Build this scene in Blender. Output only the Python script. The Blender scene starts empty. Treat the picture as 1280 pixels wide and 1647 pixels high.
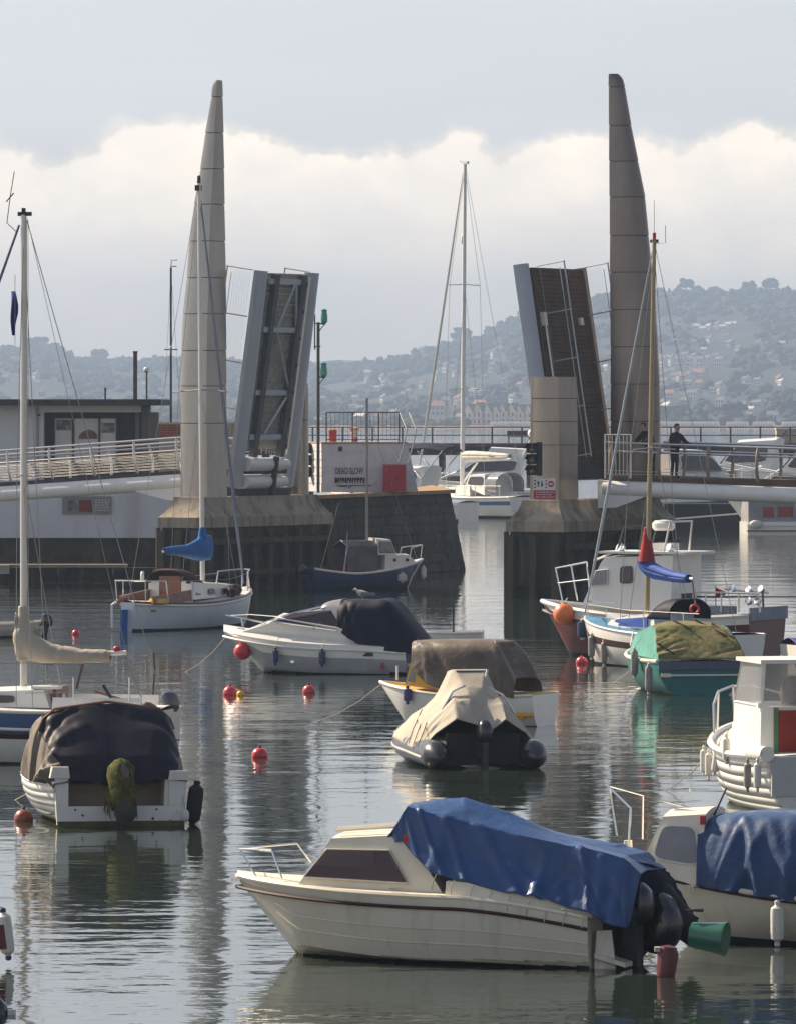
import bpy, math, random
from mathutils import Vector, Matrix, noise as mnoise
R = math.radians
random.seed(7)
scene = bpy.context.scene
COL = scene.collection
# ---------------------------------------------------------------- camera
F, CX, HY, CH = 9500.0, 640.0, 660.0, 6.2          # focal length in photo pixels, photo centre x, horizon row, eye height above the water
cam = bpy.data.cameras.new('camera')
cam.sensor_fit = 'HORIZONTAL'; cam.sensor_width = 36.0
cam.lens = F / 1280 * 36.0
cam.shift_y = (HY - 823.5) / 1280
cam.clip_start = 1.0; cam.clip_end = 60000
camo = bpy.data.objects.new('camera', cam); COL.objects.link(camo)
camo.location = (0, 0, CH); camo.rotation_euler = (R(90), 0, 0)
scene.camera = camo
scene.view_settings.view_transform = 'Standard'; scene.view_settings.look = 'None'
scene.view_settings.gamma = 1; scene.view_settings.exposure = 0.88
scene.view_settings.use_curve_mapping = False
scene.cycles.volume_bounces = 0
scene.cycles.max_bounces = 8; scene.cycles.transparent_max_bounces = 12
# ---------------------------------------------------------------- sun and sky
SUN_EL, SUN_AZ = R(38), R(-53)                      # azimuth clockwise from +Y
S = Vector((math.sin(SUN_AZ)*math.cos(SUN_EL), math.cos(SUN_AZ)*math.cos(SUN_EL), math.sin(SUN_EL)))
sl = bpy.data.lights.new('sun', 'SUN'); sl.energy = 5.0; sl.angle = R(0.5); sl.color = (1, .845, .63)
so = bpy.data.objects.new('sun', sl); COL.objects.link(so); so.location = (-60, 20, 80)
so.rotation_euler = (-S).to_track_quat('-Z', 'Y').to_euler()
SKY = 0.055
HAZE = 2.6e-4
world = bpy.data.worlds.new('World'); scene.world = world; world.use_nodes = True
wn, wl = world.node_tree.nodes, world.node_tree.links
wn.clear()
def wnode(t, **kw):
    n = wn.new(t)
    for k, v in kw.items(): setattr(n, k, v)
    return n
def wmath(op, a, b=None, clamp=False):
    n = wnode('ShaderNodeMath', operation=op, use_clamp=clamp)
    for i, v in enumerate((a, b)):
        if v is None: continue
        if isinstance(v, (int, float)): n.inputs[i].default_value = v
        else: wl.new(v, n.inputs[i])
    return n.outputs[0]
def wramp(v, a, b, c=0.0, d=1.0):
    n = wnode('ShaderNodeMapRange', interpolation_type='SMOOTHSTEP')
    wl.new(v, n.inputs[0])
    for i, x in zip((1, 2, 3, 4), (a, b, c, d)): n.inputs[i].default_value = x
    return n.outputs[0]
wout = wnode('ShaderNodeOutputWorld')
sky = wnode('ShaderNodeTexSky', sky_type='NISHITA')
sky.sun_disc = False; sky.sun_elevation = SUN_EL; sky.sun_rotation = SUN_AZ
sky.air_density = 1.0; sky.dust_density = 1.0; sky.ozone_density = 1.5
bg = wnode('ShaderNodeBackground'); bg.inputs[1].default_value = SKY
wl.new(sky.outputs[0], bg.inputs[0])
tc = wnode('ShaderNodeTexCoord')
sx = wnode('ShaderNodeSeparateXYZ'); wl.new(tc.outputs['Generated'], sx.inputs[0])
zz = sx.outputs[2]
def wnoise(scale, detail, rough, stretch=(1, 1, 1)):
    m = wnode('ShaderNodeMapping'); wl.new(tc.outputs['Generated'], m.inputs[0]); m.inputs['Scale'].default_value = stretch
    n = wnode('ShaderNodeTexNoise'); wl.new(m.outputs[0], n.inputs['Vector'])
    n.inputs['Scale'].default_value = scale; n.inputs['Detail'].default_value = detail; n.inputs['Roughness'].default_value = rough
    return n.outputs[0]
n1 = wnoise(22, 2, .5, (1, 1, .35))
n2 = wnoise(75, 8, .55, (1, 1, 1.2))
top = wmath('ADD', wmath('MULTIPLY', n1, .030), wmath('MULTIPLY', n2, .019))      # cumulus tops
d = wmath('SUBTRACT', wmath('ADD', top, .0236), zz)
edge = wramp(d, -.0008, .0032)
body = wramp(d, .0, .048, 1.0, .55)
puffs = wmath('ADD', .72, wmath('MULTIPLY', n2, .55))
low = wmath('MULTIPLY', wmath('MULTIPLY', edge, body), puffs, True)
n3 = wnoise(6.5, 7, .6, (1, 1, 2.2))
high = wmath('MULTIPLY', wramp(n3, .50, .68), wramp(zz, .05, .2, 0, .5))
veil = wmath('MULTIPLY', wramp(wnoise(9, 4, .55, (1, 1, 6)), .35, .75, .60, .78), wramp(zz, .20, .65, 1, .15))
fac = wmath('MAXIMUM', wmath('MAXIMUM', low, high), veil)
bgc = wnode('ShaderNodeBackground')
# the haze and cloud are brighter towards the sun than away from it
sd_ = wnode('ShaderNodeVectorMath', operation='DOT_PRODUCT'); wl.new(tc.outputs['Generated'], sd_.inputs[0]); sd_.inputs[1].default_value = S
fwd = wramp(sd_.outputs['Value'], -.75, .55, .42, 1.06)
cc = wnode('ShaderNodeMixRGB'); wl.new(low, cc.inputs[0])
cc.inputs[1].default_value = (.515, .505, .53, 1)
puf = wnode('ShaderNodeMixRGB'); wl.new(wramp(wnoise(48, 6, .6, (1, 1, 1.5)), .38, .66), puf.inputs[0]); puf.inputs[1].default_value = (.755, .665, .565, 1); puf.inputs[2].default_value = (.87, .745, .60, 1)
wl.new(puf.outputs[0], cc.inputs[2])
wl.new(cc.outputs[0], bgc.inputs[0]); wl.new(fwd, bgc.inputs[1])
mx = wnode('ShaderNodeMixShader'); wl.new(fac, mx.inputs[0]); wl.new(bg.outputs[0], mx.inputs[1]); wl.new(bgc.outputs[0], mx.inputs[2])
wl.new(mx.outputs[0], wout.inputs[0])

# ---------------------------------------------------------------- materials
MATS = {}
def mk(name, col, rough=.5, metal=0.0, var=.18, scale=2.0, bump=0.0, bscale=14.0, col2=None, c2=(.5, .7), coat=0.0, stretch=(1, 1, 1),
       spec=None, alpha=None, trans=0.0, sheen=0.0, dirt=None):
    """Principled material: base colour broken up by noise (own grain and wear of the thing), optional second colour in patches, bump."""
    if name in MATS: return MATS[name]
    m = bpy.data.materials.new(name); m.use_nodes = True; MATS[name] = m
    N, L = m.node_tree.nodes, m.node_tree.links
    p = N['Principled BSDF']
    p.inputs['Roughness'].default_value = rough; p.inputs['Metallic'].default_value = metal
    if spec is None and rough >= .5: spec = .18
    if coat: p.inputs['Coat Weight'].default_value = coat; p.inputs['Coat Roughness'].default_value = .08
    if spec is not None: p.inputs['Specular IOR Level'].default_value = spec
    if trans: p.inputs['Transmission Weight'].default_value = trans
    if sheen: p.inputs['Sheen Weight'].default_value = sheen
    t = N.new('ShaderNodeTexCoord'); mp = N.new('ShaderNodeMapping'); L.new(t.outputs['Object'], mp.inputs[0])
    mp.inputs['Scale'].default_value = stretch
    n = N.new('ShaderNodeTexNoise'); L.new(mp.outputs[0], n.inputs['Vector'])
    n.inputs['Scale'].default_value = scale; n.inputs['Detail'].default_value = 6; n.inputs['Roughness'].default_value = .62
    r = N.new('ShaderNodeValToRGB'); L.new(n.outputs[0], r.inputs[0])
    a = [c*(1-var) for c in col]; b = [min(1, c*(1+var)) for c in col]
    r.color_ramp.elements[0].position = .28; r.color_ramp.elements[0].color = (*a, 1)
    r.color_ramp.elements[1].position = .72; r.color_ramp.elements[1].color = (*b, 1)
    outc = r.outputs[0]
    def patches(base, c, lo, hi, sc, st):
        mp2 = N.new('ShaderNodeMapping'); L.new(t.outputs['Object'], mp2.inputs[0]); mp2.inputs['Scale'].default_value = st
        n2_ = N.new('ShaderNodeTexNoise'); L.new(mp2.outputs[0], n2_.inputs['Vector'])
        n2_.inputs['Scale'].default_value = sc; n2_.inputs['Detail'].default_value = 7; n2_.inputs['Roughness'].default_value = .65
        mr = N.new('ShaderNodeMapRange'); L.new(n2_.outputs[0], mr.inputs[0]); mr.inputs[1].default_value = lo; mr.inputs[2].default_value = hi
        mix = N.new('ShaderNodeMixRGB'); L.new(mr.outputs[0], mix.inputs[0]); L.new(base, mix.inputs[1]); mix.inputs[2].default_value = (*c, 1)
        return mix.outputs[0]
    if col2: outc = patches(outc, col2, c2[0], c2[1], scale*.7, stretch)
    if dirt: outc = patches(outc, dirt[0], dirt[1], dirt[2], dirt[3], (1.0, 1.0, .18))
    L.new(outc, p.inputs['Base Color'])
    if bump:
        nb = N.new('ShaderNodeTexNoise'); L.new(mp.outputs[0], nb.inputs['Vector']); nb.inputs['Scale'].default_value = bscale
        nb.inputs['Detail'].default_value = 5
        bm = N.new('ShaderNodeBump'); L.new(nb.outputs[0], bm.inputs['Height']); bm.inputs['Distance'].default_value = bump; bm.inputs['Strength'].default_value = 1
        L.new(bm.outputs[0], p.inputs['Normal'])
    return m
def glassy(name, col, rough=.04, alpha=1.0):
    if name in MATS: return MATS[name]
    m = mk(name, col, rough, 0, .25, 2.5, coat=.0, spec=.6)
    if alpha < 1:
        N, L = m.node_tree.nodes, m.node_tree.links
        N['Principled BSDF'].inputs['Alpha'].default_value = alpha
    return m
# ---------------------------------------------------------------- mesh helpers
class MB:
    """collects faces; build() links them as ONE mesh object"""
    def __init__(s): s.v = []; s.f = []; s.m = []; s.cur = 0
    def mat(s, i): s.cur = i; return s
    def add(s, vs, fs, mats=None):
        o = len(s.v); s.v += [Vector(p) for p in vs]
        for k, f in enumerate(fs):
            s.f.append([i+o for i in f]); s.m.append(s.cur if mats is None else mats[k])
        return s
    def poly(s, pts): return s.add(pts, [list(range(len(pts)))])
    def hexa(s, p):                       # 8 corners: bottom ring 0-3, top ring 4-7
        return s.add(p, [(3,2,1,0),(4,5,6,7),(0,1,5,4),(1,2,6,5),(2,3,7,6),(3,0,4,7)])
    def box(s, x0, x1, y0, y1, z0, z1):
        return s.hexa([(x0,y0,z0),(x1,y0,z0),(x1,y1,z0),(x0,y1,z0),(x0,y0,z1),(x1,y0,z1),(x1,y1,z1),(x0,y1,z1)])
    def slab(s, pts, n):                  # polygon pts extruded by vector n
        n = Vector(n); a = [Vector(p) for p in pts]; k = len(a)
        return s.add(a+[p+n for p in a], [list(range(k))[::-1], list(range(k, 2*k))]+[(i,(i+1)%k,k+(i+1)%k,k+i) for i in range(k)])
    def grid(s, rows, closed=False, mats=None):
        nr, nc = len(rows), len(rows[0]); vs = [p for r in rows for p in r]; fs = []; ms = []
        for i in range(nr-1):
            for j in range(nc if closed else nc-1):
                j2 = (j+1) % nc
                fs.append((i*nc+j, i*nc+j2, (i+1)*nc+j2, (i+1)*nc+j)); ms.append(mats(i, j) if mats else s.cur)
        return s.add(vs, fs, ms)
    def tube(s, pts, r, n=6, cap=True):
        P = [Vector(p) for p in pts]; k = len(P); rr = r if isinstance(r, (list, tuple)) else [r]*k
        T = []
        for i in range(k):
            d_ = (P[min(i+1, k-1)]-P[max(i-1, 0)]); T.append(d_.normalized() if d_.length > 1e-9 else Vector((0,0,1)))
        up = Vector((0,0,1)) if abs(T[0].z) < .9 else Vector((1,0,0))
        a = T[0].cross(up).normalized(); rows = []
        for i in range(k):
            a = (a - T[i]*a.dot(T[i])); a = a.normalized() if a.length > 1e-6 else T[i].orthogonal().normalized()
            b = T[i].cross(a)
            rows.append([P[i]+(a*math.cos(q*2*math.pi/n)+b*math.sin(q*2*math.pi/n))*rr[i] for q in range(n)])
        s.grid(rows, True)
        if cap: s.poly(rows[0][::-1]); s.poly(rows[-1])
        return s
    def ball(s, c, r, nu=14, nv=9, M=None):
        c = Vector(c); r = (r,)*3 if isinstance(r, (int, float)) else r; rows = []
        for i in range(nv+1):
            t = math.pi*i/nv; row = []
            for j in range(nu):
                p = 2*math.pi*j/nu
                q = Vector((r[0]*math.sin(t)*math.cos(p), r[1]*math.sin(t)*math.sin(p), -r[2]*math.cos(t)))
                row.append(c+(M @ q if M else q))
            rows.append(row)
        return s.grid(rows, True)
    def lathe(s, base, axis, prof, n=12):  # prof: (distance along axis, radius)
        base = Vector(base); ax = Vector(axis).normalized(); a = ax.orthogonal().normalized(); b = ax.cross(a); rows = []
        for h, r in prof:
            rows.append([base+ax*h+(a*math.cos(q*2*math.pi/n)+b*math.sin(q*2*math.pi/n))*max(r, 1e-4) for q in range(n)])
        s.grid(rows, True); s.poly(rows[0][::-1]); return s.poly(rows[-1])
    def tr(s, M): s.v = [M @ p for p in s.v]; return s
    def build(s, name, mats, parent=None, smooth=True, ang=38):
        me = bpy.data.meshes.new(name); me.from_pydata([tuple(p) for p in s.v], [], s.f)
        mats = mats if isinstance(mats, (list, tuple)) else [mats]
        for m in mats: me.materials.append(m)
        me.polygons.foreach_set('material_index', s.m)
        me.update()
        if smooth:
            me.polygons.foreach_set('use_smooth', [True]*len(me.polygons))
            me.set_sharp_from_angle(angle=R(ang))
        o = bpy.data.objects.new(name, me); COL.objects.link(o)
        if parent: o.parent = parent
        return o
def tag(o, label=None, cat=None, group=None, kind=None):
    if label: o['label'] = label
    if cat: o['category'] = cat
    if group: o['group'] = group
    if kind: o['kind'] = kind
    return o
def empty(name, label, cat, loc=(0,0,0), rz=0.0, group=None):
    o = bpy.data.objects.new(name, None); COL.objects.link(o); o.empty_display_size = .3
    o.location = loc; o.rotation_euler = (0, 0, rz)
    return tag(o, label, cat, group)
def copy_tree(o, parent=None):
    c = o.copy(); COL.objects.link(c)
    if parent: c.parent = parent
    for ch in o.children: copy_tree(ch, c)
    return c
def wY(py): return CH*F/(py-HY)                                  # distance of the water point seen in photo row py
def at(px, py, Y): return Vector(((px-CX)*Y/F, Y, CH-(py-HY)*Y/F))
def lerp(a, b, t): return a+(b-a)*t
def tab(T, x):
    if T[0][0] > T[-1][0]: T = T[::-1]
    if x <= T[0][0]: return T[0][1]
    for (a, b), (c, d_) in zip(T, T[1:]):
        if x <= c: return lerp(b, d_, (x-a)/(c-a))
    return T[-1][1]
def sm(x): x = max(0, min(1, x)); return x*x*(3-2*x)
def fbm(x, y, z=0.0, o=4): return mnoise.fractal(Vector((x, y, z)), 1.0, 2.0, o)
def cr(p0, p1, p2, p3, t): return .5*((2*p1)+(p2-p0)*t+(2*p0-5*p1+4*p2-p3)*t*t+(3*p1-p0-3*p2+p3)*t*t*t)
def spline(P, n, lin=False):
    P = [Vector(p) for p in P]; k = len(P)-1; out = []
    for i in range(n+1):
        u = i/n*k; j = min(int(u), k-1); t = u-j
        out.append(P[j].lerp(P[j+1], t) if lin else cr(P[max(j-1,0)], P[j], P[j+1], P[min(j+2,k)], t))
    return out
def loft(secs, nu, nv, lin_u=False, lin_v=False):
    A = [spline(sct, nv, lin_v) for sct in secs]
    cols = [spline([a[j] for a in A], nu, lin_u) for j in range(nv+1)]
    return [[cols[j][i] for j in range(nv+1)] for i in range(nu+1)]
def wrinkle(rows, amp, seed=0.0, fx=1.6, fy=5.0, creases=0, ca=.03):
    """push a lofted sheet along its normals by folds that run down the cloth"""
    nr, nc = len(rows), len(rows[0]); out = []; rc = random.Random(int(seed*10)+1); CR = []
    for k in range(creases):                                     # taut creases that run from a tie point on the hem up towards the ridge
        u0 = rc.random(); v0 = 0.0 if k % 3 else 1.0; L1 = rc.uniform(.14, .42); CR.append((u0, v0, u0+rc.uniform(-.16, .16), L1 if v0 == 0 else 1-L1, rc.uniform(.010, .024), rc.choice((1, 1, -1))*ca*rc.uniform(.4, 1.0)))
    def crease(u, v):
        s_ = 0.0
        for u0, v0, u1, v1, w_, a_ in CR:
            du, dv_ = u1-u0, v1-v0; t = max(0, min(1, ((u-u0)*du+(v-v0)*dv_)/(du*du+dv_*dv_))); q = ((u-u0-du*t)**2+(v-v0-dv_*t)**2)/(w_*w_)
            if q < 9: s_ += a_*math.exp(-q)*(1-.6*t)
        return s_
    for i in range(nr):
        row = []
        for j in range(nc):
            a = rows[min(i+1, nr-1)][j]-rows[max(i-1, 0)][j]; b = rows[i][min(j+1, nc-1)]-rows[i][max(j-1, 0)]
            n = a.cross(b); n = n.normalized() if n.length > 1e-9 else Vector((0,0,1))
            p = rows[i][j]
            u, v = i/(nr-1), j/(nc-1)
            ra = 1-2*abs(mnoise.noise(Vector((u*fy*2.3+v*2.6, v*fx*1.2, seed+9))))**.7; rb = 1-2*abs(mnoise.noise(Vector((u*fy*4.1-v*3.2, v*fx*2.3+u, seed+17))))**.7
            w = fbm(u*fy*2, v*fx*2, seed, 3)*.40 + ra*.42 + rb*.24 - .2 + fbm(u*26, v*26, seed+4, 2)*.10
            row.append(p+n*(w*amp+(crease(u, v) if CR else 0)))
        out.append(row)
    return out
def planks(mb_maker): pass
def text_mesh(s, size):
    cu = bpy.data.curves.new('letters', 'FONT'); cu.body = s; cu.size = size; cu.extrude = .004; cu.align_x = 'CENTER'
    o = bpy.data.objects.new('letters', cu); COL.objects.link(o)
    dg = bpy.context.evaluated_depsgraph_get(); me = bpy.data.meshes.new_from_object(o.evaluated_get(dg))
    bpy.data.objects.remove(o); bpy.data.curves.remove(cu)
    return me
# ================================================================ SETTING
# ---- water: one sheet to the far shore
def water_material():
    m = bpy.data.materials.new('harbour_water'); m.use_nodes = True
    N, L = m.node_tree.nodes, m.node_tree.links; p = N['Principled BSDF']
    p.inputs['Base Color'].default_value = (.022, .032, .026, 1); p.inputs['Roughness'].default_value = .035
    p.inputs['IOR'].default_value = 1.55; p.inputs['Specular IOR Level'].default_value = .62
    t = N.new('ShaderNodeTexCoord')
    def nz(scale, detail, stretch, rough=.5, off=(0, 0, 0)):
        mp = N.new('ShaderNodeMapping'); L.new(t.outputs['Object'], mp.inputs[0]); mp.inputs['Scale'].default_value = stretch; mp.inputs['Location'].default_value = off
        n = N.new('ShaderNodeTexNoise'); L.new(mp.outputs[0], n.inputs['Vector']); n.inputs['Scale'].default_value = scale
        n.inputs['Detail'].default_value = detail; n.inputs['Roughness'].default_value = rough; return n.outputs[0]
    def mth(op, a, b):
        n = N.new('ShaderNodeMath'); n.operation = op
        for i, v in enumerate((a, b)):
            if isinstance(v, (int, float)): n.inputs[i].default_value = v
            else: L.new(v, n.inputs[i])
        return n.outputs[0]
    patch = N.new('ShaderNodeMapRange'); L.new(nz(.045, 3, (1, .45, 1), .55, (3.1, 7.7, 0)), patch.inputs[0])
    for i, v in zip((1, 2, 3, 4), (.36, .64, .28, 1.15)): patch.inputs[i].default_value = v
    swell = mth('MULTIPLY', nz(.42, 2, (.55, 1, 1)), WAVE[0])
    chop = mth('MULTIPLY', mth('MULTIPLY', nz(1.5, 3, (.62, 1, 1), .5, (5, 1, 0)), patch.outputs[0]), WAVE[1])
    fine = mth('MULTIPLY', mth('MULTIPLY', nz(5.5, 2, (.7, 1, 1), .5), patch.outputs[0]), WAVE[2])
    hgt = mth('ADD', mth('ADD', swell, chop), fine)
    b = N.new('ShaderNodeBump'); L.new(hgt, b.inputs['Height']); b.inputs['Distance'].default_value = 1.0; b.inputs['Strength'].default_value = 1.0
    L.new(b.outputs[0], p.inputs['Normal'])
    return m
WAVE = (.022, .0165, .0016)
w = MB(); ys = [-60, 40, 120, 300, 700, 1400, 2140]; 
w.grid([[(-900*(1+y/900 if y > 0 else 1), y, 0), (0, y, 0), (900*(1+y/900 if y > 0 else 1), y, 0)] for y in ys])
tag(w.build('water', water_material(), smooth=False), kind='structure')

# ---- hills across the bay
RIDGE = [(-900,560),(-300,560),(-60,566),(0,560),(40,558),(90,560),(130,580),(160,576),(215,582),(250,578),(300,580),(420,584),(480,588),(540,590),(585,584),(640,577),(665,571),
         (700,560),(735,548),(765,545),(800,526),(840,503),(880,490),(930,479),(1000,472),(1060,470),(1100,465),(1180,468),(1230,464),(1300,466),(1500,476),(1900,520),(2300,560)]
FARR = [(-900,600),(300,596),(420,590),(500,582),(545,578),(600,580),(700,592),(900,600),(2300,600)]
Y0, Y1 = 2110.0, 4700.0
def hill_y(px, t): return lerp(688.5, tab(RIDGE, px), sm(t)*.35+.65*t) + 5*fbm(px/150, t*4, 2)*math.sin(math.pi*min(1, t*1.02))
def hill_pt(px, t):
    Y = lerp(Y0, Y1, t); y = hill_y(px, min(t, 1)); p = at(px, y, Y); p.z = max(p.z, .4)
    return p
hb = MB(); rows = []
for i in range(34):
    t = i/31
    rows.append([hill_pt(px, t) if t <= 1 else Vector((hill_pt(px, 1).x*(1+.05*(i-31)), Y1+220*(i-31), hill_pt(px, 1).z-22*(i-31))) for px in range(-900, 2301, 16)])
hb.grid(rows)
M_HILL = mk('hill_scrub', (.032, .040, .028), .95, var=.4, scale=.012, col2=(.075, .072, .055), c2=(.5, .62))
tag(hb.build('hills', M_HILL), kind='structure')
fr = MB(); fr.grid([[at(px, 662, 6200) + Vector((0, 0, -10)) for px in range(-900, 2301, 40)], [at(px, tab(FARR, px)+3*fbm(px/60, 3), 6800) for px in range(-900, 2301, 40)],
                    [at(px, 662, 7600) for px in range(-900, 2301, 40)]])
tag(fr.build('far_hills', M_HILL), kind='structure')
bb = MB(); bb.grid([[(((px-CX)*y/F), y, z) for px in range(-900, 2301, 80)] for y, z in ((2085, -.3), (2100, .35), (2125, .6), (2150, .7))])
tag(bb.build('beach', mk('beach_sand', (.36, .26, .20), .9, scale=.05)), kind='structure')
# ---- woods on the hills: one mass
CANOPY = [mk('canopy_dark', (.026, .036, .024), .95, var=.35, scale=.12), mk('canopy_mid', (.040, .050, .032), .95, var=.35, scale=.12), mk('canopy_olive', (.064, .060, .038), .95, var=.3, scale=.12)]
ICO = None
def ico():
    global ICO
    if ICO: return ICO
    b = MB(); b.ball((0, 0, 0), 1, 8, 6); ICO = (b.v, b.f); return ICO
def crown_add(mb, c, r, seed):
    vs, fs = ico(); q = []
    for v in vs:
        k = 1+.55*fbm(v.x*1.9+seed, v.y*1.9, v.z*1.9+seed*.37, 3)
        q.append(c+Vector((v.x*r[0], v.y*r[1], v.z*r[2]))*k)
    mb.add(q, fs)
rnd = random.Random(5); wd = MB()
def wooded(px, t): return fbm(px/110, t*5.5, 8, 3) > (-.05 if t < .78 else -1.2) or t > .86
HOUSES = []
# single trees one can tell apart
def hill_tree(px, t, r, label, mi):
    p = hill_pt(px, t); e = empty('hill_tree', label, 'tree', p)
    tr = MB(); tr.tube([(0, 0, -1), (.1, 0, r*.5), (.0, .1, r*1.1)], [r*.1, r*.08, r*.04], 6)
    for q in range(5):
        a = q*1.3; tr.tube([(0, 0, r*.5), (math.cos(a)*r*.5, math.sin(a)*r*.4, r*1.0)], [r*.05, r*.02], 5)
    tr.build('trunk', mk('bark', (.10, .075, .05), .9), e)
    cb = MB(); rr = random.Random(int(px))
    for q in range(26):
        a = rr.uniform(0, 6.28); d_ = rr.random()**.5; zq = rr.uniform(.55, 1.5)
        crown_add(cb, Vector((math.cos(a)*d_*r*.95, math.sin(a)*d_*r*.8, r*(zq-.25)*(1.05-.35*d_*d_))), (r*.36, r*.36, r*.27), q+px)
    cb.build('crown', CANOPY[mi], e, ang=80)
for a in ((742, .985, 8.2, 'domed tree standing above the ridge behind the tall white mast', 0),
          (668, .99, 4.0, 'small round tree on the ridge left of the domed tree', 1),
          (160, 1.0, 6.0, 'rounded tree on the skyline above the flat roof', 0),
          (60, 1.0, 7.5, 'broad tree clump on the skyline beside the left mast', 1),
          (1103, 1.0, 6.2, 'broad tree on the hilltop nearest the right mast', 0), (1205, 1.0, 5.4, 'low round tree on the right skyline', 1), (1240, 1.0, 6.0, 'tallest tree at the right end of the skyline', 0),
          (1180, .10, 4.6, 'dark round tree low on the right hillside behind the pier railing', 0), (1262, .12, 5.2, 'wide dark tree at the right edge above the beach huts', 0),
          (655, .16, 4.6, 'wide olive tree low on the hillside beside the forestay', 2), (575, .16, 3.8, 'dark green tree low on the hillside right of the green lights', 1)):
    hill_tree(*a)
# ---- houses on the hillside, each one an object
HW = [mk('house_white', (.80, .78, .72), .8, var=.08, scale=.6), mk('house_cream', (.66, .60, .48), .8, var=.1, scale=.6), mk('house_grey', (.42, .41, .40), .8, var=.1, scale=.6)]
HR = [mk('slate_roof', (.16, .165, .18), .75, scale=.8), mk('tile_roof', (.30, .155, .10), .8, scale=.8), mk('pale_roof', (.55, .54, .52), .6, scale=.8)]
M_DW = glassy('dark_window', (.03, .035, .045))
def house_mesh(name, wdt, dep, hgt, rf, wm, rm, storeys, bays):
    b = MB()
    b.box(-wdt/2, wdt/2, -dep/2, dep/2, -3, hgt)
    b.mat(1)
    ov = .3
    b.slab([(-wdt/2-ov, -dep/2-ov, hgt-.05), (-wdt/2-ov, 0, hgt+rf), (wdt/2+ov, 0, hgt+rf), (wdt/2+ov, -dep/2-ov, hgt-.05)], (0, 0, .16))
    b.slab([(-wdt/2-ov, dep/2+ov, hgt-.05), (-wdt/2-ov, 0, hgt+rf), (wdt/2+ov, 0, hgt+rf), (wdt/2+ov, dep/2+ov, hgt-.05)], (0, 0, .16))
    b.mat(0); 
    for sx in (-1, 1): b.slab([(sx*wdt/2, -dep/2, hgt), (sx*wdt/2, dep/2, hgt), (sx*wdt/2, 0, hgt+rf-.02)], (-sx*.2, 0, 0))
    b.box(wdt*.22, wdt*.36, -.35, .35, hgt, hgt+rf+.9)
    b.mat(2)
    for s_ in range(storeys):
        for k in range(bays):
            x = (k+.5)/bays*wdt-wdt/2; z = (s_+.5)/storeys*hgt
            b.box(x-.42, x+.42, -dep/2-.04, -dep/2+.1, z-.55, z+.6)
            if k < 2: y = (k+.5)/2*dep-dep/2; b.box(-wdt/2-.04, -wdt/2+.1, y-.4, y+.4, z-.55, z+.6)
    me = b.build(name, [wm, rm, M_DW], smooth=False); m = me.data; bpy.data.objects.remove(me); return m
HMESH = [house_mesh('house', 5.0, 4.2, 3.6, 1.7, HW[0], HR[0], 2, 3), house_mesh('house', 4.0, 4.4, 4.8, 1.5, HW[0], HR[0], 2, 2), house_mesh('house', 6.4, 4.2, 3.2, 1.5, HW[1], HR[0], 1, 4),
         house_mesh('house', 5.2, 4.4, 3.6, 2.0, HW[1], HR[1], 2, 3), house_mesh('house', 4.6, 4.2, 3.4, 1.7, HW[2], HR[0], 2, 3), house_mesh('house', 5.4, 4.0, 3.0, 1.6, HW[0], HR[2], 1, 3)]
def solve_t(px, py):
    a, b = 0.0, 1.0
    for _ in range(24):
        m = (a+b)/2
        if hill_y(px, m) > py: a = m
        else: b = m
    return a
def house(px, py, k, rot, label, group, scale=1.0):
    HOUSES.append((px, py))
    t = solve_t(px, py); p = hill_pt(px, t); o = bpy.data.objects.new('hillside_house', HMESH[k]); COL.objects.link(o)
    o.location = p; o.rotation_euler = (0, 0, R(rot)); o.scale = (scale,)*3
    tag(o, label, 'house', group)
rh = random.Random(11)
KIND = ['white house with slate roof', 'tall white house', 'long cream house', 'cream house with orange roof', 'grey house with slate roof', 'low white house with pale roof']
for k in range(17):
    house(1061+k*6.1+rh.uniform(-1.5, 1.5), 588+rh.uniform(-5, 3), rh.choice((0, 1, 1)), -rh.uniform(25, 60), 'tall white house in the bright terrace halfway up the right hillside', 'white houses in the bright hillside terrace', rh.uniform(.75, 1.0))
for k in range(12):
    house(1062+k*6.4+rh.uniform(-2, 2), 609+rh.uniform(-5, 5), rh.choice((1, 2, 3)), -rh.uniform(25, 60), 'cream house in the row below the bright white terrace', 'cream houses below the white terrace', rh.uniform(.7, .95))
for px, py, k in ((1121, 530, 5), (1131, 534, 5), (1140, 530, 5), (1154, 528, 0), (1163, 531, 5), (1172, 527, 5), (1180, 526, 5), (1062, 531, 0)):
    house(px, py, k, -rh.uniform(20, 60), 'small white house high on the right hillside below the trees', 'white houses high on the hillside', .85)
for k in range(135):
    px = rh.uniform(560, 1330); py = rh.uniform(max(tab(RIDGE, px)+26, 545), 682)
    if 1055 < px < 1170 and 570 < py < 615: continue
    k_ = rh.choice((0, 0, 1, 2, 2, 4, 5, 3)); house(px, py, k_, -rh.uniform(10, 70), 'small '+KIND[k_]+' scattered among trees on the hillside across the bay', 'scattered hillside houses: '+KIND[k_], rh.uniform(.6, .9))
for k in range(34):
    px = rh.uniform(-150, 560); py = rh.uniform(600, 684)
    k_ = rh.choice((0, 2, 4, 4)); house(px, py, k_, -rh.uniform(0, 70), 'distant '+KIND[k_]+' on the low hill at left of the green lights', 'low left hill: '+KIND[k_], rh.uniform(.6, .85))
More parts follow.
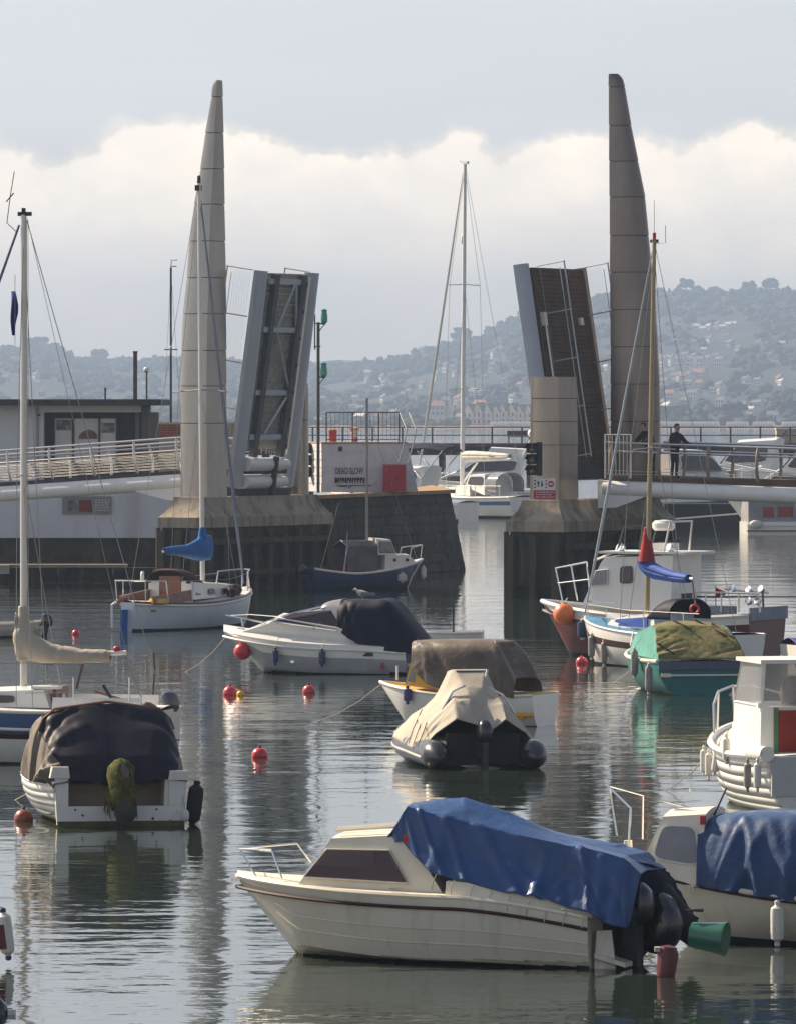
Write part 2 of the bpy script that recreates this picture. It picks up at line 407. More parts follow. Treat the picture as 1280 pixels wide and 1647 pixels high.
for px, py, k, r_, lb in ((592, 605, 5, -10, 'long pale roofed house on the hillside between the green lights and forestay'), (706, 668, 3, -20, 'wide orange roofed house by the shore left of the tall mast'), (773, 667, 3, -40, 'orange roofed house behind the tall mast near the gabled terrace'),
                          (679, 566, 2, -50, 'square cream house just below the ridge left of the mast'), (718, 598, 1, -50, 'tall white villa on the hillside left of the mast'), (792, 598, 1, -40, 'pinkish white villa right of the mast on the hillside'),
                          (1158, 634, 1, -55, 'narrow sunlit cream house standing alone above the huts'), (1221, 563, 1, -50, 'tiny white house alone high on the right slope')):
    house(px, py, k, r_, lb, None, 1.15 if k == 3 else .95)
for k in range(14500):
    px = rnd.uniform(-520, 1900); t = rnd.random()**.8
    if t > .97: t = rnd.uniform(.93, 1.0)
    if not wooded(px, t): continue
    yb = hill_y(px, t)
    if (1052 < px < 1172 and 574 < yb < 622) or (1112 < px < 1188 and 524 < yb < 542) or (745 < px < 880 and t < .05): continue
    if any(abs(px-a) < 8 and -3 < yb-b < 11 for a, b in HOUSES): continue
    p = hill_pt(px, t); h = (1.1+3.0*rnd.random()**2.6)*(1.1 if t > .6 else 1)
    wd.cur = rnd.choice((0, 0, 1, 1, 2)) if t < .75 else rnd.choice((0, 0, 0, 1))
    crown_add(wd, p+Vector((0, 0, h*.4)), (h*rnd.uniform(.7, 1.5), h, h*rnd.uniform(.55, 1.0)), k*.71)
for k in range(620):                                              # bushes and low trees behind the far shore
    px = rnd.uniform(-400, 1800); p = hill_pt(px, rnd.uniform(.005, .05)); h = rnd.uniform(.8, 2.4); wd.cur = rnd.choice((0, 1, 2))
    if 745 < px < 880: continue
    crown_add(wd, p+Vector((0, 0, h*.4)), (h*1.5, h, h*.9), k*1.3)
tag(wd.build('wood', CANOPY, ang=80), kind='stuff')
# gabled seaside terrace
def villa_mesh():
    b = MB(); b.box(-1.6, 1.6, -2, 2.5, 0, 4.6)
    b.slab([(-1.6, -2.0, 4.6), (1.6, -2.0, 4.6), (0, -2.0, 6.9)], (0, .4, 0))
    b.mat(1); b.slab([(-1.75, -2.1, 4.45), (0, -2.1, 6.95), (0, 2.5, 6.95), (-1.75, 2.5, 4.45)], (0, 0, .14)); b.slab([(1.75, -2.1, 4.45), (0, -2.1, 6.95), (0, 2.5, 6.95), (1.75, 2.5, 4.45)], (0, 0, .14))
    b.mat(2)
    for z in (1.3, 3.3):
        for x in (-.8, .8): b.box(x-.35, x+.35, -2.05, -1.9, z-.6, z+.6)
    b.mat(0); b.box(-.45, .45, -2.5, -2, 0, 4.2)
    o = b.build('seaside_villa', [HW[1], HR[0], M_DW], smooth=False); m = o.data; bpy.data.objects.remove(o); return m
vm = villa_mesh()
for k, px in enumerate((757, 772, 788, 801, 812, 826, 839, 853, 868)):
    o = bpy.data.objects.new('seaside_villa', vm); COL.objects.link(o); p = at(px, 682+.4*math.sin(k*2), 2150); p.z = .8
    o.location = p; o.rotation_euler = (0, 0, R(-36+4*math.sin(k*3))); o.scale = (1.0, 1.0, 1.12+.06*math.sin(k*1.7)); tag(o, 'tall gabled cream villa in the shore terrace between mast and right bridge pillar', 'house', 'gabled villas along the shore')
# beach huts along the far shore
hm = MB(); hm.box(-.42, .42, -.6, .6, 0, 1.25); hm.slab([(-.42, -.6, 1.25), (.42, -.6, 1.25), (0, -.6, 1.75)], (0, 1.2, 0)); hm.mat(1).box(-.2, .2, -.63, -.5, 0, 1.0)
ho = hm.build('beach_hut', [HW[0], mk('hut_door', (.45, .5, .55), .7)], smooth=False); hmesh = ho.data; bpy.data.objects.remove(ho)
px = 792.0
while px < 1400:
    if (856 < px < 930) or (1158 < px < 1170) or (1201 < px < 1210) or (1244 < px < 1256): px += 4; continue
    o = bpy.data.objects.new('beach_hut', hmesh); COL.objects.link(o); p = at(px, 690, 2112); p.z = .5; o.location = p; o.rotation_euler = (0, 0, R(-38)); tag(o, 'tiny white beach hut in the row along the far shore', 'beach hut', 'beach huts along the far shore')
    px += 4.3 if 1050 < px else 5.2

# ================================================================ BRIDGE
A_ = Vector((math.cos(R(30)), -math.sin(R(30)), 0)); W_ = Vector((math.sin(R(30)), math.cos(R(30)), 0)); Z_ = Vector((0, 0, 1))
C2R = Vector((5.403, 193.7, 0)); C2L = Vector((-6.653, 200.65, 0))
def fr_of(c):                                                    # frame (u along the bridge, v across, z) -> world
    return Matrix(((A_.x, W_.x, 0, c.x), (A_.y, W_.y, 0, c.y), (0, 0, 1, 0), (0, 0, 0, 1)))
FL, FR_ = fr_of(C2L), fr_of(C2R)
BR = -R(30)                                                      # rotation of that frame about z
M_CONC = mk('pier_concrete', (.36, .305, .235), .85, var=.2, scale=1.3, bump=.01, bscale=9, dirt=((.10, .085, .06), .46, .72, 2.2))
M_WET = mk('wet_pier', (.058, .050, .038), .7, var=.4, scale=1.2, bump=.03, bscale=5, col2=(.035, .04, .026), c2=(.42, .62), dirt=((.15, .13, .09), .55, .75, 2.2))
M_TIMB = mk('fender_timber', (.075, .062, .045), .85, var=.35, scale=3, stretch=(1, 1, .2), bump=.01)
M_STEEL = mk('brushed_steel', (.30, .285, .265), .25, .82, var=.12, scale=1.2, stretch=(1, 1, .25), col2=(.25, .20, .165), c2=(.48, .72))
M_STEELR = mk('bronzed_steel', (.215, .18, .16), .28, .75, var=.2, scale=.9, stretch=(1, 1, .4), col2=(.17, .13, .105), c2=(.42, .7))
M_STEELB = mk('tan_steel', (.46, .36, .26), .45, .35, var=.12, scale=1.0, stretch=(1, 1, .25))
M_LEAF = mk('leaf_paint', (.42, .45, .50), .38, .15, var=.07, scale=1.2, dirt=((.25, .24, .23), .6, .8, 2.5))
M_WHITE = mk('white_paint', (.74, .73, .70), .38, var=.06, scale=2.5, dirt=((.42, .39, .33), .62, .85, 2.0))
M_DARKST = mk('dark_steel', (.055, .055, .058), .5, .4, var=.3)
M_DECKB = mk('brown_decking', (.105, .068, .048), .8, var=.28, scale=2.2, stretch=(1, 1, 1))
M_SOFF = mk('soffit_grating', (.30, .28, .25), .8, var=.3, scale=5)
M_RAIL = mk('stainless_rail', (.62, .60, .57), .28, .85, var=.05)
M_RAILB = mk('bronze_post', (.30, .225, .17), .45, .5, var=.15)
M_BLK = mk('black_rubber', (.018, .018, .02), .6, var=.3)
M_RED = mk('red_paint', (.48, .028, .035), .45, var=.1, scale=3)
def pz(y, Y): return CH-(y-HY)*Y/F

def pier(F_, la, lw, name, label):
    e = empty('bridge_pier', label, 'bridge pier', F_ @ Vector((-la/2, lw/2, 0)), BR)
    o = Vector((la/2, -lw/2, 0))
    T = lambda p: Vector(p)+o
    b = MB(); b.box(-la+.06, -.06, .06, lw-.06, -1.5, 2.22); b.v = [T(p) for p in b.v]
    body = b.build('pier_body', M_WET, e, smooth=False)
    c = MB(); c.box(-la-.05, .05, -.05, lw+.05, 2.2, 2.55); prof = [(.05, 2.55), (-.03, 2.62), (-.13, 2.74), (-.24, 2.9), (-.31, 3.06), (-.35, 3.24)]
    rings = [[(-la-d_, -d_, z), (d_, -d_, z), (d_, lw+d_, z), (-la-d_, lw+d_, z)] for d_, z in prof]
    c.grid(rings, True); c.poly(rings[-1]); c.v = [T(p) for p in c.v]
    c.build('pier_cap', M_CONC, e, ang=50)
    wb = MB(); wb.box(-la+.03, -.03, .03, lw-.03, -1.2, .42); wb.v = [T(p) for p in wb.v]; wb.build('weed_band', mk('weed_band', (.020, .026, .013), .8, var=.5, scale=5, bump=.03, bscale=9), e, smooth=False)
    for k in range(9):                                           # vertical timber fenders on the channel/land faces
        v = .35+k*(lw-.7)/8
        f = MB(); f.box(0, .16, v-.13, v+.13, -1.0, 2.12-.25*(k % 2)); f.v = [T(p) for p in f.v]
        f.build('fender_timber', M_TIMB, e, smooth=False)
    for k in range(3):
        u = -la+.2+k*(la-.4)/2
        f = MB(); f.box(u-.12, u+.12, -.22, -.02, -1.0, 2.1); f.v = [T(p) for p in f.v]; f.build('fender_timber', M_TIMB, e, smooth=False)
    f = MB(); f.box(.0, .24, .1, lw-.1, 1.62, 1.82); f.box(.0, .24, .1, lw-.1, .55, .72); f.v = [T(p) for p in f.v]; f.build('waling', M_TIMB, e, smooth=False)
    f = MB(); f.tube([T((-la+.02, -.13, -1)), T((-la+.02, -.13, 2.2))], .09, 8); f.build('corner_pile', M_TIMB, e)
    return e
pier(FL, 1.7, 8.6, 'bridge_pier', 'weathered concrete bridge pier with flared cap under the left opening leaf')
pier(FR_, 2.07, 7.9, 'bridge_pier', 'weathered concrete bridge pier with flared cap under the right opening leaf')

def pylon(F_, vc, tabl, seams, label, right_round, base_z, name='bridge_pylon', cat='bridge tower', steel=None):
    """tapering steel-clad tower built of one cladding ring per course, with a recessed joint between rings"""
    steel = steel or M_STEEL; ymid = (F_ @ Vector((-.8, vc, 0))).y
    c0 = F_ @ Vector((-.8, vc, 0))
    e = empty(name, label, cat, (c0.x, c0.y, base_z), BR)
    inv = (Matrix.Translation((c0.x, c0.y, base_z)) @ Matrix.Rotation(BR, 4, 'Z')).inverted()
    def section(y, shrink=0.0):
        L_, Rr = tab([(a, b) for a, b, c in tabl], y), tab([(a, c) for a, b, c in tabl], y)
        xl, xr = (L_-CX)*ymid/F+shrink, (Rr-CX)*ymid/F-shrink; Wd = xr-xl; z = pz(y, ymid)
        dv = .55*Wd+.15-shrink; du = max(.12, (Wd-.5*dv)/.866)+.30*dv*.55*(1 if Wd > .5 else .6); vN, vF = vc-dv/2, vc+dv/2; pts = []
        hv = dv/2+.10*du; sg = 1 if right_round else -1             # aerofoil plan: blunt flat back, rounded leading edge
        for _ in range(6):
            pts = [(sg*(du*abs(math.cos(a))**.85), vc-hv*math.copysign(abs(math.sin(a))**.9, math.sin(a))) for a in [math.pi/2-math.pi*k/16 for k in range(17)]]
            lat = [.866*u+.5*v for u, v in pts]; du = max(.05, du+(Wd-(max(lat)-min(lat)))/.866)
        sh = (xl-F_[0][3]-min(lat))/.866; pts = [(u+sh, v) for u, v in pts]
        out = []
        for u, v in pts: p = F_ @ Vector((u, v, 0)); p.z = z; out.append(inv @ p)
        return out
    def fit(y, shrink=0.0):
        return section(y, shrink)
    ys = [tabl[0][0]]+seams+[tabl[-1][0]]
    for a, b in zip(ys, ys[1:]):
        n = 4; g = 1.2 if b != ys[-1] else 0
        sec = [section(lerp(a, b+g, k/n), .012*(k/n)) for k in range(n+1)]
        m = MB(); m.grid(sec, True); m.poly(sec[0][::-1]); m.poly(sec[-1]); m.build('cladding_ring', steel, e, ang=32)
    core = MB(); sec = [section(y, .04) for y in ys]; core.grid(sec, True); core.build('core', M_DARKST, e)
    return e
pylon(FL, 1.5, [(800,290,365),(690,289,364.5),(615,289,364),(510,293,364),(446,300,363.5),(387,304,362.5),(328,312,361.5),(271,322,361),(213,330,360),(155,340,359),(140,341,358.8),(133,343,358.6),(129,347,358.4)],
      [680, 620, 563, 504, 446, 387, 328, 271, 213, 155], 'tall tapering steel clad bridge tower left of the left leaf with curved left edge', False, 3.24)
pylon(FR_, 6.8, [(800,981,1062),(690,981,1062),(617,981,1061),(557,981,1058),(497,980.5,1055),(437,980,1049),(378,980,1043.5),(316,979.5,1038),(258,979,1027),(200,979,1016),(138,978.5,1006),(124,978.5,1002.5),(117,978.5,996)],
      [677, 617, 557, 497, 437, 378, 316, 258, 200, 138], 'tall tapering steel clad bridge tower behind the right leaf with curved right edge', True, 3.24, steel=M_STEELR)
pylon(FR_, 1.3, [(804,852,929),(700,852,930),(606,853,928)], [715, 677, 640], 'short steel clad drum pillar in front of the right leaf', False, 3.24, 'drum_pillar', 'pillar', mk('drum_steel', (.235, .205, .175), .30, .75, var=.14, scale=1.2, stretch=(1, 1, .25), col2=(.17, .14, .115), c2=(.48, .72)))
pylon(FL, 7.9, [(800,462,497),(616,462,497)], [675], 'short tan steel clad pillar beyond the left leaf', True, 3.24, 'drum_pillar', 'pillar')

def leaf(F_, u0, v0, v1, zp, Ln, lean, side, label):
    """raised opening leaf. local x = along the leaf from its hinge, y = across, z = out of the UNDERSIDE/deck face that the camera sees"""
    e = empty('bridge_leaf', label, 'bridge leaf', F_ @ Vector((u0, v0, zp)), BR)
    W = v1-v0; sb, cb = math.sin(R(lean)), math.cos(R(lean)); dsg = side            # leaf direction in frame: (side*sin, 0, cos)
    D = Vector((dsg*sb, 0, cb)); N_ = Vector((cb, 0, -dsg*sb)); V_ = Vector((0, 1, 0))     # N_ points to +u: what the camera sees
    def P(s, v, n): return D*s+V_*v+N_*n
    def bx(mb, s0, s1, a, b, n0, n1): mb.hexa([P(s0,a,n0),P(s1,a,n0),P(s1,b,n0),P(s0,b,n0),P(s0,a,n1),P(s1,a,n1),P(s1,b,n1),P(s0,b,n1)])
    if side > 0:                                                                     # left leaf: we see its underside
        for k in range(34):                                                          # deck boards seen from below
            s = .55+k*(Ln-.62)/34; m = MB(); bx(m, s, s+(Ln-.62)/34-.012, .55, W-.6, -.22-.012*(k % 2), -.12); m.build('deck_board', M_SOFF, e, smooth=False)
        for nm, a, b, wd in (('side_beam', 0.0, .66, .5), ('side_beam', W-.78, W, .5)):
            m = MB(); rows = [[P(s, a+(b-a)*q/6, .16-.20*((q/6-.5)*2)**2-(.06 if s > Ln-.3 else 0)) for q in range(7)] for s in (-.75, .3, Ln*.5, Ln)]
            m.grid(rows); m.poly([rows[-1][q] for q in range(7)]+[P(Ln, b, -.22), P(Ln, a, -.22)])
            bx(m, -.75, Ln-.01, a+.02, a+.1, -.22, -.05); bx(m, -.75, Ln-.01, b-.1, b-.02, -.22, -.05)
            m.build(nm, M_LEAF, e)
        for v in (1.10, W-1.25):
            m = MB(); bx(m, .3, Ln-.1, v-.05, v+.05, -.115, .10); bx(m, .3, Ln-.1, v-.13, v+.13, .10, .14); m.build('stringer', mk('stringer_grey', (.10, .10, .10), .6), e, smooth=False)
        for s in (1.0, 2.55, 4.75, Ln-.35):
            m = MB(); bx(m, s-.09, s+.09, .68, W-.8, -.11, .08); m.build('cross_beam', M_LEAF, e, smooth=False)
        for s0, va, s1, vb in ((1.1, 1.6, 2.45, W-1.3), (4.65, 1.6, 2.75, W-1.3), (4.85, 1.6, Ln-.45, 2.4), (Ln-.45, 2.5, 4.85, W-1.3)):
            m = MB(); m.tube([P(s0, va, .05), P(s1, vb, .05)], .05, 6); m.build('brace', M_LEAF, e)
        m = MB(); m.tube([P(.4, W-.98, .16), P(Ln-.15, W-.98, .16)], .055, 8); m.build('pipe', M_RAIL, e)
        for k in range(7): m = MB(); bx(m, .6+k*.95, .72+k*.95, W-1.06, W-.9, .02, .1); m.build('pipe_bracket', M_DARKST, e, smooth=False)
        for s, rr in ((.05, .24), (-.55, .24)):
            m = MB(); m.tube([P(s, .55, .12), P(s, W-1.3, .12)], rr, 14); m.tube([P(s, W-1.3, .12), P(s, W-.85, .12)], rr*.7, 12); m.build('hydraulic_drum', M_WHITE, e)
        m = MB(); bx(m, -.28, -.14, .6, W-.9, .05, .2); bx(m, -1.0, .35, 2.1, 2.24, .25, .42); bx(m, -1.2, -.8, .3, W-.3, -.6, .1); m.build('hinge_frame', M_DARKST, e, smooth=False)
        rs = -1
    else:                                                                            # right leaf: we see its deck
        for k in range(46):
            s = .15+k*(Ln-.2)/46; m = MB(); bx(m, s, s+(Ln-.2)/46-.012, .80, W-.06, -.1, .0+.006*(k % 3)); m.build('deck_board', M_DECKB, e, smooth=False)
        m = MB(); rows = [[P(s, .08+.62*(.5-.5*math.cos(math.pi*q/8)), -.30+.40*math.sin(math.pi*q/8)) for q in range(9)] for s in (-.5, Ln*.5, Ln+.05)]
        m.grid(rows); m.poly(rows[-1]); m.build('side_beam', M_LEAF, e)
        m = MB(); bx(m, -.5, Ln, W-.05, W+.12, -.5, .1); m.build('side_beam', M_RAILB, e, smooth=False)
        m = MB(); bx(m, -.4, Ln-.05, .95, W-.08, -.42, -.12); m.build('deck_frame', M_DARKST, e, smooth=False)
        m = MB(); m.tube([P(2.4, 1.02, .12), P(Ln-1.7, 1.02, .12)], .035, 6); m.build('pipe', M_RAIL, e)
        m = MB(); bx(m, Ln-2.05, Ln-1.6, .93, 1.12, .0, .16); m.build('marker_lamp', M_WHITE, e, smooth=False)
        m = MB(); bx(m, Ln-2.0, Ln-1.75, W-.8, W-.6, .0, .1); m.build('deck_plate', M_WHITE, e, smooth=False)
        rs = 1
    n0 = -.34 if side > 0 else .02                                                   # guard rails stand off the deck face
    for v in ((.15, W-.15) if side > 0 else (1.15, W-.12)):
        r = MB(); h = 1.05*rs
        r.tube([P(.2, v, n0+h), P(Ln, v, n0+h)], .026, 6); r.build('hand_rail', M_RAILB if side > 0 else M_LEAF, e)
        r = MB(); r.tube([P(.2, v, n0+h*.82), P(Ln-.2, v, n0+h*.82)], .014, 6); r.build('mid_rail', M_LEAF, e)
        for k in range(5):
            s = .3+k*(Ln-.32)/4; r = MB(); r.tube([P(s, v, n0), P(s+.0, v, n0+h*1.03)], .022, 6); r.build('rail_post', M_RAILB if side > 0 else M_LEAF, e)
        r = MB()
        for k in range(7 if (side > 0 or v > 3) else 1): q = n0+h*(.1+.1*k); r.tube([P(.2, v, q), P(Ln-.1, v, q)], .006 if side > 0 else .004, 4)
        r.build('rail_wire', M_RAIL, e)
    return e
leaf(FL, -.46, 2.85, 7.0, 4.3, 6.78, 8.5, 1, 'raised left bridge leaf showing its braced underside between two pale side beams')
leaf(FR_, -1.95, 2.55, 6.95, 4.3, 6.85, 9, -1, 'raised right bridge leaf showing its brown boarded deck')

def span(F_, u_a, u_b, v_n, v_f, za, zb, label, bracket, rail_name, side):
    """fixed footbridge span: white tube edge beam, deck, bowed posts, rails and wires. u_a at the pier end"""
    e = empty('approach_span', label, 'footbridge span', F_ @ Vector((u_a, v_n, 0)), BR)
    Lg = u_b-u_a; sg = 1 if Lg > 0 else -1
    def P(s, v, z): return Vector((s*sg, v, lerp(za, zb, s/abs(Lg))+z))
    n = 14; L_ = abs(Lg)
    m = MB(); m.tube([P(L_*k/n, 0, 0) for k in range(n+1)], .27, 18); m.build('edge_tube', M_WHITE, e)
    m = MB(); m.hexa([P(0, .1, .22), P(L_, .1, .22), P(L_, v_f-v_n, .22), P(0, v_f-v_n, .22), P(0, .1, .38), P(L_, .1, .38), P(L_, v_f-v_n, .38), P(0, v_f-v_n, .38)]); m.build('deck', M_DECKB, e, smooth=False)
    m = MB(); m.hexa([P(0, -.05, .27), P(L_, -.05, .27), P(L_, .1, .27), P(0, .1, .27), P(0, -.05, .30+.08*1), P(L_, -.05, .30+(.3 if side > 0 else .12)), P(L_, .1, .30+(.3 if side > 0 else .12)), P(0, .1, .38)]); m.build('fascia', M_DECKB if side > 0 else M_DARKST, e, smooth=False)
    m = MB(); s1 = bracket; m.slab([P(-.2, -.16, .28), P(s1, -.16, .05), P(s1*.75, -.16, -.25), P(s1*.25, -.16, -.62), P(-.2, -.16, -.66)], (0, .4, 0)); m.build('end_bracket', M_WHITE, e, smooth=False)
    for v, nm in ((0.0, 'near'), (v_f-v_n-.1, 'far')):
        ps = [.25+k*(1.75 if side < 0 else 1.80) for k in range(int(L_/1.75)+1)]
        if nm == 'far': ps = [p+.5 for p in ps]
        bow = .10 if nm == 'near' else -.10
        for s in ps:
            if s > L_: continue
            r = MB(); q = [P(s, v+bow*(1-((k/6)*2-1)**2)*-1.2, .38+1.12*k/6) for k in range(7)]
            if side < 0: q = [p+Vector((sg*.16*((k/6)**1.5), 0, 0)) for k, p in enumerate(q)]
            r.tube(q, .045 if side < 0 else .055, 6); r.build('rail_post', M_RAIL if side < 0 else M_RAILB, e)
        r = MB(); r.tube([P(0, v, 1.52), P(L_, v, 1.52)], .04, 8); r.build('top_rail', M_RAIL, e)
        r = MB(); r.tube([P(0, v, 1.24), P(L_, v, 1.24)], .035, 8); r.build('second_rail', M_RAIL, e)
        r = MB()
        for k in range(7 if side < 0 else 2): r.tube([P(0, v+.03, .5+.1*k), P(L_, v+.03, .5+.1*k)], .009, 4)
        r.build('rail_wire', M_RAIL, e)
    return e
span(FL, -2.0, -15.0, 2.2, 6.8, 3.76, 2.92, 'left fixed footbridge span with white tube edge and stainless railing', 2.6, 'rail', -1)
span(FR_, .35, 12.5, 2.3, 6.6, 3.62, 3.30, 'right fixed footbridge span with pale tube edge and bronze railing posts', 2.0, 'rail', 1)
# gate frame of bars at the landing of the right leaf
e = empty('barrier_gate', 'barred metal gate across the footbridge at the foot of the right leaf', 'gate', FR_ @ Vector((.45, 2.1, 3.95)), BR)
m = MB(); m.tube([(0, 0, 0), (0, 0, 1.45), (.95, 0, 1.45), (.95, 0, 0)], .035, 6); m.tube([(0, 0, .12), (.95, 0, .12)], .025, 6); m.build('gate_frame', M_RAIL, e)
for k in range(6): m = MB(); m.tube([(.12+k*.14, 0, .12), (.12+k*.14, 0, 1.42)], .014, 5); m.build('gate_bar', M_RAIL, e)
# traffic light stack and notice on the drum pillar
e = empty('harbour_signal', 'black three lamp harbour signal box on the front of the drum pillar', 'signal light', at(861, 770, 192.9), R(-30))
for k in range(3):
    m = MB(); z = .12+k*.36; m.box(-.28, .16, -.12, .16, z, z+.33); m.mat(1); m.lathe((-.06, -.12, z+.17), (0, -1, 0), [(0, .11), (.02, .11)], 14)
    h = m.mat(0); h.grid([[(-.06+.15*math.cos(a), y, z+.17+.15*math.sin(a)) for a in [math.pi*q/10-.25 for q in range(12)]] for y in (-.12, -.36)])
    m.build('signal_lamp', [M_BLK, glassy('dark_lens', (.03, .012, .012))], e)
m = MB(); m.box(-.05, .05, .14, .34, .1, 1.2); m.build('bracket', M_BLK, e, smooth=False)
e = empty('notice_board', 'white and red navigation notice with arrows and a no entry disc on the drum pillar', 'sign', at(875, 803, 192.85), R(-12))
m = MB(); m.box(-.36, .36, 0, .03, .30, .69); m.build('white_panel', mk('sign_white', (.72, .72, .73), .5, var=.04), e, smooth=False)
m = MB(); m.box(-.36, .36, 0, .03, 0, .297); m.build('red_panel', mk('sign_red', (.46, .05, .07), .5, var=.06), e, smooth=False)
m = MB(); m.lathe((.22, -.004, .5), (0, -1, 0), [(0, .105), (.006, .105)], 20); m.build('no_entry_disc', M_RED, e)
m = MB(); m.box(.145, .295, -.016, -.011, .48, .52); m.build('disc_bar', mk('sign_white', (.72,)*3), e, smooth=False)
for x, up in ((-.2, 1), (-.08, -1)):
    z = .5; m = MB(); m.slab([(x-.018, -.002, z-.09*up), (x+.018, -.002, z-.09*up), (x+.018, -.002, z+.02*up), (x+.05, -.002, z+.02*up), (x, -.002, z+.1*up), (x-.05, -.002, z+.02*up), (x-.018, -.002, z+.02*up)], (0, -.006, 0)); m.build('arrow', M_BLK, e, smooth=False)
for k in range(3):
    for x, mm in ((-.31, M_BLK), (.06, M_RED)): m = MB(); m.lathe((x, -.001, .39+k*.11), (0, -1, 0), [(0, .03), (.006, .03)], 10); m.build('signal_dot', mm, e)
m = MB()
for r_ in range(3):
    x = -.28
    while x < .26: w_ = rnd.uniform(.04, .11); m.box(x, x+w_, -.006, -.001, .06+r_*.08, .085+r_*.08); x += w_+.03
m.build('small_print', mk('sign_white', (.72,)*3), e, smooth=False)
# ================================================================ QUAYS AND BUILDINGS
M_STONE = mk('dark_quay_stone', (.070, .060, .048), .85, var=.4, scale=1.1, bump=.02, bscale=4, col2=(.035, .032, .024), c2=(.45, .65), dirt=((.12, .105, .075), .58, .8, 1.2))
M_COPE = mk('quay_coping', (.36, .23, .13), .85, var=.2, scale=1.5, bump=.01)
M_WASH = mk('whitewashed_stone', (.68, .66, .67), .85, var=.12, scale=2.2, bump=.03, bscale=4.5, col2=(.20, .19, .20), c2=(.66, .72))
M_REND = mk('white_render', (.66, .67, .70), .8, var=.06, scale=1.0, bump=.004, dirt=((.40, .37, .35), .56, .85, .7))
def course_stones(parent, P, n_len, rows, mat_, seed, name='stone', proud=.03, cap=280):
    """rough blocks laid in courses over a face: P(s, h) gives the point at fraction s along and h up, plus outward normal"""
    rr = random.Random(seed); k = 0
    for r in range(rows):
        s = -rr.random()*.06
        while s < 1:
            w_ = rr.uniform(.7, 1.4)/n_len; a, b = max(0, s), min(1, s+w_); s += w_
            if b-a < .004 or k >= cap: continue
            h0, h1 = r/rows, (r+1)/rows; g = .0010; gh = .006
            q = [P(a+g, h0+gh), P(b-g, h0+gh), P(b-g, h1-gh), P(a+g, h1-gh)]; n = P.n*(proud+rr.uniform(-.008, .010))
            m = MB(); m.slab(q, n); m.build(name, mat_, parent, smooth=False); k += 1
class Face:
    def __init__(s, b0, b1, t1, t0, n): s.c = [Vector(x) for x in (b0, b1, t1, t0)]; s.n = Vector(n)
    def __call__(s, a, h): return s.c[0].lerp(s.c[1], a).lerp(s.c[3].lerp(s.c[2], a), h)
# ---- quay head beyond the left pier
p0 = at(478, 945, wY(945)); p0.z = -1; p1 = at(748, 917, wY(917)); p1.z = 0; d_ = p1-at(748, 917, wY(917))
b0 = Vector((-4.6, 210.2, 0)); b1 = Vector((at(748, 917, 229.2).x, 229.2, 0)); tz = pz(795, 228)
t0 = Vector((b0.x-.1, b0.y+.4, tz)); t1 = Vector((at(724, 797, 230.0).x, 230.0, tz))
back = Vector((.30, 1, 0))*14; backr = Vector((-.05, 1, 0))*14
e = empty('quay_head', 'dark stone quay head with sloping right end beyond the left bridge pier', 'quay', (b0+b1)/2)
o = -(b0+b1)/2
dwn = (b1-b0).normalized(); nrm = Vector((dwn.y, -dwn.x, 0)).normalized()
m = MB(); q = [b0, b1, b1+backr, b0+back, t0, t1, t1+backr, t0+back]; q[:4] = [p+(p-q[i+4])*.6 for i, p in enumerate(q[:4])]
m.hexa([p+o for p in q]); m.build('quay_core', M_STONE, e, smooth=False)
fc = Face(b0+o, b1+o, t1+o, t0+o, nrm); course_stones(e, fc, (b1-b0).length, 8, M_STONE, 3, proud=.02)
m = MB(); ov = nrm*.14+dwn*.15; m.slab([t0+o+nrm*.14+Vector((0,0,.012)), t1+o+ov+Vector((0,0,.012)), t1+backr+o+dwn*.15+Vector((0,0,.012)), t0+back+o+Vector((0,0,.012))], (0, 0, .14)); m.build('coping', M_COPE, e, smooth=False)
TQ = tz+.152
# ---- whitewashed wall with painted letters
def on_plane(px, py, P0, n):                                    # pixel ray against a vertical plane
    d_ = Vector(((px-CX)/F, 1, -(py-HY)/F)); c = Vector((0, 0, CH)); return c+d_*((P0-c).dot(n)/d_.dot(n))
P0 = Vector((at(519, 790, 223).x, 223, 0)); wn_ = Vector((.26, -.966, 0)); wd_ = Vector((.966, .26, 0))
wl0 = on_plane(519.5, 790, P0, wn_); wl1 = on_plane(672, 790, P0, wn_); wt1 = on_plane(655, 715, P0, wn_)
Lw = (wl1-wl0).length; Lt = (wt1-wl0).dot(wd_); Hw = pz(713, 223)-TQ
e = empty('whitewashed_wall', 'whitewashed stone wall with black painted letters on the quay head', 'wall', (wl0.x, wl0.y, TQ), math.atan2(.26, .966))
m = MB(); m.slab([(0, 0, 0), (Lw, 0, 0), (Lt, 0, Hw), (0, 0, Hw)], (0, 3.2, 0)); m.build('wall_core', M_WASH, e, smooth=False)
f = Face((0, 0, 0), (Lw-.1, 0, 0), (Lt-.05, 0, Hw), (0, 0, Hw), (0, -1, 0)); course_stones(e, f, Lw, 6, M_WASH, 8, proud=.012)
f = Face((0, 3.2, 0), (0, 0, 0), (0, 0, Hw), (0, 3.2, Hw), (-1, 0, 0)); course_stones(e, f, 3.2, 6, M_WASH, 9, proud=.05)
m = MB(); m.box(-.06, Lt, -.05, 3.2, Hw, Hw+.05); m.build('wall_top', mk('lichen_top', (.40, .27, .19), .9, scale=3), e, smooth=False)
M_INK = mk('black_lettering', (.035, .035, .04), .7, var=.3, scale=8)
for s_, x, z, sc in (('DEAD', .72, .86, .37), ('SLOW', 1.30, .86, .37)):
    o = bpy.data.objects.new('lettering', text_mesh(s_, sc)); COL.objects.link(o); o.parent = e; o.location = (x, -.045, z-.17); o.rotation_euler = (R(90), 0, 0); o.scale = (.52, .9, 1); o.data.materials.append(M_INK)
m = MB(); x = .46                                               # second line: too worn to read
rr = random.Random(2)
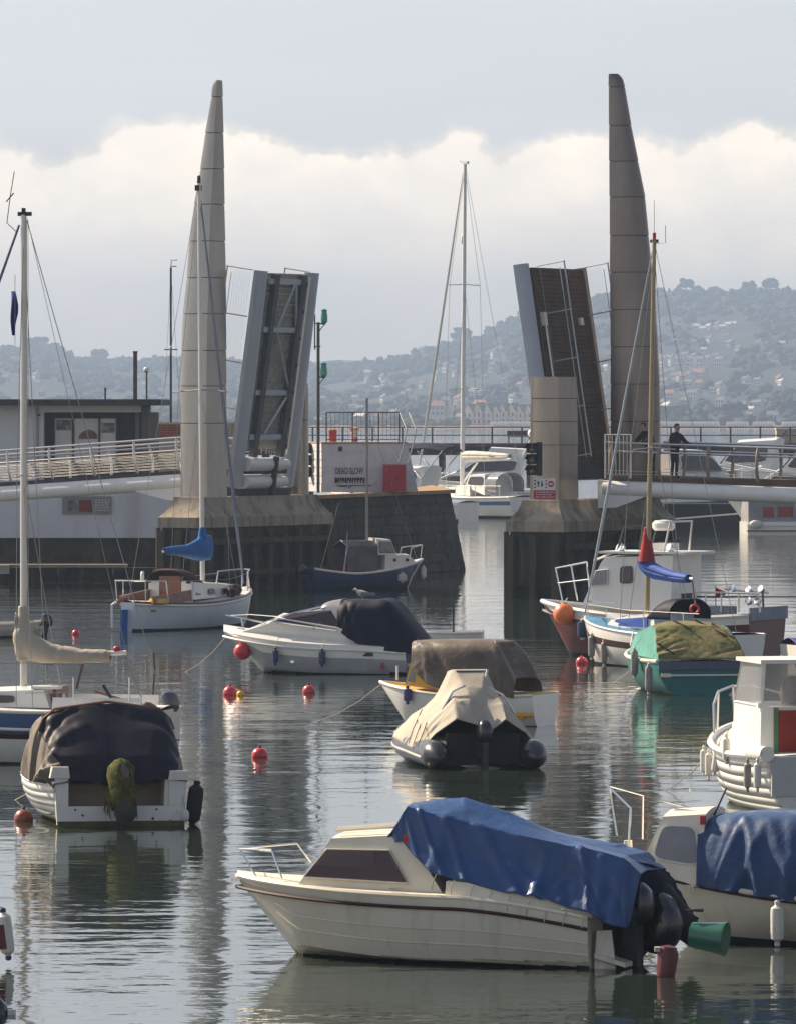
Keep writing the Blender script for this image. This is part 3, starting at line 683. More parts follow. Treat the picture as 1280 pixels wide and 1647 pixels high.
while x < 1.58: w_ = rr.uniform(.05, .09); z0 = rr.choice((.36, .40, .44)); m.box(x, x+w_, -.046, -.036, z0, .54); m.box(x, x+w_*.4, -.046, -.036, .34, .56); x += w_+.022
m.build('worn_lettering', M_INK, e, smooth=False)
m = MB(); m.box(.5, 1.9, -.044, -.036, .235, .262); m.box(.62, .95, -.044, -.036, .2, .23); m.box(.12, .55, -.044, -.036, 1.83, 1.87); m.box(.6, .74, -.044, -.036, 1.55, 1.72); m.build('dark_stain', M_INK, e, smooth=False)
for z in (.75, 1.2, 1.65): m = MB(); m.lathe((-.08, 1.6, z), (-1, 0, 0), [(0, .2), (.22, .2), (.26, .14)], 14); m.build('rubber_fender', M_BLK, e)
# red cabinet
cpos = on_plane(634, 792, P0-wn_*-.55, wn_); 
e = empty('red_cabinet', 'red metal cabinet standing against the whitewashed wall', 'cabinet', (cpos.x, cpos.y, TQ), R(22))
m = MB(); m.box(-.36, .36, -.26, .26, .03, 1.0); m.build('cabinet_body', M_RED, e, smooth=False)
m = MB(); m.box(-.39, .39, -.29, .29, 1.0, 1.05); m.build('cabinet_lid', mk('red_lid', (.5, .12, .11), .45), e, smooth=False)
m = MB(); m.box(-.31, .31, -.285, -.262, .1, .93); m.build('cabinet_door', M_RED, e, smooth=False)
m = MB(); m.box(-.06, .06, -.31, -.287, .5, .55); m.build('handle', M_DARKST, e, smooth=False)
# railing on the wall
TW = TQ+Hw+.05; Yw = 224.4
def rail_thing(name, label, pts, h, mids, bars, mats, post_px=None, r=.03, cat='railing'):
    e = empty(name, label, cat, pts[0]); o = -Vector(pts[0])
    for a in pts: m = MB(); m.tube([Vector(a)+o, Vector(a)+o+Vector((0, 0, h))], r*1.3, 6); m.build('post', mats[0], e)
    m = MB(); m.tube([Vector(a)+o+Vector((0, 0, h)) for a in pts], r, 6); m.build('top_rail', mats[0], e)
    for f in mids: m = MB(); m.tube([Vector(a)+o+Vector((0, 0, h*f)) for a in pts], r*.8, 6); m.build('mid_rail', mats[0], e)
    if bars:
        for a, b in zip(pts, pts[1:]):
            n = int((Vector(b)-Vector(a)).length/bars)
            for k in range(1, n): p = Vector(a).lerp(Vector(b), k/n)+o; m = MB(); m.tube([p+Vector((0, 0, h*.06)), p+Vector((0, 0, h))], r*.35, 4); m.build('bar', mats[1], e)
    return e
M_RUST = mk('rusty_iron', (.105, .075, .075), .8, var=.3, scale=6)
rail_thing('wall_railing', 'dark barred railing along the top of the whitewashed wall', [(at(px, 0, Yw+.26*(px-525)/42*.0).x, Yw, TW) for px in (525, 567, 609, 642)], 1.12, (.08,), .155, (M_RUST, M_RUST), r=.022)
M_POSTR = mk('galvanised_rail', (.33, .33, .33), .6)
e = empty('ladder_rail', 'bent pale ladder rail hooking over the right end of the whitewashed wall', 'railing', at(641, 745, 222.5)); m = MB(); o = -at(641, 745, 222.5)
for dx in (0, .35): m.tube([at(641, 745, 222.5)+o+Vector((dx, 0, 0)), at(650, 712, 222.8)+o+Vector((dx, 0, 0)), at(654, 690, 223)+o+Vector((dx, 0, 0)), at(643, 664, 224)+o+Vector((dx, 0, 0))], .03, 6)
m.build('rail_tube', M_POSTR, e)
e = empty('red_bin', 'small red box behind the railing on the whitewashed wall', 'bin', (at(535.5, 0, 225).x, 225, TW)); m = MB(); m.lathe((0, 0, 0), (0, 0, 1), [(0, .15), (.42, .16), (.44, .17), (.47, .12)], 12); m.build('bin_body', M_RED, e); m = MB(); m.tube([(-.1, -.14, .3), (.1, -.14, .3)], .015, 5); m.build('handle', M_DARKST, e)
e = empty('mooring_bollard', 'rust and white bollard on the whitewashed wall', 'bollard', (at(570, 0, 225.2).x, 225.2, TW)); m = MB(); m.lathe((0, 0, 0), (0, 0, 1), [(0, .14), (.4, .13), (.43, .18), (.52, .18), (.56, .08)], 12); m.build('bollard_body', mk('bollard_paint', (.62, .56, .5), .6, col2=(.28, .08, .04), c2=(.45, .55), scale=5), e)
# green light pole
e = empty('light_pole', 'dark pole carrying two green navigation lights on the quay head', 'navigation light', (at(512, 0, 221.5).x, 221.5, TQ))
z = lambda y: pz(y, 221.5)-TQ; k_ = 221.5/F
m = MB(); m.tube([(0, 0, 0), (0, 0, z(518))], .06, 8); m.build('pole', mk('pole_steel', (.115, .105, .085), .6, .2), e)
m = MB(); m.tube([(-5.5*k_, 0, z(562)), (-5.5*k_, 0, z(505))], .028, 6); m.tube([(-7*k_, 0, z(557)), (4*k_, 0, z(557))], .025, 6); m.tube([(-5.5*k_, 0, z(520)), (0, 0, z(520))], .025, 6); m.build('side_rod', M_DARKST, e)
M_GRN = mk('green_lens', (.012, .30, .18), .22, var=.1, coat=.6)
for y, dx in ((520, 9.5), (606, 9)):
    m = MB(); m.tube([(0, 0, z(y+14)), (dx*k_, 0, z(y+2))], .02, 5); m.tube([(0, 0, z(y)), (12*k_, 0, z(y+1))], .03, 6); m.build('bracket', M_DARKST, e)
    m = MB(); m.lathe((dx*k_, 0, z(y)), (0, 0, 1), [(0, .06), (.06, .13), (.2, .135), (.34, .12), (.44, .10), (.5, .12), (.55, .04)], 14); m.build('green_lamp', M_GRN, e)
# ---- left harbour building on its quay
YB = 222.0; X = lambda px, Y=YB: (px-CX)*Y/F
e = empty('harbour_building', 'low white harbour building with flat dark roof and poster windows', 'building', (X(120), YB, pz(865, YB))); zb = pz(865, YB)
def bx(nm, px0, px1, y0, y1, d0, d1, mt, par=None):
    m = MB(); m.box(X(px0)-X(120), X(px1)-X(120), d0, d1, pz(y1, YB)-zb, pz(y0, YB)-zb); return m.build(nm, mt, par or e, smooth=False)
bx('wall', -420, 70, 652, 775, 0, 9, M_REND); bx('wall', 70, 227, 652, 663, 0, 9, M_REND); bx('wall', -420, 292, 775.3, 865, -.25, 9, M_REND); bx('wall', 70, 240, 663, 775, .8, 9, mk('dark_recess', (.075, .055, .048), .8, var=.2))
bx('roof', -440, 260, 642, 651.7, -.7, 9.5, mk('roof_edge', (.07, .068, .068), .7)); bx('corner_pillar', 227.2, 240, 652, 775, 0, .9, mk('grey_cladding', (.11, .105, .11), .8)); bx('corner_pillar', 217, 224, 664, 775, .3, .78, mk('blue_grey', (.17, .19, .24), .7))
M_POSTG = mk('grey_pipe', (.30, .31, .33), .6)
M_POST = mk('poster_white', (.66, .66, .68), .5, var=.05)
def poster(px0, px1, y0, y1, art):
    p = bx('poster_panel', px0, px1, y0, y1, .62, .74, M_POST)
    for (a, b, c, d_, mt) in art: bx('poster_picture', a, b, c, d_, .606, .618, mt, e)
PIC = mk('photo_print_dark', (.13, .14, .15), .5, var=.7, scale=5, col2=(.4, .38, .36), c2=(.5, .6)); PICR = mk('photo_print_brown', (.18, .11, .085), .5, var=.6, scale=6)
poster(87, 114, 673, 745, [(89, 113, 675, 692, PIC)]); poster(118, 157, 673, 745, []); poster(160, 185, 673, 745, [(162, 183, 680, 696, PIC)])
m = MB(); cx_, cz_ = X(140)-X(120), pz(706, YB)-zb
m.slab([(cx_-.36, .618, cz_), (cx_+.36, .618, cz_), (cx_+.33, .618, cz_+.2), (cx_+.18, .618, cz_+.32), (cx_+.02, .618, cz_+.36), (cx_-.2, .618, cz_+.28), (cx_-.32, .618, cz_+.16)], (0, -.012, 0)); m.build('poster_picture', PICR, e, smooth=False)
m = MB(); m.tube([(X(60)-X(120), -.06, 0.4), (X(60)-X(120), -.06, pz(655, YB)-zb)], .05, 8); m.build('downpipe', M_POSTG, e)
m = MB(); m.box(X(-420)-X(120), X(258)-X(120), -.82, -.705, pz(651, YB)-zb-.02, pz(645, YB)-zb); m.build('gutter', M_DARKST, e, smooth=False)
m = MB(); m.box(X(61)-X(120), X(64.5)-X(120), -.12, -.002, pz(669, YB)-zb, pz(665.5, YB)-zb); m.build('wall_lamp', M_DARKST, e, smooth=False)
for px_ in (87, 118, 160): bx('window_frame', px_-3, px_-.3, 671, 747, .56, .79, M_DARKST)
bx('window_frame', 185.3, 188, 671, 747, .56, .79, M_DARKST); bx('window_frame', 84, 188, 669, 671, .55, .79, M_DARKST)
bx('sign_board', 101, 180, 798, 826, -.33, -.253, mk('grey_board', (.27, .26, .26), .6, var=.08)); bx('sign_picture', 110, 126, 805, 822, -.342, -.333, PIC); bx('sign_picture', 128, 149, 804, 823, -.342, -.333, mk('red_print', (.22, .05, .04), .6, var=.3, scale=7)); 
m = MB()
for k in range(5):
    x = X(153)-X(120)
    while x < X(176)-X(120): w_ = rnd.uniform(.05, .12); m.box(x, x+w_, -.342, -.333, pz(821-4*k, YB)-zb, pz(819.5-4*k, YB)-zb); x += w_+.04
m.build('sign_print', M_POST, e, smooth=False)
for px, py0, w_, lb in ((210, 567, 3.0, 'square dark flue post rising behind the flat roof'), (161, 626, 1.3, 'thin short vent pipe on the flat roof')):
    q = empty('flue_post', lb, 'post', (X(px), YB+4, pz(642, YB+4))); m = MB(); h = pz(py0, YB+4)-pz(642, YB+4); m.box(-w_*.025, w_*.025, -.06, .06, 0, h); m.build('flue', mk('flue_brown', (.13, .095, .09), .7), q, smooth=False); m = MB(); m.box(-w_*.03, w_*.03, -.075, .075, h, h+.06); m.build('flue_cap', M_DARKST, q, smooth=False)
q = empty('street_lamp', 'slim street lamp with a round white head behind the flat roof', 'street lamp', (X(236, 235), 235, pz(660, 235))); h = pz(597, 235)-pz(660, 235); m = MB(); m.tube([(0, 0, -3), (0, 0, h)], .035, 6); m.build('lamp_post', M_DARKST, q); m = MB(); m.ball((-.02, 0, h+.08), (.11, .11, .09)); m.build('lamp_head', M_WHITE, q); m = MB(); m.lathe((-.02, 0, h-.06), (0, 0, 1), [(0, .03), (.05, .1)], 8); m.build('lamp_collar', M_DARKST, q)
# brick wall behind
e = empty('brick_wall', 'low red brick wall between the harbour building and left tower', 'wall', (X(262, 236), 236, pz(705, 236))); M_BRK = mk('red_brick', (.27, .10, .06), .85, var=.35, scale=4); m = MB(); hh = pz(682, 236)-pz(705, 236); m.box(-.75, 3, 0, .4, -2, hh); m.build('wall_core', mk('mortar', (.30, .27, .24), .9), e, smooth=False)
for r_ in range(6):
    for k in range(9): m = MB(); x = -.75+k*.24+(r_ % 2)*.12; z0 = hh-.10-r_*.095; m.box(x, x+.22, -.03, -.002, z0, z0+.08); m.build('brick', M_BRK, e, smooth=False)
m = MB(); m.box(-.8, 3, -.08, .48, hh, hh+.09); m.build('coping', mk('pale_coping', (.45, .36, .28), .8, scale=5), e, smooth=False)
# quay wall under the building, with timber waling and piles
e = empty('quay_wall', 'dark stone quay wall below the harbour building', 'quay wall', (X(100), YB, 0)); ox = X(100); m = MB(); m.box(X(-430)-ox, X(300)-ox, -.1, 11, -2, pz(865.5, YB)); m.build('wall_core', M_STONE, e, smooth=False)
f = Face((X(-60)-ox, -.1, 0), (X(300)-ox, -.1, 0), (X(300)-ox, -.1, pz(866, YB)), (X(-60)-ox, -.1, pz(866, YB)), (0, -1, 0)); course_stones(e, f, X(300)-X(-60), 4, M_STONE, 12, proud=.04)
e = empty('timber_staging', 'low dark timber landing stage along the foot of the left quay wall', 'landing stage', (X(100, 214), 214, 0)); ox = X(100, 214)
m = MB(); m.box(X(-200, 214)-ox, X(205, 214)-ox, -.12, .5, .50, .62); m.build('top_beam', mk('pale_beam', (.34, .31, .27), .7, scale=3), e, smooth=False); m = MB(); m.box(X(-200, 214)-ox, X(262, 214)-ox, 0, .5, -.2, .495); m.build('stage_face', M_WET, e, smooth=False)
for px in (-60, 4, 102, 190, 255): m = MB(); m.tube([(X(px, 214)-ox, -.3, -1), (X(px, 214)-ox, -.3, .46)], .2, 10); m.build('pile', M_BLK, e)
m = MB(); m.box(X(0, 214)-ox, X(16, 214)-ox, -.5, -.14, .28, .6); m.build('block', mk('pale_block', (.4, .38, .33), .8), e, smooth=False)
# ---- outer pier with its railing, far behind the yachts
YP = 400.0; zp = pz(713, YP)
e = empty('outer_pier', 'long outer harbour pier with dark edge behind the yachts', 'pier', (0, YP, 0)); m = MB(); m.box(-40, 60, .5, 5.5, zp-.8, zp-.25); m.build('pier_beam', M_STONE, e, smooth=False)
for k in range(34):
    for yy in (.8, 5.2): m = MB(); m.tube([(-39+k*3, yy, -2), (-39+k*3, yy, zp-.8)], .22, 8); m.build('pile', M_STONE, e)  # made-up open piles, so light gets under the pier to the water
m = MB(); m.box(-40, 60, -.2, 6.2, zp-.248, zp); m.build('pier_deck', mk('pier_edge', (.11, .05, .055), .7), e, smooth=False)
rail_thing('pier_railing', 'long rust coloured railing along the outer pier', [((px-CX)*YP/F, YP+.2, zp) for px in range(455, 1500, 48)], pz(687, YP)-zp, (.5,), 0, (M_RUST, M_RUST), r=.05)
for k, px in enumerate((838, 838)):
    pass
e = empty('pier_bench', 'dark bench on the outer pier left of the drum pillar', 'bench', ((835-CX)*YP/F, YP+1.5, zp)); m = MB(); m.box(-.8, .8, -.2, .2, .42, .48); m.build('seat', M_RUST, e, smooth=False); m = MB(); m.box(-.8, .8, .2, .25, .5, .85); m.build('backrest', M_RUST, e, smooth=False)
for sx_ in (-.7, .7): m = MB(); m.box(sx_-.04, sx_+.04, -.2, .25, 0, .42); m.build('leg', M_RUST, e, smooth=False)
# bits on the outer pier at the far right
e = empty('pier_shelter', 'pale boxed shelter on the outer pier at the right edge', 'shelter', ((1268-CX)*YP/F, YP+1, zp)); m = MB(); m.box(-.75, 3, 0, 1.2, 0, .95); m.build('shelter_wall', mk('shelter_paint', (.50, .46, .36), .7), e, smooth=False); m = MB(); m.box(-.8, 3.05, -.1, 1.3, .95, 1.03); m.build('shelter_roof', M_WHITE, e, smooth=False); m = MB(); m.tube([(-.6, -.02, .1), (-.1, -.02, .85)], .03, 5); m.build('brace', M_RUST, e)
# ================================================================ BOATS
M_GEL = mk('white_gelcoat', (.78, .76, .71), .22, var=.05, scale=1.5, coat=.5, dirt=((.46, .41, .32), .62, .9, 2.0))
M_CREAM = mk('cream_gelcoat', (.60, .56, .46), .22, var=.05, scale=1.5, coat=.6, dirt=((.33, .28, .18), .54, .86, 3.6))
M_DECKC = mk('cream_deck', (.73, .67, .54), .4, var=.07, scale=3)
M_DECKW = mk('white_deck', (.70, .68, .63), .45, var=.07, scale=3, dirt=((.4, .37, .3), .6, .85, 3))
M_FOUL = mk('antifoul_dark', (.020, .028, .038), .6, var=.3)
M_FOULG = mk('weedy_waterline', (.10, .095, .04), .8, var=.4, scale=6)
M_STRK = mk('maroon_strake', (.055, .020, .018), .5, var=.2)
M_TBLUE = mk('blue_tarpaulin', (.020, .066, .195), .42, var=.22, scale=2.5, bump=.012, bscale=9, col2=(.13, .17, .27), c2=(.60, .78), sheen=.0)
M_TNAVY = mk('navy_canvas', (.006, .007, .024), .65, var=.25, scale=3, bump=.006, bscale=12)
M_TGREY = mk('faded_grey_blue_tarp', (.040, .075, .17), .5, var=.25, scale=2.5, bump=.012, bscale=8, col2=(.18, .22, .30), c2=(.54, .76))
M_TBRN = mk('weathered_brown_tarp', (.046, .038, .040), .55, var=.35, scale=2, bump=.012, bscale=8, col2=(.22, .17, .13), c2=(.50, .72), spec=.3)
M_TBGE = mk('beige_canvas', (.42, .375, .31), .7, var=.12, scale=2.2, bump=.008, bscale=9, dirt=((.28, .23, .17), .58, .85, 2))
M_TMOSS = mk('mossy_tarp', (.235, .195, .09), .85, var=.35, scale=3.2, bump=.02, bscale=8, col2=(.11, .125, .04), c2=(.42, .65), dirt=((.26, .22, .15), .6, .8, 5))
M_PBRN = mk('translucent_brown_canopy', (.14, .11, .09), .5, var=.35, scale=2.5, bump=.01, bscale=8, col2=(.26, .22, .18), c2=(.55, .7))
M_WOOD = mk('varnished_wood', (.20, .065, .028), .35, var=.3, scale=4, stretch=(1, 1, .3), coat=.3)
M_CHR = mk('polished_rail', (.78, .77, .75), .16, .95, var=.03)
M_ALU = mk('mast_alloy', (.66, .64, .60), .34, .55, var=.06, scale=2)
M_ALUG = mk('gold_mast', (.34, .27, .165), .34, .6, var=.08)
M_WIRE = mk('rigging_wire', (.30, .29, .28), .45, .5, var=.05)
M_ROPE = mk('pale_rope', (.46, .42, .34), .9, var=.15, scale=20)
M_GLS = glassy('dark_tinted_glass', (.045, .030, .032)); M_GLP = glassy('pinkish_tinted_glass', (.085, .045, .05), .05, .62); M_GLSG = glassy('grey_perspex', (.22, .22, .23), .12)
M_CLR = glassy('clear_screen', (.30, .30, .31), .06, .35)
M_YEL = mk('yellow_paint', (.70, .40, .02), .45, var=.12, scale=3)
M_NAVYH = mk('navy_gelcoat', (.018, .045, .13), .25, var=.12, coat=.5)
M_TEAL = mk('teal_paint', (.014, .15, .14), .4, var=.2, scale=3)
M_MARO = mk('maroon_hull', (.105, .018, .018), .4, var=.3, scale=3)
M_SBLUE = mk('blue_sail_cover', (.022, .125, .36), .55, var=.15, scale=4, bump=.006, bscale=14)
M_DBLUE = mk('deck_blue', (.08, .22, .36), .6, var=.15)
M_BLUEB = mk('blue_band', (.05, .10, .22), .35, var=.12)
M_FEN = mk('white_fender', (.66, .63, .58), .4, var=.1, scale=4, dirt=((.35, .30, .22), .58, .8, 4)); M_FENN = mk('navy_fender', (.02, .03, .09), .4)
M_FENG = mk('grey_fender', (.28, .27, .26), .5, var=.2, scale=5)
M_ORG = mk('orange_float', (.80, .20, .05), .38, var=.1, scale=3, coat=.3); M_BRED = mk('red_float', (.62, .02, .035), .32, var=.15, scale=6, coat=.5, col2=(.40, .03, .04), c2=(.5, .7))
M_BRN = mk('brown_float', (.26, .06, .03), .4, var=.25, scale=4, coat=.2); M_BYEL = mk('yellow_float', (.80, .42, .0), .4)
M_HYP = mk('black_hypalon', (.022, .021, .026), .32, var=.25, scale=3, coat=.3)
M_COWL = mk('black_cowling', (.012, .012, .014), .22, var=.2, coat=.6); M_COWB = mk('brown_cowling', (.10, .06, .05), .3, var=.2, coat=.4)
M_WEED = mk('seaweed_cloth', (.10, .095, .022), .9, var=.5, scale=9, bump=.02, bscale=14, col2=(.035, .045, .012), c2=(.45, .6))
M_GBUC = mk('green_bucket', (.004, .085, .055), .3, var=.15, scale=3, coat=.3)

class Boat:
    def __init__(s, name, label, cat, px, py, ref, head, group=None, trim=0.0):
        Y = wY(py); w = Vector(((px-CX)*Y/F, Y, 0)); h = R(head)
        s.Rm = Matrix.Rotation(h, 3, 'Z'); s.loc = w-s.Rm @ Vector((ref[0], ref[1], 0)); s.Ri = s.Rm.transposed()
        s.e = empty(name, label, cat, s.loc, h, group); s.h = h
    def ray(s, px, py): return s.Ri @ (Vector((0, 0, CH))-s.loc), s.Ri @ Vector(((px-CX)/F, 1, -(py-HY)/F))
    def on(s, ax, px, py, c):
        o, d = s.ray(px, py); return o+d*((c-o[ax])/d[ax])
    def y(s, px, py, c=0.0): return s.on(1, px, py, c)
    def x(s, px, py, c=0.0): return s.on(0, px, py, c)
    def z(s, px, py, c=0.0): return s.on(2, px, py, c)
    def w(s, p): return s.loc+s.Rm @ Vector(p)
    def part(s, name, mb, mats, parent=None, smooth=True, ang=38, label=None):
        o = mb.build(name, mats, parent or s.e, smooth, ang)
        if label: o['label'] = label
        return o
    def tube(s, name, pts, r, mat, n=6, parent=None, label=None):
        m = MB(); m.tube(pts, r, n); return s.part(name, m, mat, parent, label=label)
    def box(s, name, a, mat, parent=None, label=None):
        m = MB(); m.box(*a); return s.part(name, m, mat, parent, False, label=label)
class Hull:
    """hull lines: t 0 stern .. 1 bow, q 0 keel .. 1 sheer"""
    def __init__(s, L, B, fs, fm, fb, draft=.22, wt=.85, ts=.78, te=1.0, full=2.2, chine=False, tmax=.42, flare=.0, tumble=1.0):
        s.__dict__.update(locals())
    def x(s, t): return -s.L/2+s.L*t
    def b(s, t):
        if t < s.tmax: return s.B/2*(s.wt+(1-s.wt)*math.sin(t/s.tmax*math.pi/2))
        u = (t-s.tmax)/(1-s.tmax); return max(s.B/2*(1-u**s.full)**(.85), .015)
    def zs(s, t):
        if t > .35: return s.fm+(s.fb-s.fm)*((t-.35)/.65)**1.7
        return s.fm+(s.fs-s.fm)*((.35-t)/.35)**1.5
    def zk(s, t):
        if t < s.ts: return -s.draft
        return -s.draft+(s.zs(1)-.04+s.draft)*((t-s.ts)/(1-s.ts))**s.te
    def pt(s, t, q, side=1):
        b, zs, zk = s.b(t), s.zs(t), s.zk(t)
        if s.chine:
            c = .36+.22*max(0, (t-.45)/.55)**1.5; bc = b*(.90-.42*max(0, (t-.4)/.6)**1.4); zc = zk+(zs-zk)*c*.72
            if q < .4: y, z = bc*q/.4, zk+(zc-zk)*q/.4
            else: k = (q-.4)/.6; y, z = bc+(b-bc)*k+b*.03*math.sin(k*math.pi), zc+(zs-zc)*k
        else:
            a = q*math.pi/2; f = 1-s.flare*max(0, (t-.5)/.5)**1.5
            y = b*(math.sin(a)**.8)*(f+(1-f)*q**2); z = zk+(zs-zk)*(1-math.cos(a))**(.9)
        return Vector((s.x(t), side*y, z))
    def sheer(s, t, side=1, dy=0.0, dz=0.0): p = s.pt(t, 1, side); return Vector((p.x, side*max(abs(p.y)+dy, 0.0), p.z+dz))
    def y_at(s, x): return s.b((x+s.L/2)/s.L)
    def z_at(s, x): return s.zs((x+s.L/2)/s.L)
def make_hull(B_, h, mats, bands, n=30, nq=14, transom=True, name='hull', topmat=None):
    """bands: function (z fraction q, t, z) -> material index"""
    m = MB(); rows = []
    for i in range(n+1):
        t = i/n; rows.append([h.pt(t, 1-j/nq, 1) for j in range(nq)]+[h.pt(t, j/nq, -1) for j in range(nq+1)])
    def mi(i, j):
        c = (rows[i][j]+rows[i+1][j+1])/2; q = 1-(j+.5)/nq if j < nq else (j-nq+.5)/nq
        return bands(q, (i+.5)/n, c.z)
    m.grid(rows, mats=mi)
    if transom: m.mat(bands(.5, 0, .3)); m.poly(rows[0])
    return B_.part(name, m, mats, ang=30)
def gunwale(B_, h, r, mat, name='gunwale', dz=0.0, dy=0.0, t0=0.0, n=26, sides=(1, -1)):
    for sd in sides: B_.tube(name, [h.sheer(lerp(t0, 1, i/n), sd, dy, dz) for i in range(n+1)], r, mat, 6)
def deck(B_, h, mat, dz=-.02, camber=.05, t0=0, t1=1, name='deck', inset=.01):
    m = MB(); rows = []
    for i in range(23):
        t = lerp(t0, t1, i/22); a = h.sheer(t, 1, -inset, dz); b = h.sheer(t, -1, -inset, dz)
        rows.append([a.lerp(b, k/6)+Vector((0, 0, camber*(1-((k/6)*2-1)**2))) for k in range(7)])
    m.grid(rows); return B_.part(name, m, mat)
def cover(B_, name, mat, secs, nu=30, nv=26, amp=.03, seed=0.0, fx=1.6, fy=5.0, lin_u=False, lin_v=False, label=None, thick=.012, creases=0, ca=.03, matfn=None):
    rows = wrinkle(loft(secs, nu, nv, lin_u, lin_v), amp, seed, fx, fy, creases, ca)
    m = MB(); m.grid(rows, mats=(lambda i, j: matfn((i+.5)/nu, (j+.5)/nv)) if matfn else None); o = B_.part(name, m, mat, ang=60, label=label)
    md = o.modifiers.new('cloth', 'SOLIDIFY'); md.thickness = thick; md.offset = -1
    return o
def tent(ridge, edge, sh=((.80, .50), (.42, .90)), edge2=None):
    """one cross-section of a cover: port edge, shoulders, ridge, mirrored to starboard"""
    e1 = Vector(edge); e2 = Vector(edge2) if edge2 else Vector((e1.x, -e1.y, e1.z)); r = Vector(ridge)
    def mid(e_, k): ky, kz = k; return Vector((lerp(r.x, e_.x, ky), lerp(r.y, e_.y, ky), lerp(e_.z, r.z, kz)))
    return [e1, mid(e1, sh[0]), mid(e1, sh[1]), r, mid(e2, sh[1]), mid(e2, sh[0]), e2]
def cabin(B_, prof, mat, name='cabin', camber=.05, inset_top=0.0, parent=None):
    """solid between a port profile (base front, up, over the roof, base rear) and its mirror image"""
    P = [Vector(p) for p in prof]; rows = []
    for p in P: rows.append([Vector((p.x, p.y*(1-2*k/6), p.z+camber*(1-(2*k/6-1)**2)*(1 if p.z > P[0].z+.05 else 0))) for k in range(7)])
    m = MB(); m.grid(rows); m.poly(P); m.poly([Vector((p.x, -p.y, p.z)) for p in P][::-1])
    return B_.part(name, m, mat, parent, ang=25)
def window(B_, pts, glass, frame, out=(0, 1, 0), r=.012, both=True, parent=None, name='window', inset=.002):
    o_ = Vector(out).normalized(); P = [Vector(p)+o_*.004 for p in pts]
    for sd in ((1, -1) if both else (1,)):
        Q = [Vector((p.x, p.y*sd, p.z)) for p in P]; oo = Vector((o_.x, o_.y*sd, o_.z))
        m = MB(); m.slab(Q if sd > 0 else Q[::-1], oo*.006); w = B_.part(name, m, glass, parent, False)
        if frame: f = MB(); f.tube(Q+[Q[0], Q[1]], r, 5, False); B_.part('frame', f, frame, w if not parent else parent)
def rounded(pts, k=.22, n=3):
    P = [Vector(p) for p in pts]; out = []; N_ = len(P)
    for i in range(N_):
        a, b, c = P[i-1], P[i], P[(i+1) % N_]; p, q = b.lerp(a, k), b.lerp(c, k)
        for j in range(n+1): t = j/n; out.append((1-t)**2*p+2*t*(1-t)*b+t*t*q)
    return out
def outboard(B_, loc, sc=1.0, rz=0.0, tilt=0.0, cowl=None, leg=None, name='outboard_motor', label=None, parent=None, prop=True):
    """an outboard hung on a transom: clamp, cowling, leg, cavitation plate, skeg and propeller. local -x is aft"""
    M = Matrix.Translation(loc) @ Matrix.Rotation(rz, 4, 'Z') @ Matrix.Rotation(tilt, 4, 'Y') @ Matrix.Scale(sc, 4)
    cowl = cowl or M_COWL; leg = leg or M_DARKST
    c = MB(); sec = []
    for z, a, b, x0 in ((.10, .16, .11, -.20), (.16, .21, .14, -.21), (.30, .23, .145, -.21), (.42, .21, .135, -.20), (.50, .15, .10, -.18), (.53, .06, .04, -.16)):
        sec.append([Vector((x0+a*math.copysign(abs(math.cos(k*math.pi/8))**.7, math.cos(k*math.pi/8)), b*math.copysign(abs(math.sin(k*math.pi/8))**.7, math.sin(k*math.pi/8)), z)) for k in range(16)])
    c.grid(sec, True); c.poly(sec[0][::-1]); c.poly(sec[-1]); c.box(-.36, -.05, -.150, .150, .285, .30); c.tr(M); o = B_.part(name, c, cowl, parent, label=label)
    if parent: return o
    l = MB(); l.box(-.02, .06, -.11, .11, -.22, .12); l.box(-.30, -.12, -.055, .055, -.62, .12); l.box(-.40, -.06, -.10, .10, -.50, -.475)
    l.slab([(-.30, -.015, -.95), (-.14, -.015, -.95), (-.12, -.015, -.6), (-.30, -.015, -.6)], (0, .03, 0)); l.lathe((-.08, 0, -.68), (-1, 0, 0), [(0, .02), (.06, .06), (.24, .065), (.34, .03)], 10); l.tr(M); B_.part('drive_leg', l, leg, o)
    if prop:
        p = MB()
        for k in range(3):
            a = k*2.09; p.slab([Vector((-.38, math.cos(a+q)*.13*w_, -.68+math.sin(a+q)*.13*w_)) for q, w_ in ((-.25, .25), (-.5, .9), (0, 1), (.4, .8), (.2, .25))], (-.03, 0, 0))
        p.tr(M); B_.part('propeller', p, leg, o)
    t = MB(); t.tube([M @ Vector((.05, 0, .12)), M @ Vector((.38, .02, .2))], .018*sc, 6); B_.part('tiller', t, leg, o)
    return o
def fender(wp, ln, r, mat, label, rope_to=None, endmat=None, tilt=(0, 0), group=None, name='fender'):
    e = empty(name, label, 'fender', wp, 0, group); m = MB(); ax = Vector((tilt[0], tilt[1], 1)).normalized()
    pr = [(-ln/2, r*.25), (-ln/2+.03, r*.45), (-ln*.38, r*.92), (-ln*.25, r), (ln*.25, r), (ln*.38, r*.92), (ln/2-.03, r*.45), (ln/2, r*.25)]
    m.lathe((0, 0, 0), ax, pr, 12); m.build('fender_body', mat, e)
    for sg in (-1, 1): c = MB(); c.lathe(ax*sg*(ln/2-.012), ax*sg, [(0, r*.42), (.035, r*.42), (.05, r*.2)], 10); c.build('fender_end', endmat or mat, e)
    if rope_to is not None: q = MB(); q.tube([ax*(ln/2+.03), Vector(rope_to)-Vector(wp)], .007, 5); q.build('rope', M_ROPE, e)
    return e
def pulpit(B_, pts, posts, r=.016, mat=None, name='pulpit_rail'):
    B_.tube(name, pts, r, mat or M_CHR, 7)
    for a, b in posts: B_.tube('stanchion', [a, b], r*.85, mat or M_CHR, 6)
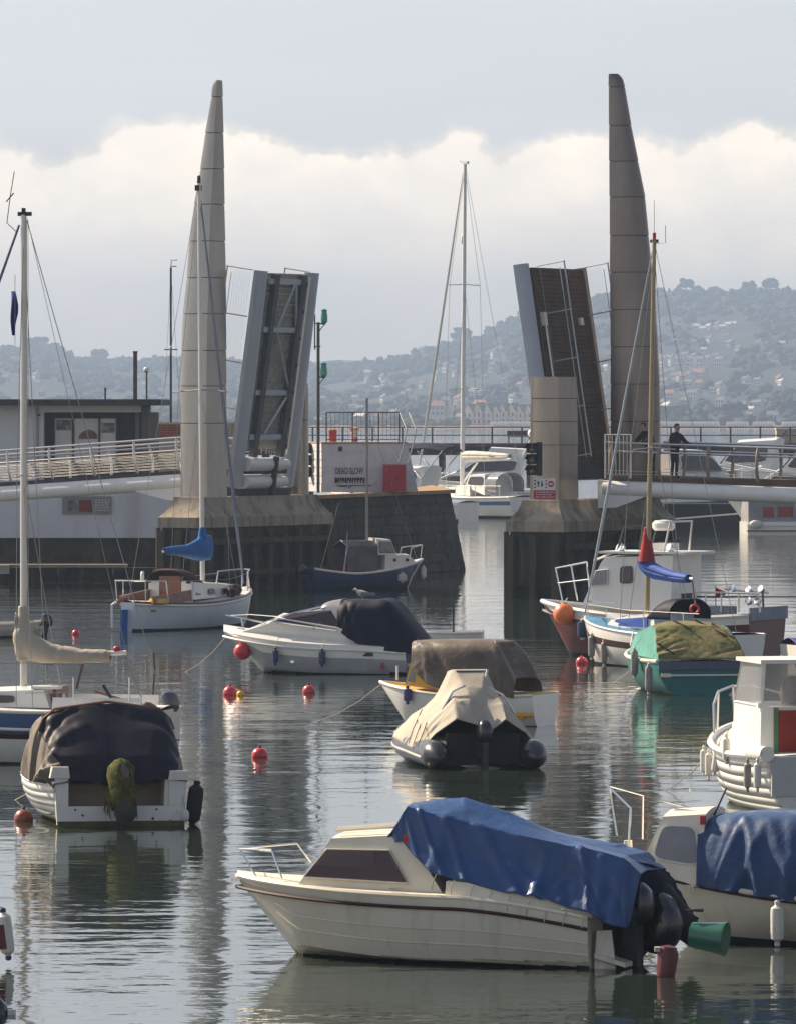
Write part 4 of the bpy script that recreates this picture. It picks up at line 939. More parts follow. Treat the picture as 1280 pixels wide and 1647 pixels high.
def buoy(px, py, rpx, mat, label, squash=1.0, group=None, sink=.35):
    Y = wY(py); r = rpx*Y/F; e = empty('mooring_buoy', label, 'buoy', ((px-CX)*Y/F, Y, 0), 0, group)
    m = MB(); m.ball((0, 0, r*(1-2*sink)*.9), (r, r, r*squash), 18, 12); m.build('float', mat, e)
    n = MB(); n.lathe((0, 0, r*(1-2*sink)*.9+r*squash-.015), (0, 0, 1), [(0, r*.22), (.03, r*.2), (.05, r*.1)], 8); n.tube([(0, 0, r+.0), (r*.12, 0, r*1.12), (0, 0, r*1.2), (-r*.12, 0, r*1.12), (0, 0, r)], .008, 5); n.build('mooring_ring', M_DARKST, e)
    return e
def hang_ball(wp, r, mat, label, top): e = empty('round_fender', label, 'fender', wp); m = MB(); m.ball((0, 0, 0), r, 18, 12); m.build('ball', mat, e); m = MB(); m.lathe((0, 0, r*.95), (0, 0, 1), [(0, r*.25), (.04, r*.22)], 8); m.tube([(0, 0, r), Vector(top)-Vector(wp)], .012, 5); m.build('rope', M_ROPE, e)
# ---------------------------------------------------------------- cream cabin boat with blue tarpaulin, right in front
B = Boat('cabin_boat', 'cream cabin cruiser in the foreground with bright blue tarpaulin over its cockpit', 'boat', 945, 1560, (-2.23, .74), 160)
h = Hull(4.46, 1.72, .57, .76, .87, .20, .88, .80, 1.0, 2.3, chine=True, tmax=.45)
hull_o = make_hull(B, h, [M_CREAM, M_FOUL, M_STRK, mk('scummy_cream', (.34, .31, .20), .5, var=.3, scale=5)], lambda q, t, z: 1 if z < .03 else (3 if z < .075 else 0), 60, 60)
gunwale(B, h, .022, M_STRK, 'rubbing_strake', -.125, .012); gunwale(B, h, .028, M_DECKC, 'gunwale', .0, -.012)
deck(B, h, M_DECKC, .012, .045)
for q_ in (.56, .70): B.tube('hull_moulding', [h.pt(lerp(0.0, .86, i/24), q_, 1)+Vector((0, .004, 0)) for i in range(25)], .009, M_CREAM, 5)
# coaming / cabin: traced on the port side at its own width
A0, A1, A2, A3 = B.y(478, 1417, .56), B.y(533, 1349, .46), B.y(655, 1343, .46), B.y(712, 1420, .58)
A0 = A0+Vector((0, .02, -.07)); A3 = A3+Vector((0, .02, -.12))
cab = cabin(B, [A0, A1, A2, A3], M_DECKC, camber=.05)
W0, W1, W2, W3 = B.y(489, 1411, .592), B.y(526, 1366, .515), B.y(626, 1368, .515), B.y(655, 1421, .604)
window(B, [W0, W1, W2, W3], M_GLP, M_DECKC, (0, 1, .15), .010, parent=None)
dk = glassy('cabin_dark_panel', (.02, .014, .014), .5)  # dark panels on the solid wall stand in for the unlit cabin inside
for q in ([W0.lerp(W1, .02), W0.lerp(W1, .42), W3.lerp(W2, .42), W3.lerp(W2, .02)], [W3.lerp(W0, .05), W2.lerp(W1, .04), W2.lerp(W1, .26), W3.lerp(W0, .30)]):
    m = MB(); m.slab([p+Vector((0, .001, 0)) for p in q], (0, .002, 0)); B.part('cabin_dark_panel', m, dk, smooth=False)
fr = MB(); f0, f1 = A0.lerp(A1, .12), A0.lerp(A1, .88); fr.slab([Vector((f0.x+.012, f0.y*.86, f0.z)), Vector((f1.x+.012, f1.y*.82, f1.z)), Vector((f1.x+.012, -f1.y*.82, f1.z)), Vector((f0.x+.012, -f0.y*.86, f0.z))], (.008, 0, .008)); B.part('windscreen', fr, M_GLS, smooth=False)
for k in range(3): B.tube('roof_rail', [B.y(540+k*2, 1341-k*2.5, .36-.2*k)+Vector((0,0,.03)), B.y(650, 1333-k*2, .36-.2*k)+Vector((0,0,.03))], .016, M_DECKC)
B.box('nav_light', (A2.x-.05, A2.x+.03, .45, .52, A2.z-.09, A2.z+.0), mk('red_lamp', (.45, .02, .02), .3))
# side coaming behind the cabin
cm = MB(); c0 = A3; c1 = B.y(950, 1478, .66)
for sd in (1, -1): cm.grid([[Vector((x_, sd*(h.y_at(x_)-.06), h.z_at(x_))), Vector((x_, sd*(h.y_at(x_)-.10), h.z_at(x_)+.17)), Vector((x_, sd*(h.y_at(x_)-.16), h.z_at(x_)+.18)), Vector((x_, sd*(h.y_at(x_)-.18), h.z_at(x_)))] for x_ in [lerp(c0.x-.1, -2.26, i/12) for i in range(13)]])
B.part('coaming', cm, M_DECKC, smooth=False)
for px_, py_ in ((635, 1432), (865, 1470)): p = B.y(px_, py_, .78); B.box('cleat', (p.x-.07, p.x+.07, .74, .78, p.z-.012, p.z+.022), M_CHR)
p = B.y(822, 1452, .74); B.tube('stanchion', [p, p+Vector((-.05, -.02, .10))], .012, M_CHR)
for px_ in (840, 905, 780): p = B.y(px_, 1448+(px_-780)*.17, .70); B.box('snap_hook', (p.x-.015, p.x+.015, .69, .72, p.z-.02, p.z+.05), M_CHR)
# tarpaulin, traced ridge and skirt
def st(rx, ry, ex, ey, ew, sh): return tent(B.y(rx, ry, 0), B.y(ex, ey, ew), sh)
def s7(edge, ew, sh, ridge, sag=.03):
    e_ = B.y(*edge, ew); s_ = B.y(*sh, .46); r_ = B.y(*ridge, 0); m_ = (e_+s_)/2+Vector((0, -sag, -sag)); q = [e_, m_, s_, r_]
    return q+[Vector((p.x, -p.y, p.z)) for p in (s_, m_, e_)]
secs = [s7((620, 1357), .40, (626, 1348), (634, 1340), 0), s7((646, 1354), .50, (655, 1299), (664, 1293), .0), s7((694, 1406), .66, (690, 1309), (700, 1288), .02), s7((748, 1420), .74, (745, 1323), (747, 1284), .05), s7((815, 1438), .77, (812, 1340), (814, 1307), .06),
        s7((882, 1450), .78, (880, 1355), (882, 1338), .06), s7((938, 1467), .78, (948, 1367), (950, 1362), .03), s7((985, 1490), .78, (1002, 1382), (1006, 1378), .0), s7((1010, 1495), .62, (1030, 1408), (1040, 1402), .0)]
cover(B, 'tarpaulin', M_TBLUE, secs, 112, 84, .013, 3.0, 1.2, 2.2, lin_u=True, lin_v=True, creases=30, ca=.05)
for k in range(9):
    a = B.y(700+k*30, 1412+k*8.6 if k < 6 else 1438+k*4.5, .80); B.tube('lashing', [a+Vector((0, -.02, .03)), a+Vector((.02, .02, -.05)), a+Vector((.03, .03, -.13))], .006, M_ROPE, 5)
skirt = [[B.y(1012, 1384, .05), B.y(1048, 1392, -.2), B.y(1075, 1405, -.5)], [B.y(1020, 1430, .1), B.y(1070, 1440, -.2), B.y(1100, 1450, -.5)], [B.y(1012, 1480, .15), B.y(1078, 1480, -.15), B.y(1118, 1478, -.45)]]
cover(B, 'tarpaulin_tail', M_TNAVY, skirt, 14, 14, .03, 8.0)
outboard(B, (-2.33, .10, .36), 1.15, R(-14), R(0), M_COWL, M_DARKST, label='upright black outboard with round glossy cowling')
o2 = outboard(B, (-2.32, -.36, .42), 1.35, R(-24), R(-52), M_COWL, M_BLK, label='second black outboard tilted right up', prop=False)
# step bracket
B.tube('tilted_leg', [B.y(1022, 1402, -.2), B.y(1060, 1440, -.3), B.y(1100, 1490, -.38), B.y(1122, 1512, -.42)], [.12, .17, .16, .12], M_BLK, 12, o2)
m = MB(); m.slab([(-2.28, .66, .12), (-2.62, .60, .02), (-2.62, .34, .02), (-2.28, .40, .12)], (0, 0, .05)); m.slab([(-2.27, .62, -.1), (-2.5, .5, -.1), (-2.42, .46, .42), (-2.29, .58, .42)], (0, .03, 0)); B.part('boarding_step', m, M_CREAM, smooth=False)
# pulpit
b0 = h.sheer(.97, 1, 0, .02); 
pp = [B.y(480, 1418, .45)+Vector((0, 0, .0)), B.y(437, 1368, .32), B.y(386, 1366, .1), B.y(388, 1365, -.1), B.y(478, 1357, -.32), B.y(500, 1385, -.45)]
pulpit(B, [pp[1], pp[2], pp[3], pp[4]], [(pp[1], B.y(454, 1414, .42)), (pp[2], B.y(415, 1416, .2)), (pp[4], B.y(500, 1388, -.4))], .013)
B.box('bow_roller', (2.18, 2.30, -.04, .04, .80, .85), M_CHR)
# bucket over the tilted leg, red fender tucked beside it
bu = empty('green_bucket', 'upturned green plastic bucket tied over the tilted outboard leg', 'bucket', at(1112, 1504, 63.9), 0)
ax = Vector((1, -.35, -.10)).normalized(); m = MB(); rb = 26*63.9/F; ln = 56*63.9/F; m.lathe((0, 0, 0), ax, [(0, rb*.78), (ln*.9, rb), (ln, rb*1.06), (ln*1.03, rb*1.06)], 22); m.build('bucket_body', M_GBUC, bu)
m = MB(); m.tube([Vector((0, 0, rb))+ax*ln*.2, Vector((-.06, 0, rb*1.5)), Vector((.0, 0, rb*1.6))+ax*ln*.35], .02, 6); m.build('bucket_lashing', M_BLK, bu)
f_ = empty('dinghy_fender', 'dark red fender half sunk between the outboard and the next boat', 'fender', at(1070, 1544, 64.6)); m = MB(); m.lathe((0, 0, -.22), (.1, 0, 1), [(0, .02), (.03, .10), (.28, .12), (.36, .09), (.38, .02)], 12); m.build('fender_body', M_MARO, f_); m = MB(); m.box(-.12, -.06, -.08, .02, .09, .14); m.build('fender_tag', mk('pale_rag', (.45, .43, .40), .8), f_)

# ---------------------------------------------------------------- right lower cabin boat
B = Boat('cabin_boat', 'white cabin boat with rounded side window and faded blue tarpaulin at lower right', 'boat', 1345, 1525, (0, .94), 164)
h = Hull(5.4, 1.95, .55, .50, .86, .22, .86, .82, .9, 2.4, tmax=.45)
make_hull(B, h, [M_CREAM, M_FOUL], lambda q, t, z: 1 if z < .05 else 0, 36, 16)
gunwale(B, h, .032, M_DECKC, 'gunwale', -.01, .01); gunwale(B, h, .014, M_STRK, 'rubbing_strake', -.06, .016); deck(B, h, M_DECKC, .01, .05)
C0, C1, C2, C3 = B.y(1030, 1392, .58), B.y(1066, 1314, .50), B.y(1135, 1310, .50), B.y(1122, 1428, .70)
cabin(B, [C0, C1, C2, C3], M_DECKC, camber=.06)
window(B, rounded([B.y(1049, 1381, .60), B.y(1066, 1328, .535), B.y(1119, 1330, .535), B.y(1125, 1394, .64)], .25), M_GLSG, M_WHITE, (0, 1, .2), .012)
B.box('nav_light', (C2.x-.0, C2.x+.06, .49, .54, C2.z-.12, C2.z-.02), mk('red_lamp', (.45, .02, .02), .3))
B.tube('stem_post', [h.pt(1, .5)+Vector((-.02, 0, -.1)), h.sheer(1)+Vector((.0, 0, .26))], .05, M_DECKC, 8)
def st(rx, ry, ex, ey, ew, sh): return tent(B.y(rx, ry, 0), B.y(ex, ey, ew), sh)
S0 = ((.95, .42), (.62, .93))
secs = [st(1128, 1318, 1120, 1426, .72, S0), st(1180, 1309, 1165, 1434, .82, S0), st(1240, 1306, 1240, 1446, .93, S0), st(1320, 1308, 1330, 1462, .97, S0), st(1430, 1318, 1430, 1470, .97, S0), st(1560, 1352, 1560, 1480, .92, S0), st(1690, 1410, 1660, 1486, .84, S0)]
cover(B, 'tarpaulin', M_TGREY, secs, 100, 64, .020, 21.0, 1.2, 2.6, lin_u=True, creases=30, ca=.06)
pulpit(B, [B.y(977, 1264, .1), B.y(1014, 1300, .36), B.y(1012, 1330, .40)], [(B.y(1014, 1300, .36), B.y(1010, 1372, .42)), (B.y(980, 1268, .1), B.y(992, 1345, .12))], .014)
B.tube('pulpit_rail', [B.y(977, 1264, .1), B.y(1034, 1280, -.36), B.y(1128, 1306, -.5)], .011, M_CHR); B.tube('stanchion', [B.y(1034, 1280, -.36), B.y(1033, 1350, -.4)], .012, M_CHR)
B.tube('roof_rail', [B.y(1085, 1302, .2), B.y(1124, 1306, .3), B.y(1130, 1318, .34)], .014, M_CHR); B.tube('roof_rail', [B.y(1085, 1302, .2), B.y(1084, 1316, .22)], .012, M_CHR)
B.tube('aerial', [B.y(1148, 1312, .1), B.y(1168, 1268, .0)], .012, M_DARKST)
B.box('cleat', (C3.x+.02, C3.x+.16, .74, .80, C3.z-.03, C3.z+.03), M_CHR)
p = B.y(1250, 1486, 1.06); fender(B.w(p), .47, .082, M_FEN, 'white sausage fender hanging on the hull at the lower right edge', B.w(B.y(1262, 1448, .98)))
# ---------------------------------------------------------------- tarp covered clinker boat, stern on, lower left
B = Boat('clinker_boat', 'white clinker boat seen stern on under a sagging dark tarpaulin at left', 'boat', 193, 1330, (-2.2, 0), 103)
h = Hull(4.4, 2.16, .66, .60, .86, .2, .90, .80, .8, 2.3, tmax=.45)
make_hull(B, h, [M_WHITE, M_FOULG], lambda q, t, z: 1 if z < .05 else 0, 26, 16, transom=False, name='inner_hull')
NS = 6
for sd in (1, -1):                                               # the strakes, lapped
    for k in range(NS):
        q0, q1 = .42+.58*k/NS, .42+.58*(k+1)/NS; rows = []
        for i in range(23):
            t = i/22; rows.append([h.pt(t, q0-.012, sd)+Vector((0, sd*.030*min(1, (1-t)*6), 0)), h.pt(t, q1, sd)+Vector((0, sd*.010*min(1, (1-t)*6), 0))])
        m = MB(); m.grid(rows); o = B.part('strake', m, M_WHITE if k else M_FOULG); md = o.modifiers.new('plank', 'SOLIDIFY'); md.thickness = .014
gunwale(B, h, .035, M_WHITE, 'gunwale')
# transom: two quarter posts and a cut-down board
xt = -2.2
def tz_(px_, py_): p = B.x(px_, py_, xt); return (p.y, p.z)
def tslab(name, pts, mat, d=.05, xo=0.0): m = MB(); m.slab([(xt+xo, *tz_(*p)) for p in pts], (d, 0, 0)); return B.part(name, m, mat, smooth=False)
tslab('transom_board', [(92, 1328), (296, 1328), (299, 1296), (90, 1298)], M_WHITE)
tslab('transom_post', [(90, 1298), (110, 1298), (110, 1250), (89, 1250)], M_WHITE, xo=.001); tslab('transom_post', [(272, 1296), (299, 1296), (300, 1254), (272, 1254)], M_WHITE, xo=.001)
tslab('stern_knee', [(264, 1296), (272, 1296), (272, 1250), (266, 1250)], M_DECKC, .3, .02); tslab('post_cap', [(80, 1252), (112, 1252), (110, 1234), (84, 1234)], M_DECKW, .14, -.03); tslab('post_cap', [(270, 1255), (304, 1255), (302, 1240), (274, 1240)], M_DECKW, .14, -.03)
m = MB(); m.box(xt+.4, xt+.46, -.9, .9, .1, .62); B.part('well_board', m, mk('beige_ply', (.34, .26, .18), .6), smooth=False); m = MB(); m.box(xt+.05, xt+1.2, -.88, .88, .12, .16); B.part('well_floor', m, mk('dark_bilge', (.10, .08, .06), .8), smooth=False)
tslab('weed_line', [(92, 1331), (297, 1331), (297, 1320), (92, 1322)], M_FOULG, .008, -.009)
zt = lambda py_: B.y(170, py_, 0)
def sec(x, pts): return [Vector((x, y, z)) for y, z in pts]
secs = [sec(-2.24, [(1.02, .66), (.74, .70), (.40, .67), (0, .60), (-.4, .66), (-.72, .72), (-1.02, .68)]),
        sec(-2.02, [(1.08, .66), (.86, .96), (.48, 1.05), (0, 1.00), (-.48, 1.03), (-.86, .95), (-1.06, .68)]),
        sec(-1.60, [(1.13, .64), (1.00, 1.24), (.62, 1.40), (0, 1.40), (-.62, 1.40), (-.96, 1.24), (-1.11, .66)]),
        sec(-1.16, [(1.14, .62), (1.03, 1.42), (.80, 1.68), (0, 1.78), (-.80, 1.66), (-1.0, 1.40), (-1.13, .64)]),
        sec(-1.06, [(1.14, .62), (1.03, 1.42), (.80, 1.69), (0, 1.79), (-.80, 1.67), (-1.0, 1.40), (-1.13, .64)]),
        sec(-.5, [(1.14, .62), (1.04, 1.36), (.70, 1.62), (0, 1.70), (-.70, 1.62), (-1.02, 1.36), (-1.13, .62)]),
        sec(.6, [(1.04, .66), (.88, 1.05), (.5, 1.30), (0, 1.40), (-.5, 1.30), (-.88, 1.05), (-1.04, .66)]),
        sec(1.5, [(.72, .74), (.6, .9), (.35, 1.0), (0, 1.08), (-.35, 1.0), (-.6, .9), (-.72, .74)]), sec(2.1, [(.2, .84), (.15, .86), (.08, .88), (0, .9), (-.08, .88), (-.15, .86), (-.2, .84)])]
cover(B, 'tarpaulin', [mk('grey_brown_tarp', (.17, .145, .125), .6, var=.25, scale=2, bump=.01, bscale=8, col2=(.08, .065, .06), c2=(.5, .7)), mk('dark_vinyl_panel', (.016, .015, .024), .5, var=.3, scale=2, spec=.18, col2=(.07, .06, .055), c2=(.6, .8))], secs, 91, 91, .022, 31.0, 3.4, .7, lin_u=True, creases=34, ca=.085, matfn=lambda u, v: 1 if u < 3/7+.005 and .15 < v < .88 else 0, label='dark tarpaulin with pale grey brown sides')
B.tube('canopy_hoop', [(-1.12, y, z) for y, z in ((1.05, 1.40), (.98, 1.56), (.80, 1.71), (0, 1.81), (-.80, 1.69), (-.96, 1.54), (-1.02, 1.38))], .022, mk('hoop_brown', (.20, .10, .06), .6))
ob = outboard(B, (-2.22, .02, .46), 1.0, 0, 0, M_COWB, M_DARKST, label='outboard wrapped in weed green cloth')
m = MB(); rows = []
for i, (z, r) in enumerate(((.30, .26), (.42, .25), (.58, .25), (.75, .24), (.90, .20), (1.0, .12), (1.03, .03))):
    rows.append([Vector((-2.40+r*1.1*math.cos(a)*(1+.30*fbm(math.cos(a)*2.4, z*6, math.sin(a)*2.4)), .02+r*.85*math.sin(a)*(1+.35*fbm(z*6, math.sin(a)*3, 5)), z+(.07*fbm(a*2, 3) if i == 0 else 0))) for a in [2*math.pi*k/22 for k in range(22)]])
m.grid(rows, True); m.poly(rows[-1]); B.part('motor_cloth', m, M_WEED, ob, ang=60)
for k in range(9): a = k*.7; B.tube('weed_strand', [(-2.40+.27*math.cos(a), .02+.22*math.sin(a), .42), (-2.42+.29*math.cos(a), .03+.24*math.sin(a), .26), (-2.41+.26*math.cos(a+.2), .02+.24*math.sin(a+.2), .12+.05*(k % 3))], [.018, .014, .005], M_WEED, 5, ob)
m = MB(); m.lathe((-2.62, .0, .24), (-1, 0, .1), [(0, .15), (.02, .17), (.05, .17), (.07, .1), (.10, .05)], 18); B.part('round_guard', m, mk('dull_guard', (.055, .05, .042), .6, var=.3), ob)
for px_, py_, r_ in ((121, 1303, .012), (133, 1312, .014), (252, 1302, .012), (246, 1317, .016)): y_, z_ = tz_(px_, py_); m = MB(); m.lathe((xt+.001, y_, z_), (-1, 0, 0), [(0, r_*1.5), (.01, r_)], 8); B.part('rust_bolt', m, M_RUST)
p = tz_(313, 1300); fender(B.w((xt+.2, p[0]-.04, p[1]+.05)), .62, .12, M_BLK, 'black fender hanging off the right quarter of the tarpaulin covered boat', B.w((xt+.3, -1.05, .7)), tilt=(.12, 0))
p = tz_(295, 1312); e = empty('white_float', 'small white float at the right transom corner of the clinker boat', 'float', B.w((xt-.05, p[0]-.02, p[1]))); m = MB(); m.ball((0, 0, 0), (.06, .06, .10)); m.build('float_body', M_FEN, e); m = MB(); m.tube([(0, 0, .08), (-.05, .05, .3)], .007, 5); m.build('rope', M_ROPE, e)

# ---------------------------------------------------------------- yacht with beige sail cover at the left edge
B = Boat('sailing_yacht', 'white and blue yacht at the left edge with beige sail cover on its boom', 'sailing boat', 38, 1225, (-.29, 0), 168)
h = Hull(5.9, 2.2, .95, .92, 1.15, .3, .72, .84, 1.0, 2.2, tmax=.45)
make_hull(B, h, [M_GEL, M_FOULG, M_BLUEB, M_STRK], lambda q, t, z: 1 if z < .05 else (2 if q > .80 else (3 if q > .72 else 0)), 34, 18)
gunwale(B, h, .03, M_GEL, 'toe_rail'); gunwale(B, h, .03, M_GEL, 'rubbing_strake', -.30, .012); deck(B, h, M_DECKW, .0, .07)
zd = 1.0
cabin(B, [(1.6, .50, zd), (1.35, .46, zd+.20), (-.82, .62, zd+.30), (-.94, .64, zd-.02)], M_GEL, 'coachroof', .06)
window(B, rounded([Vector((.9, .55, zd+.06)), Vector((.85, .53, zd+.17)), Vector((-.3, .63, zd+.2)), Vector((-.3, .64, zd+.06))]), M_GLS, None, (0, 1, .2))
m = MB(); m.box(-1.0, -.93, -.40, .40, zd-.25, zd+.34); B.part('companionway_door', m, M_WOOD, smooth=False)
m = MB(); m.lathe((-1.01, .05, zd+.12), (-1, .0, 0), [(0, .09), (.03, .09), (.04, .06)], 16); B.part('compass', m, M_WHITE)
m = MB(); m.box(-1.1, -.6, .38, .62, zd+.31, zd+.36); B.part('hatch_runner', m, M_WHITE, smooth=False)
for sd in (1, -1):
    m = MB(); rows = [[Vector((x, sd*(.66+.08*math.sin((x+2.6)*1.5)), zd-.02)), Vector((x, sd*(.60+.08*math.sin((x+2.6)*1.5)), zd+.17)), Vector((x, sd*(.54+.08*math.sin((x+2.6)*1.5)), zd-.02))] for x in [-2.6+.16*k for k in range(11)]]; m.grid(rows); B.part('coaming', m, M_GEL)
m = MB(); m.box(-2.6, -.95, -.5, .5, .78, .82); B.part('cockpit_sole', m, M_DECKW, smooth=False)
B.tube('tiller', [(-2.5, 0, 1.0), (-1.6, .05, 1.25)], .025, M_WOOD)
mb = B.y(38, 1088, 0); mt_ = B.y(36.5, 345, 0); mx_ = -.29
B.tube('mast', [(mx_, 0, zd+.2), (mx_, 0, mt_.z*.5), (mx_, 0, mt_.z)], [.062, .060, .052], M_ALU, 10)
B.box('masthead', (mx_-.14, mx_+.10, -.04, .04, mt_.z-.02, mt_.z+.05), M_DARKST)
B.tube('masthead_aerial', [B.y(26, 372, .1), B.y(11, 358, .1), B.y(17, 312, .1), B.y(23, 275, .1)], .008, M_DARKST); B.tube('wind_vane', [B.y(10, 324, .1), B.y(22, 310, .1)], .012, M_DARKST); B.box('masthead_lamp', (mx_-.03, mx_+.03, -.03, .03, mt_.z+.05, mt_.z+.12), M_DARKST)
fs = Vector((2.85, 0, 1.2)); hd = Vector((mx_+.08, 0, mt_.z-.18))
B.tube('furled_jib', [hd, hd.lerp(fs, .3), hd.lerp(fs, .7), fs], [.02, .035, .05, .03], mk('indigo_furl', (.10, .085, .20), .6))
B.tube('backstay', [Vector((mx_-.06, 0, mt_.z-.1)), Vector((-2.85, 0, 1.0))], .008, M_WIRE)
for sd in (1, -1):
    B.tube('shroud', [Vector((mx_, 0, mt_.z-.25)), Vector((mx_-.05, sd*.62, mt_.z*.52)), Vector((mx_-.15, sd*1.02, 1.0))], .007, M_WIRE)
    B.tube('lower_shroud', [Vector((mx_, 0, mt_.z*.52)), Vector((mx_-.45, sd*1.02, 1.0))], .007, M_WIRE)
B.tube('spreader', [(mx_, .64, mt_.z*.52), (mx_, 0, mt_.z*.525), (mx_, -.64, mt_.z*.52)], .016, M_ALU)
for dy in (-.035, .05): B.tube('halyard', [Vector((mx_-.07, dy, mt_.z-.1)), Vector((mx_-.075, dy, zd+.5))], .006, M_ROPE)
# boom and cover
b0, b1 = B.y(42, 1055, 0), B.y(203, 1050, .0)
B.tube('boom', [b0, b1], .045, M_GEL, 10)
secs = []
for px_, yt, yb, wd in ((26, 985, 1010, .075), (30, 1005, 1062, .14), (46, 1012, 1063, .19), (66, 1026, 1066, .19), (92, 1037, 1067, .17), (130, 1043, 1067, .14), (168, 1045, 1065, .12), (178, 1047, 1063, .10)):
    a, b = B.y(px_, yt, 0), B.y(px_, yb, 0); c = (a+b)/2; rz_ = (a.z-b.z)/2
    secs.append([c+Vector((0, wd*math.sin(q), rz_*math.cos(q))) for q in [2*math.pi*k/12 for k in range(13)]])
cover(B, 'sail_cover', M_TBGE, secs, 50, 36, .028, 41.0, 1.5, 8)
secs = []
for py_, wd in ((975, .065), (990, .085), (1005, .10), (1020, .16), (1040, .14), (1063, .10)):
    a = B.y(36, py_, 0); secs.append([Vector((mx_+.0, 0, a.z))+Vector((wd*1.1*math.cos(q), wd*math.sin(q), 0)) for q in [2*math.pi*k/12 for k in range(13)]])
cover(B, 'mast_boot', M_TBGE, secs, 24, 20, .02, 44.0, 2.0, 6)
m = MB(); q = B.y(188, 1047, 0); m.ball(q+Vector((0, 0, .03)), (.07, .05, .06)); B.part('red_boom_cap', m, M_RED); B.tube('boom_strut', [B.y(133, 1068, .1), B.y(123, 1108, .2)], .022, mk('purple_brown_strut', (.16, .09, .10), .6))
B.tube('mainsheet', [B.y(200, 1052, 0), B.y(228, 1122, 0)], .012, M_WIRE); B.tube('mainsheet', [B.y(195, 1052, 0), B.y(232, 1118, 0)], .008, M_WIRE)
B.tube('topping_lift', [b1, Vector((mx_-.06, 0, mt_.z-.05))], .005, M_WIRE)
for a_, b_ in (((0, 1066), (150, 1068)), ((40, 1115), (118, 1114)), ((140, 1090), (260, 1116))): B.tube('guard_wire', [B.y(*a_, .9), B.y(*b_, .9)], .007, M_WIRE)
for px_ in (118, 208): B.tube('stanchion', [B.y(px_, 1130, .95), B.y(px_, 1090, .95)], .014, M_CHR)
outboard(B, tuple(B.y(212, 1128, .45)-Vector((0, 0, .42))), .95, R(20), R(-28), M_COWB, M_WHITE, label='brown outboard tilted up at the stern of the yacht', prop=False)
outboard(B, tuple(B.y(262, 1128, -.2)-Vector((0, 0, .28))), .85, R(60), 0, mk('slate_cowling', (.06, .065, .085), .3, coat=.4), M_STRK, label='slate grey outboard on the stern rail', prop=False)
B.tube('ensign_staff', [B.y(246, 1118, -.2), B.y(249, 1080, -.2), B.y(247, 1050, -.2)], .014, M_DARKST); B.tube('stern_crutch', [B.y(180, 1125, .3), B.y(166, 1102, .3)], .03, M_DARKST)
pg = B.y(24, 500, .2); fl = empty('courtesy_flag', 'limp blue flag hanging beside the left mast', 'flag', B.w(pg)); m = MB(); m.grid([[Vector((.02*math.sin(j*1.3+i), .03*math.cos(j*1.7+i*.6), -.13*i))+Vector((( j-2)*.022*(1+.5*math.sin(i*.8)), 0, 0)) for j in range(5)] for i in range(7)]); m.v = [p+Vector((-.02, 0, .35)) for p in m.v]; m.build('flag_cloth', mk('flag_blue', (.03, .05, .25), .7), fl); m = MB(); m.tube([(0, 0, -.6), (0, 0, .65)], .006, 5); m.build('halyard', M_ROPE, fl)
p = B.y(3, 1080, .5); e = empty('red_jerry_bag', 'red bag lying on the yacht deck at the left edge', 'bag', B.w((1.0, .3, zd+.25))); m = MB(); m.ball((0, 0, .1), (.22, .2, .17), M=Matrix.Identity(3)); m.build('bag_body', M_RED, e); m = MB(); m.tube([(-.1, 0, .26), (0, 0, .33), (.1, 0, .26)], .012, 5); m.build('handle', M_BLK, e)
# small tender behind
B = Boat('tender', 'small pale tender with black outboard half out of the frame at left', 'dinghy', -30, 1026, (0, .6), 178)
h = Hull(3.1, 1.3, .42, .36, .5, .12, .85, .8, .8, 2.3)
make_hull(B, h, [M_CREAM, M_FOUL], lambda q, t, z: 1 if z < .03 else 0, 18, 8); gunwale(B, h, .04, M_DECKC); deck(B, h, mk('tender_inside', (.30, .28, .25), .8), -.18, 0)
outboard(B, (-1.55, 0, .26), .75, 0, R(-10), M_COWL)
B.tube('boom_spar', [B.y(-60, 1012, .3), B.y(68, 1010, .2)], .05, M_DECKC)
# ---------------------------------------------------------------- white speedboat with navy cover
B = Boat('speedboat', 'white speedboat with navy canvas cockpit cover and raked windscreen', 'boat', 652, 1086, (-2.3, .92), 168)
h = Hull(4.6, 2.05, .62, .70, .96, .2, .90, .76, .9, 2.4, chine=True, tmax=.45)
make_hull(B, h, [M_GEL, M_FOUL, mk('grey_topside', (.36, .36, .37), .25, coat=.4)], lambda q, t, z: 1 if z < .04 else (0 if q > .72 else 2), 36, 18)
gunwale(B, h, .03, M_GEL, 'rubbing_strake', -.12, .012); deck(B, h, M_GEL, .0, .16)
F0 = [B.y(412, 1012, .70), B.y(440, 998, .60), B.y(470, 990, .55)]
cabin(B, [h.sheer(.93, 1, -.02, -.02), B.y(432, 1003, .52), B.y(448, 994, .60), B.y(545, 1010, .80), B.y(640, 1042, .88), B.y(652, 1052, .88)], M_GEL, 'foredeck', .10)
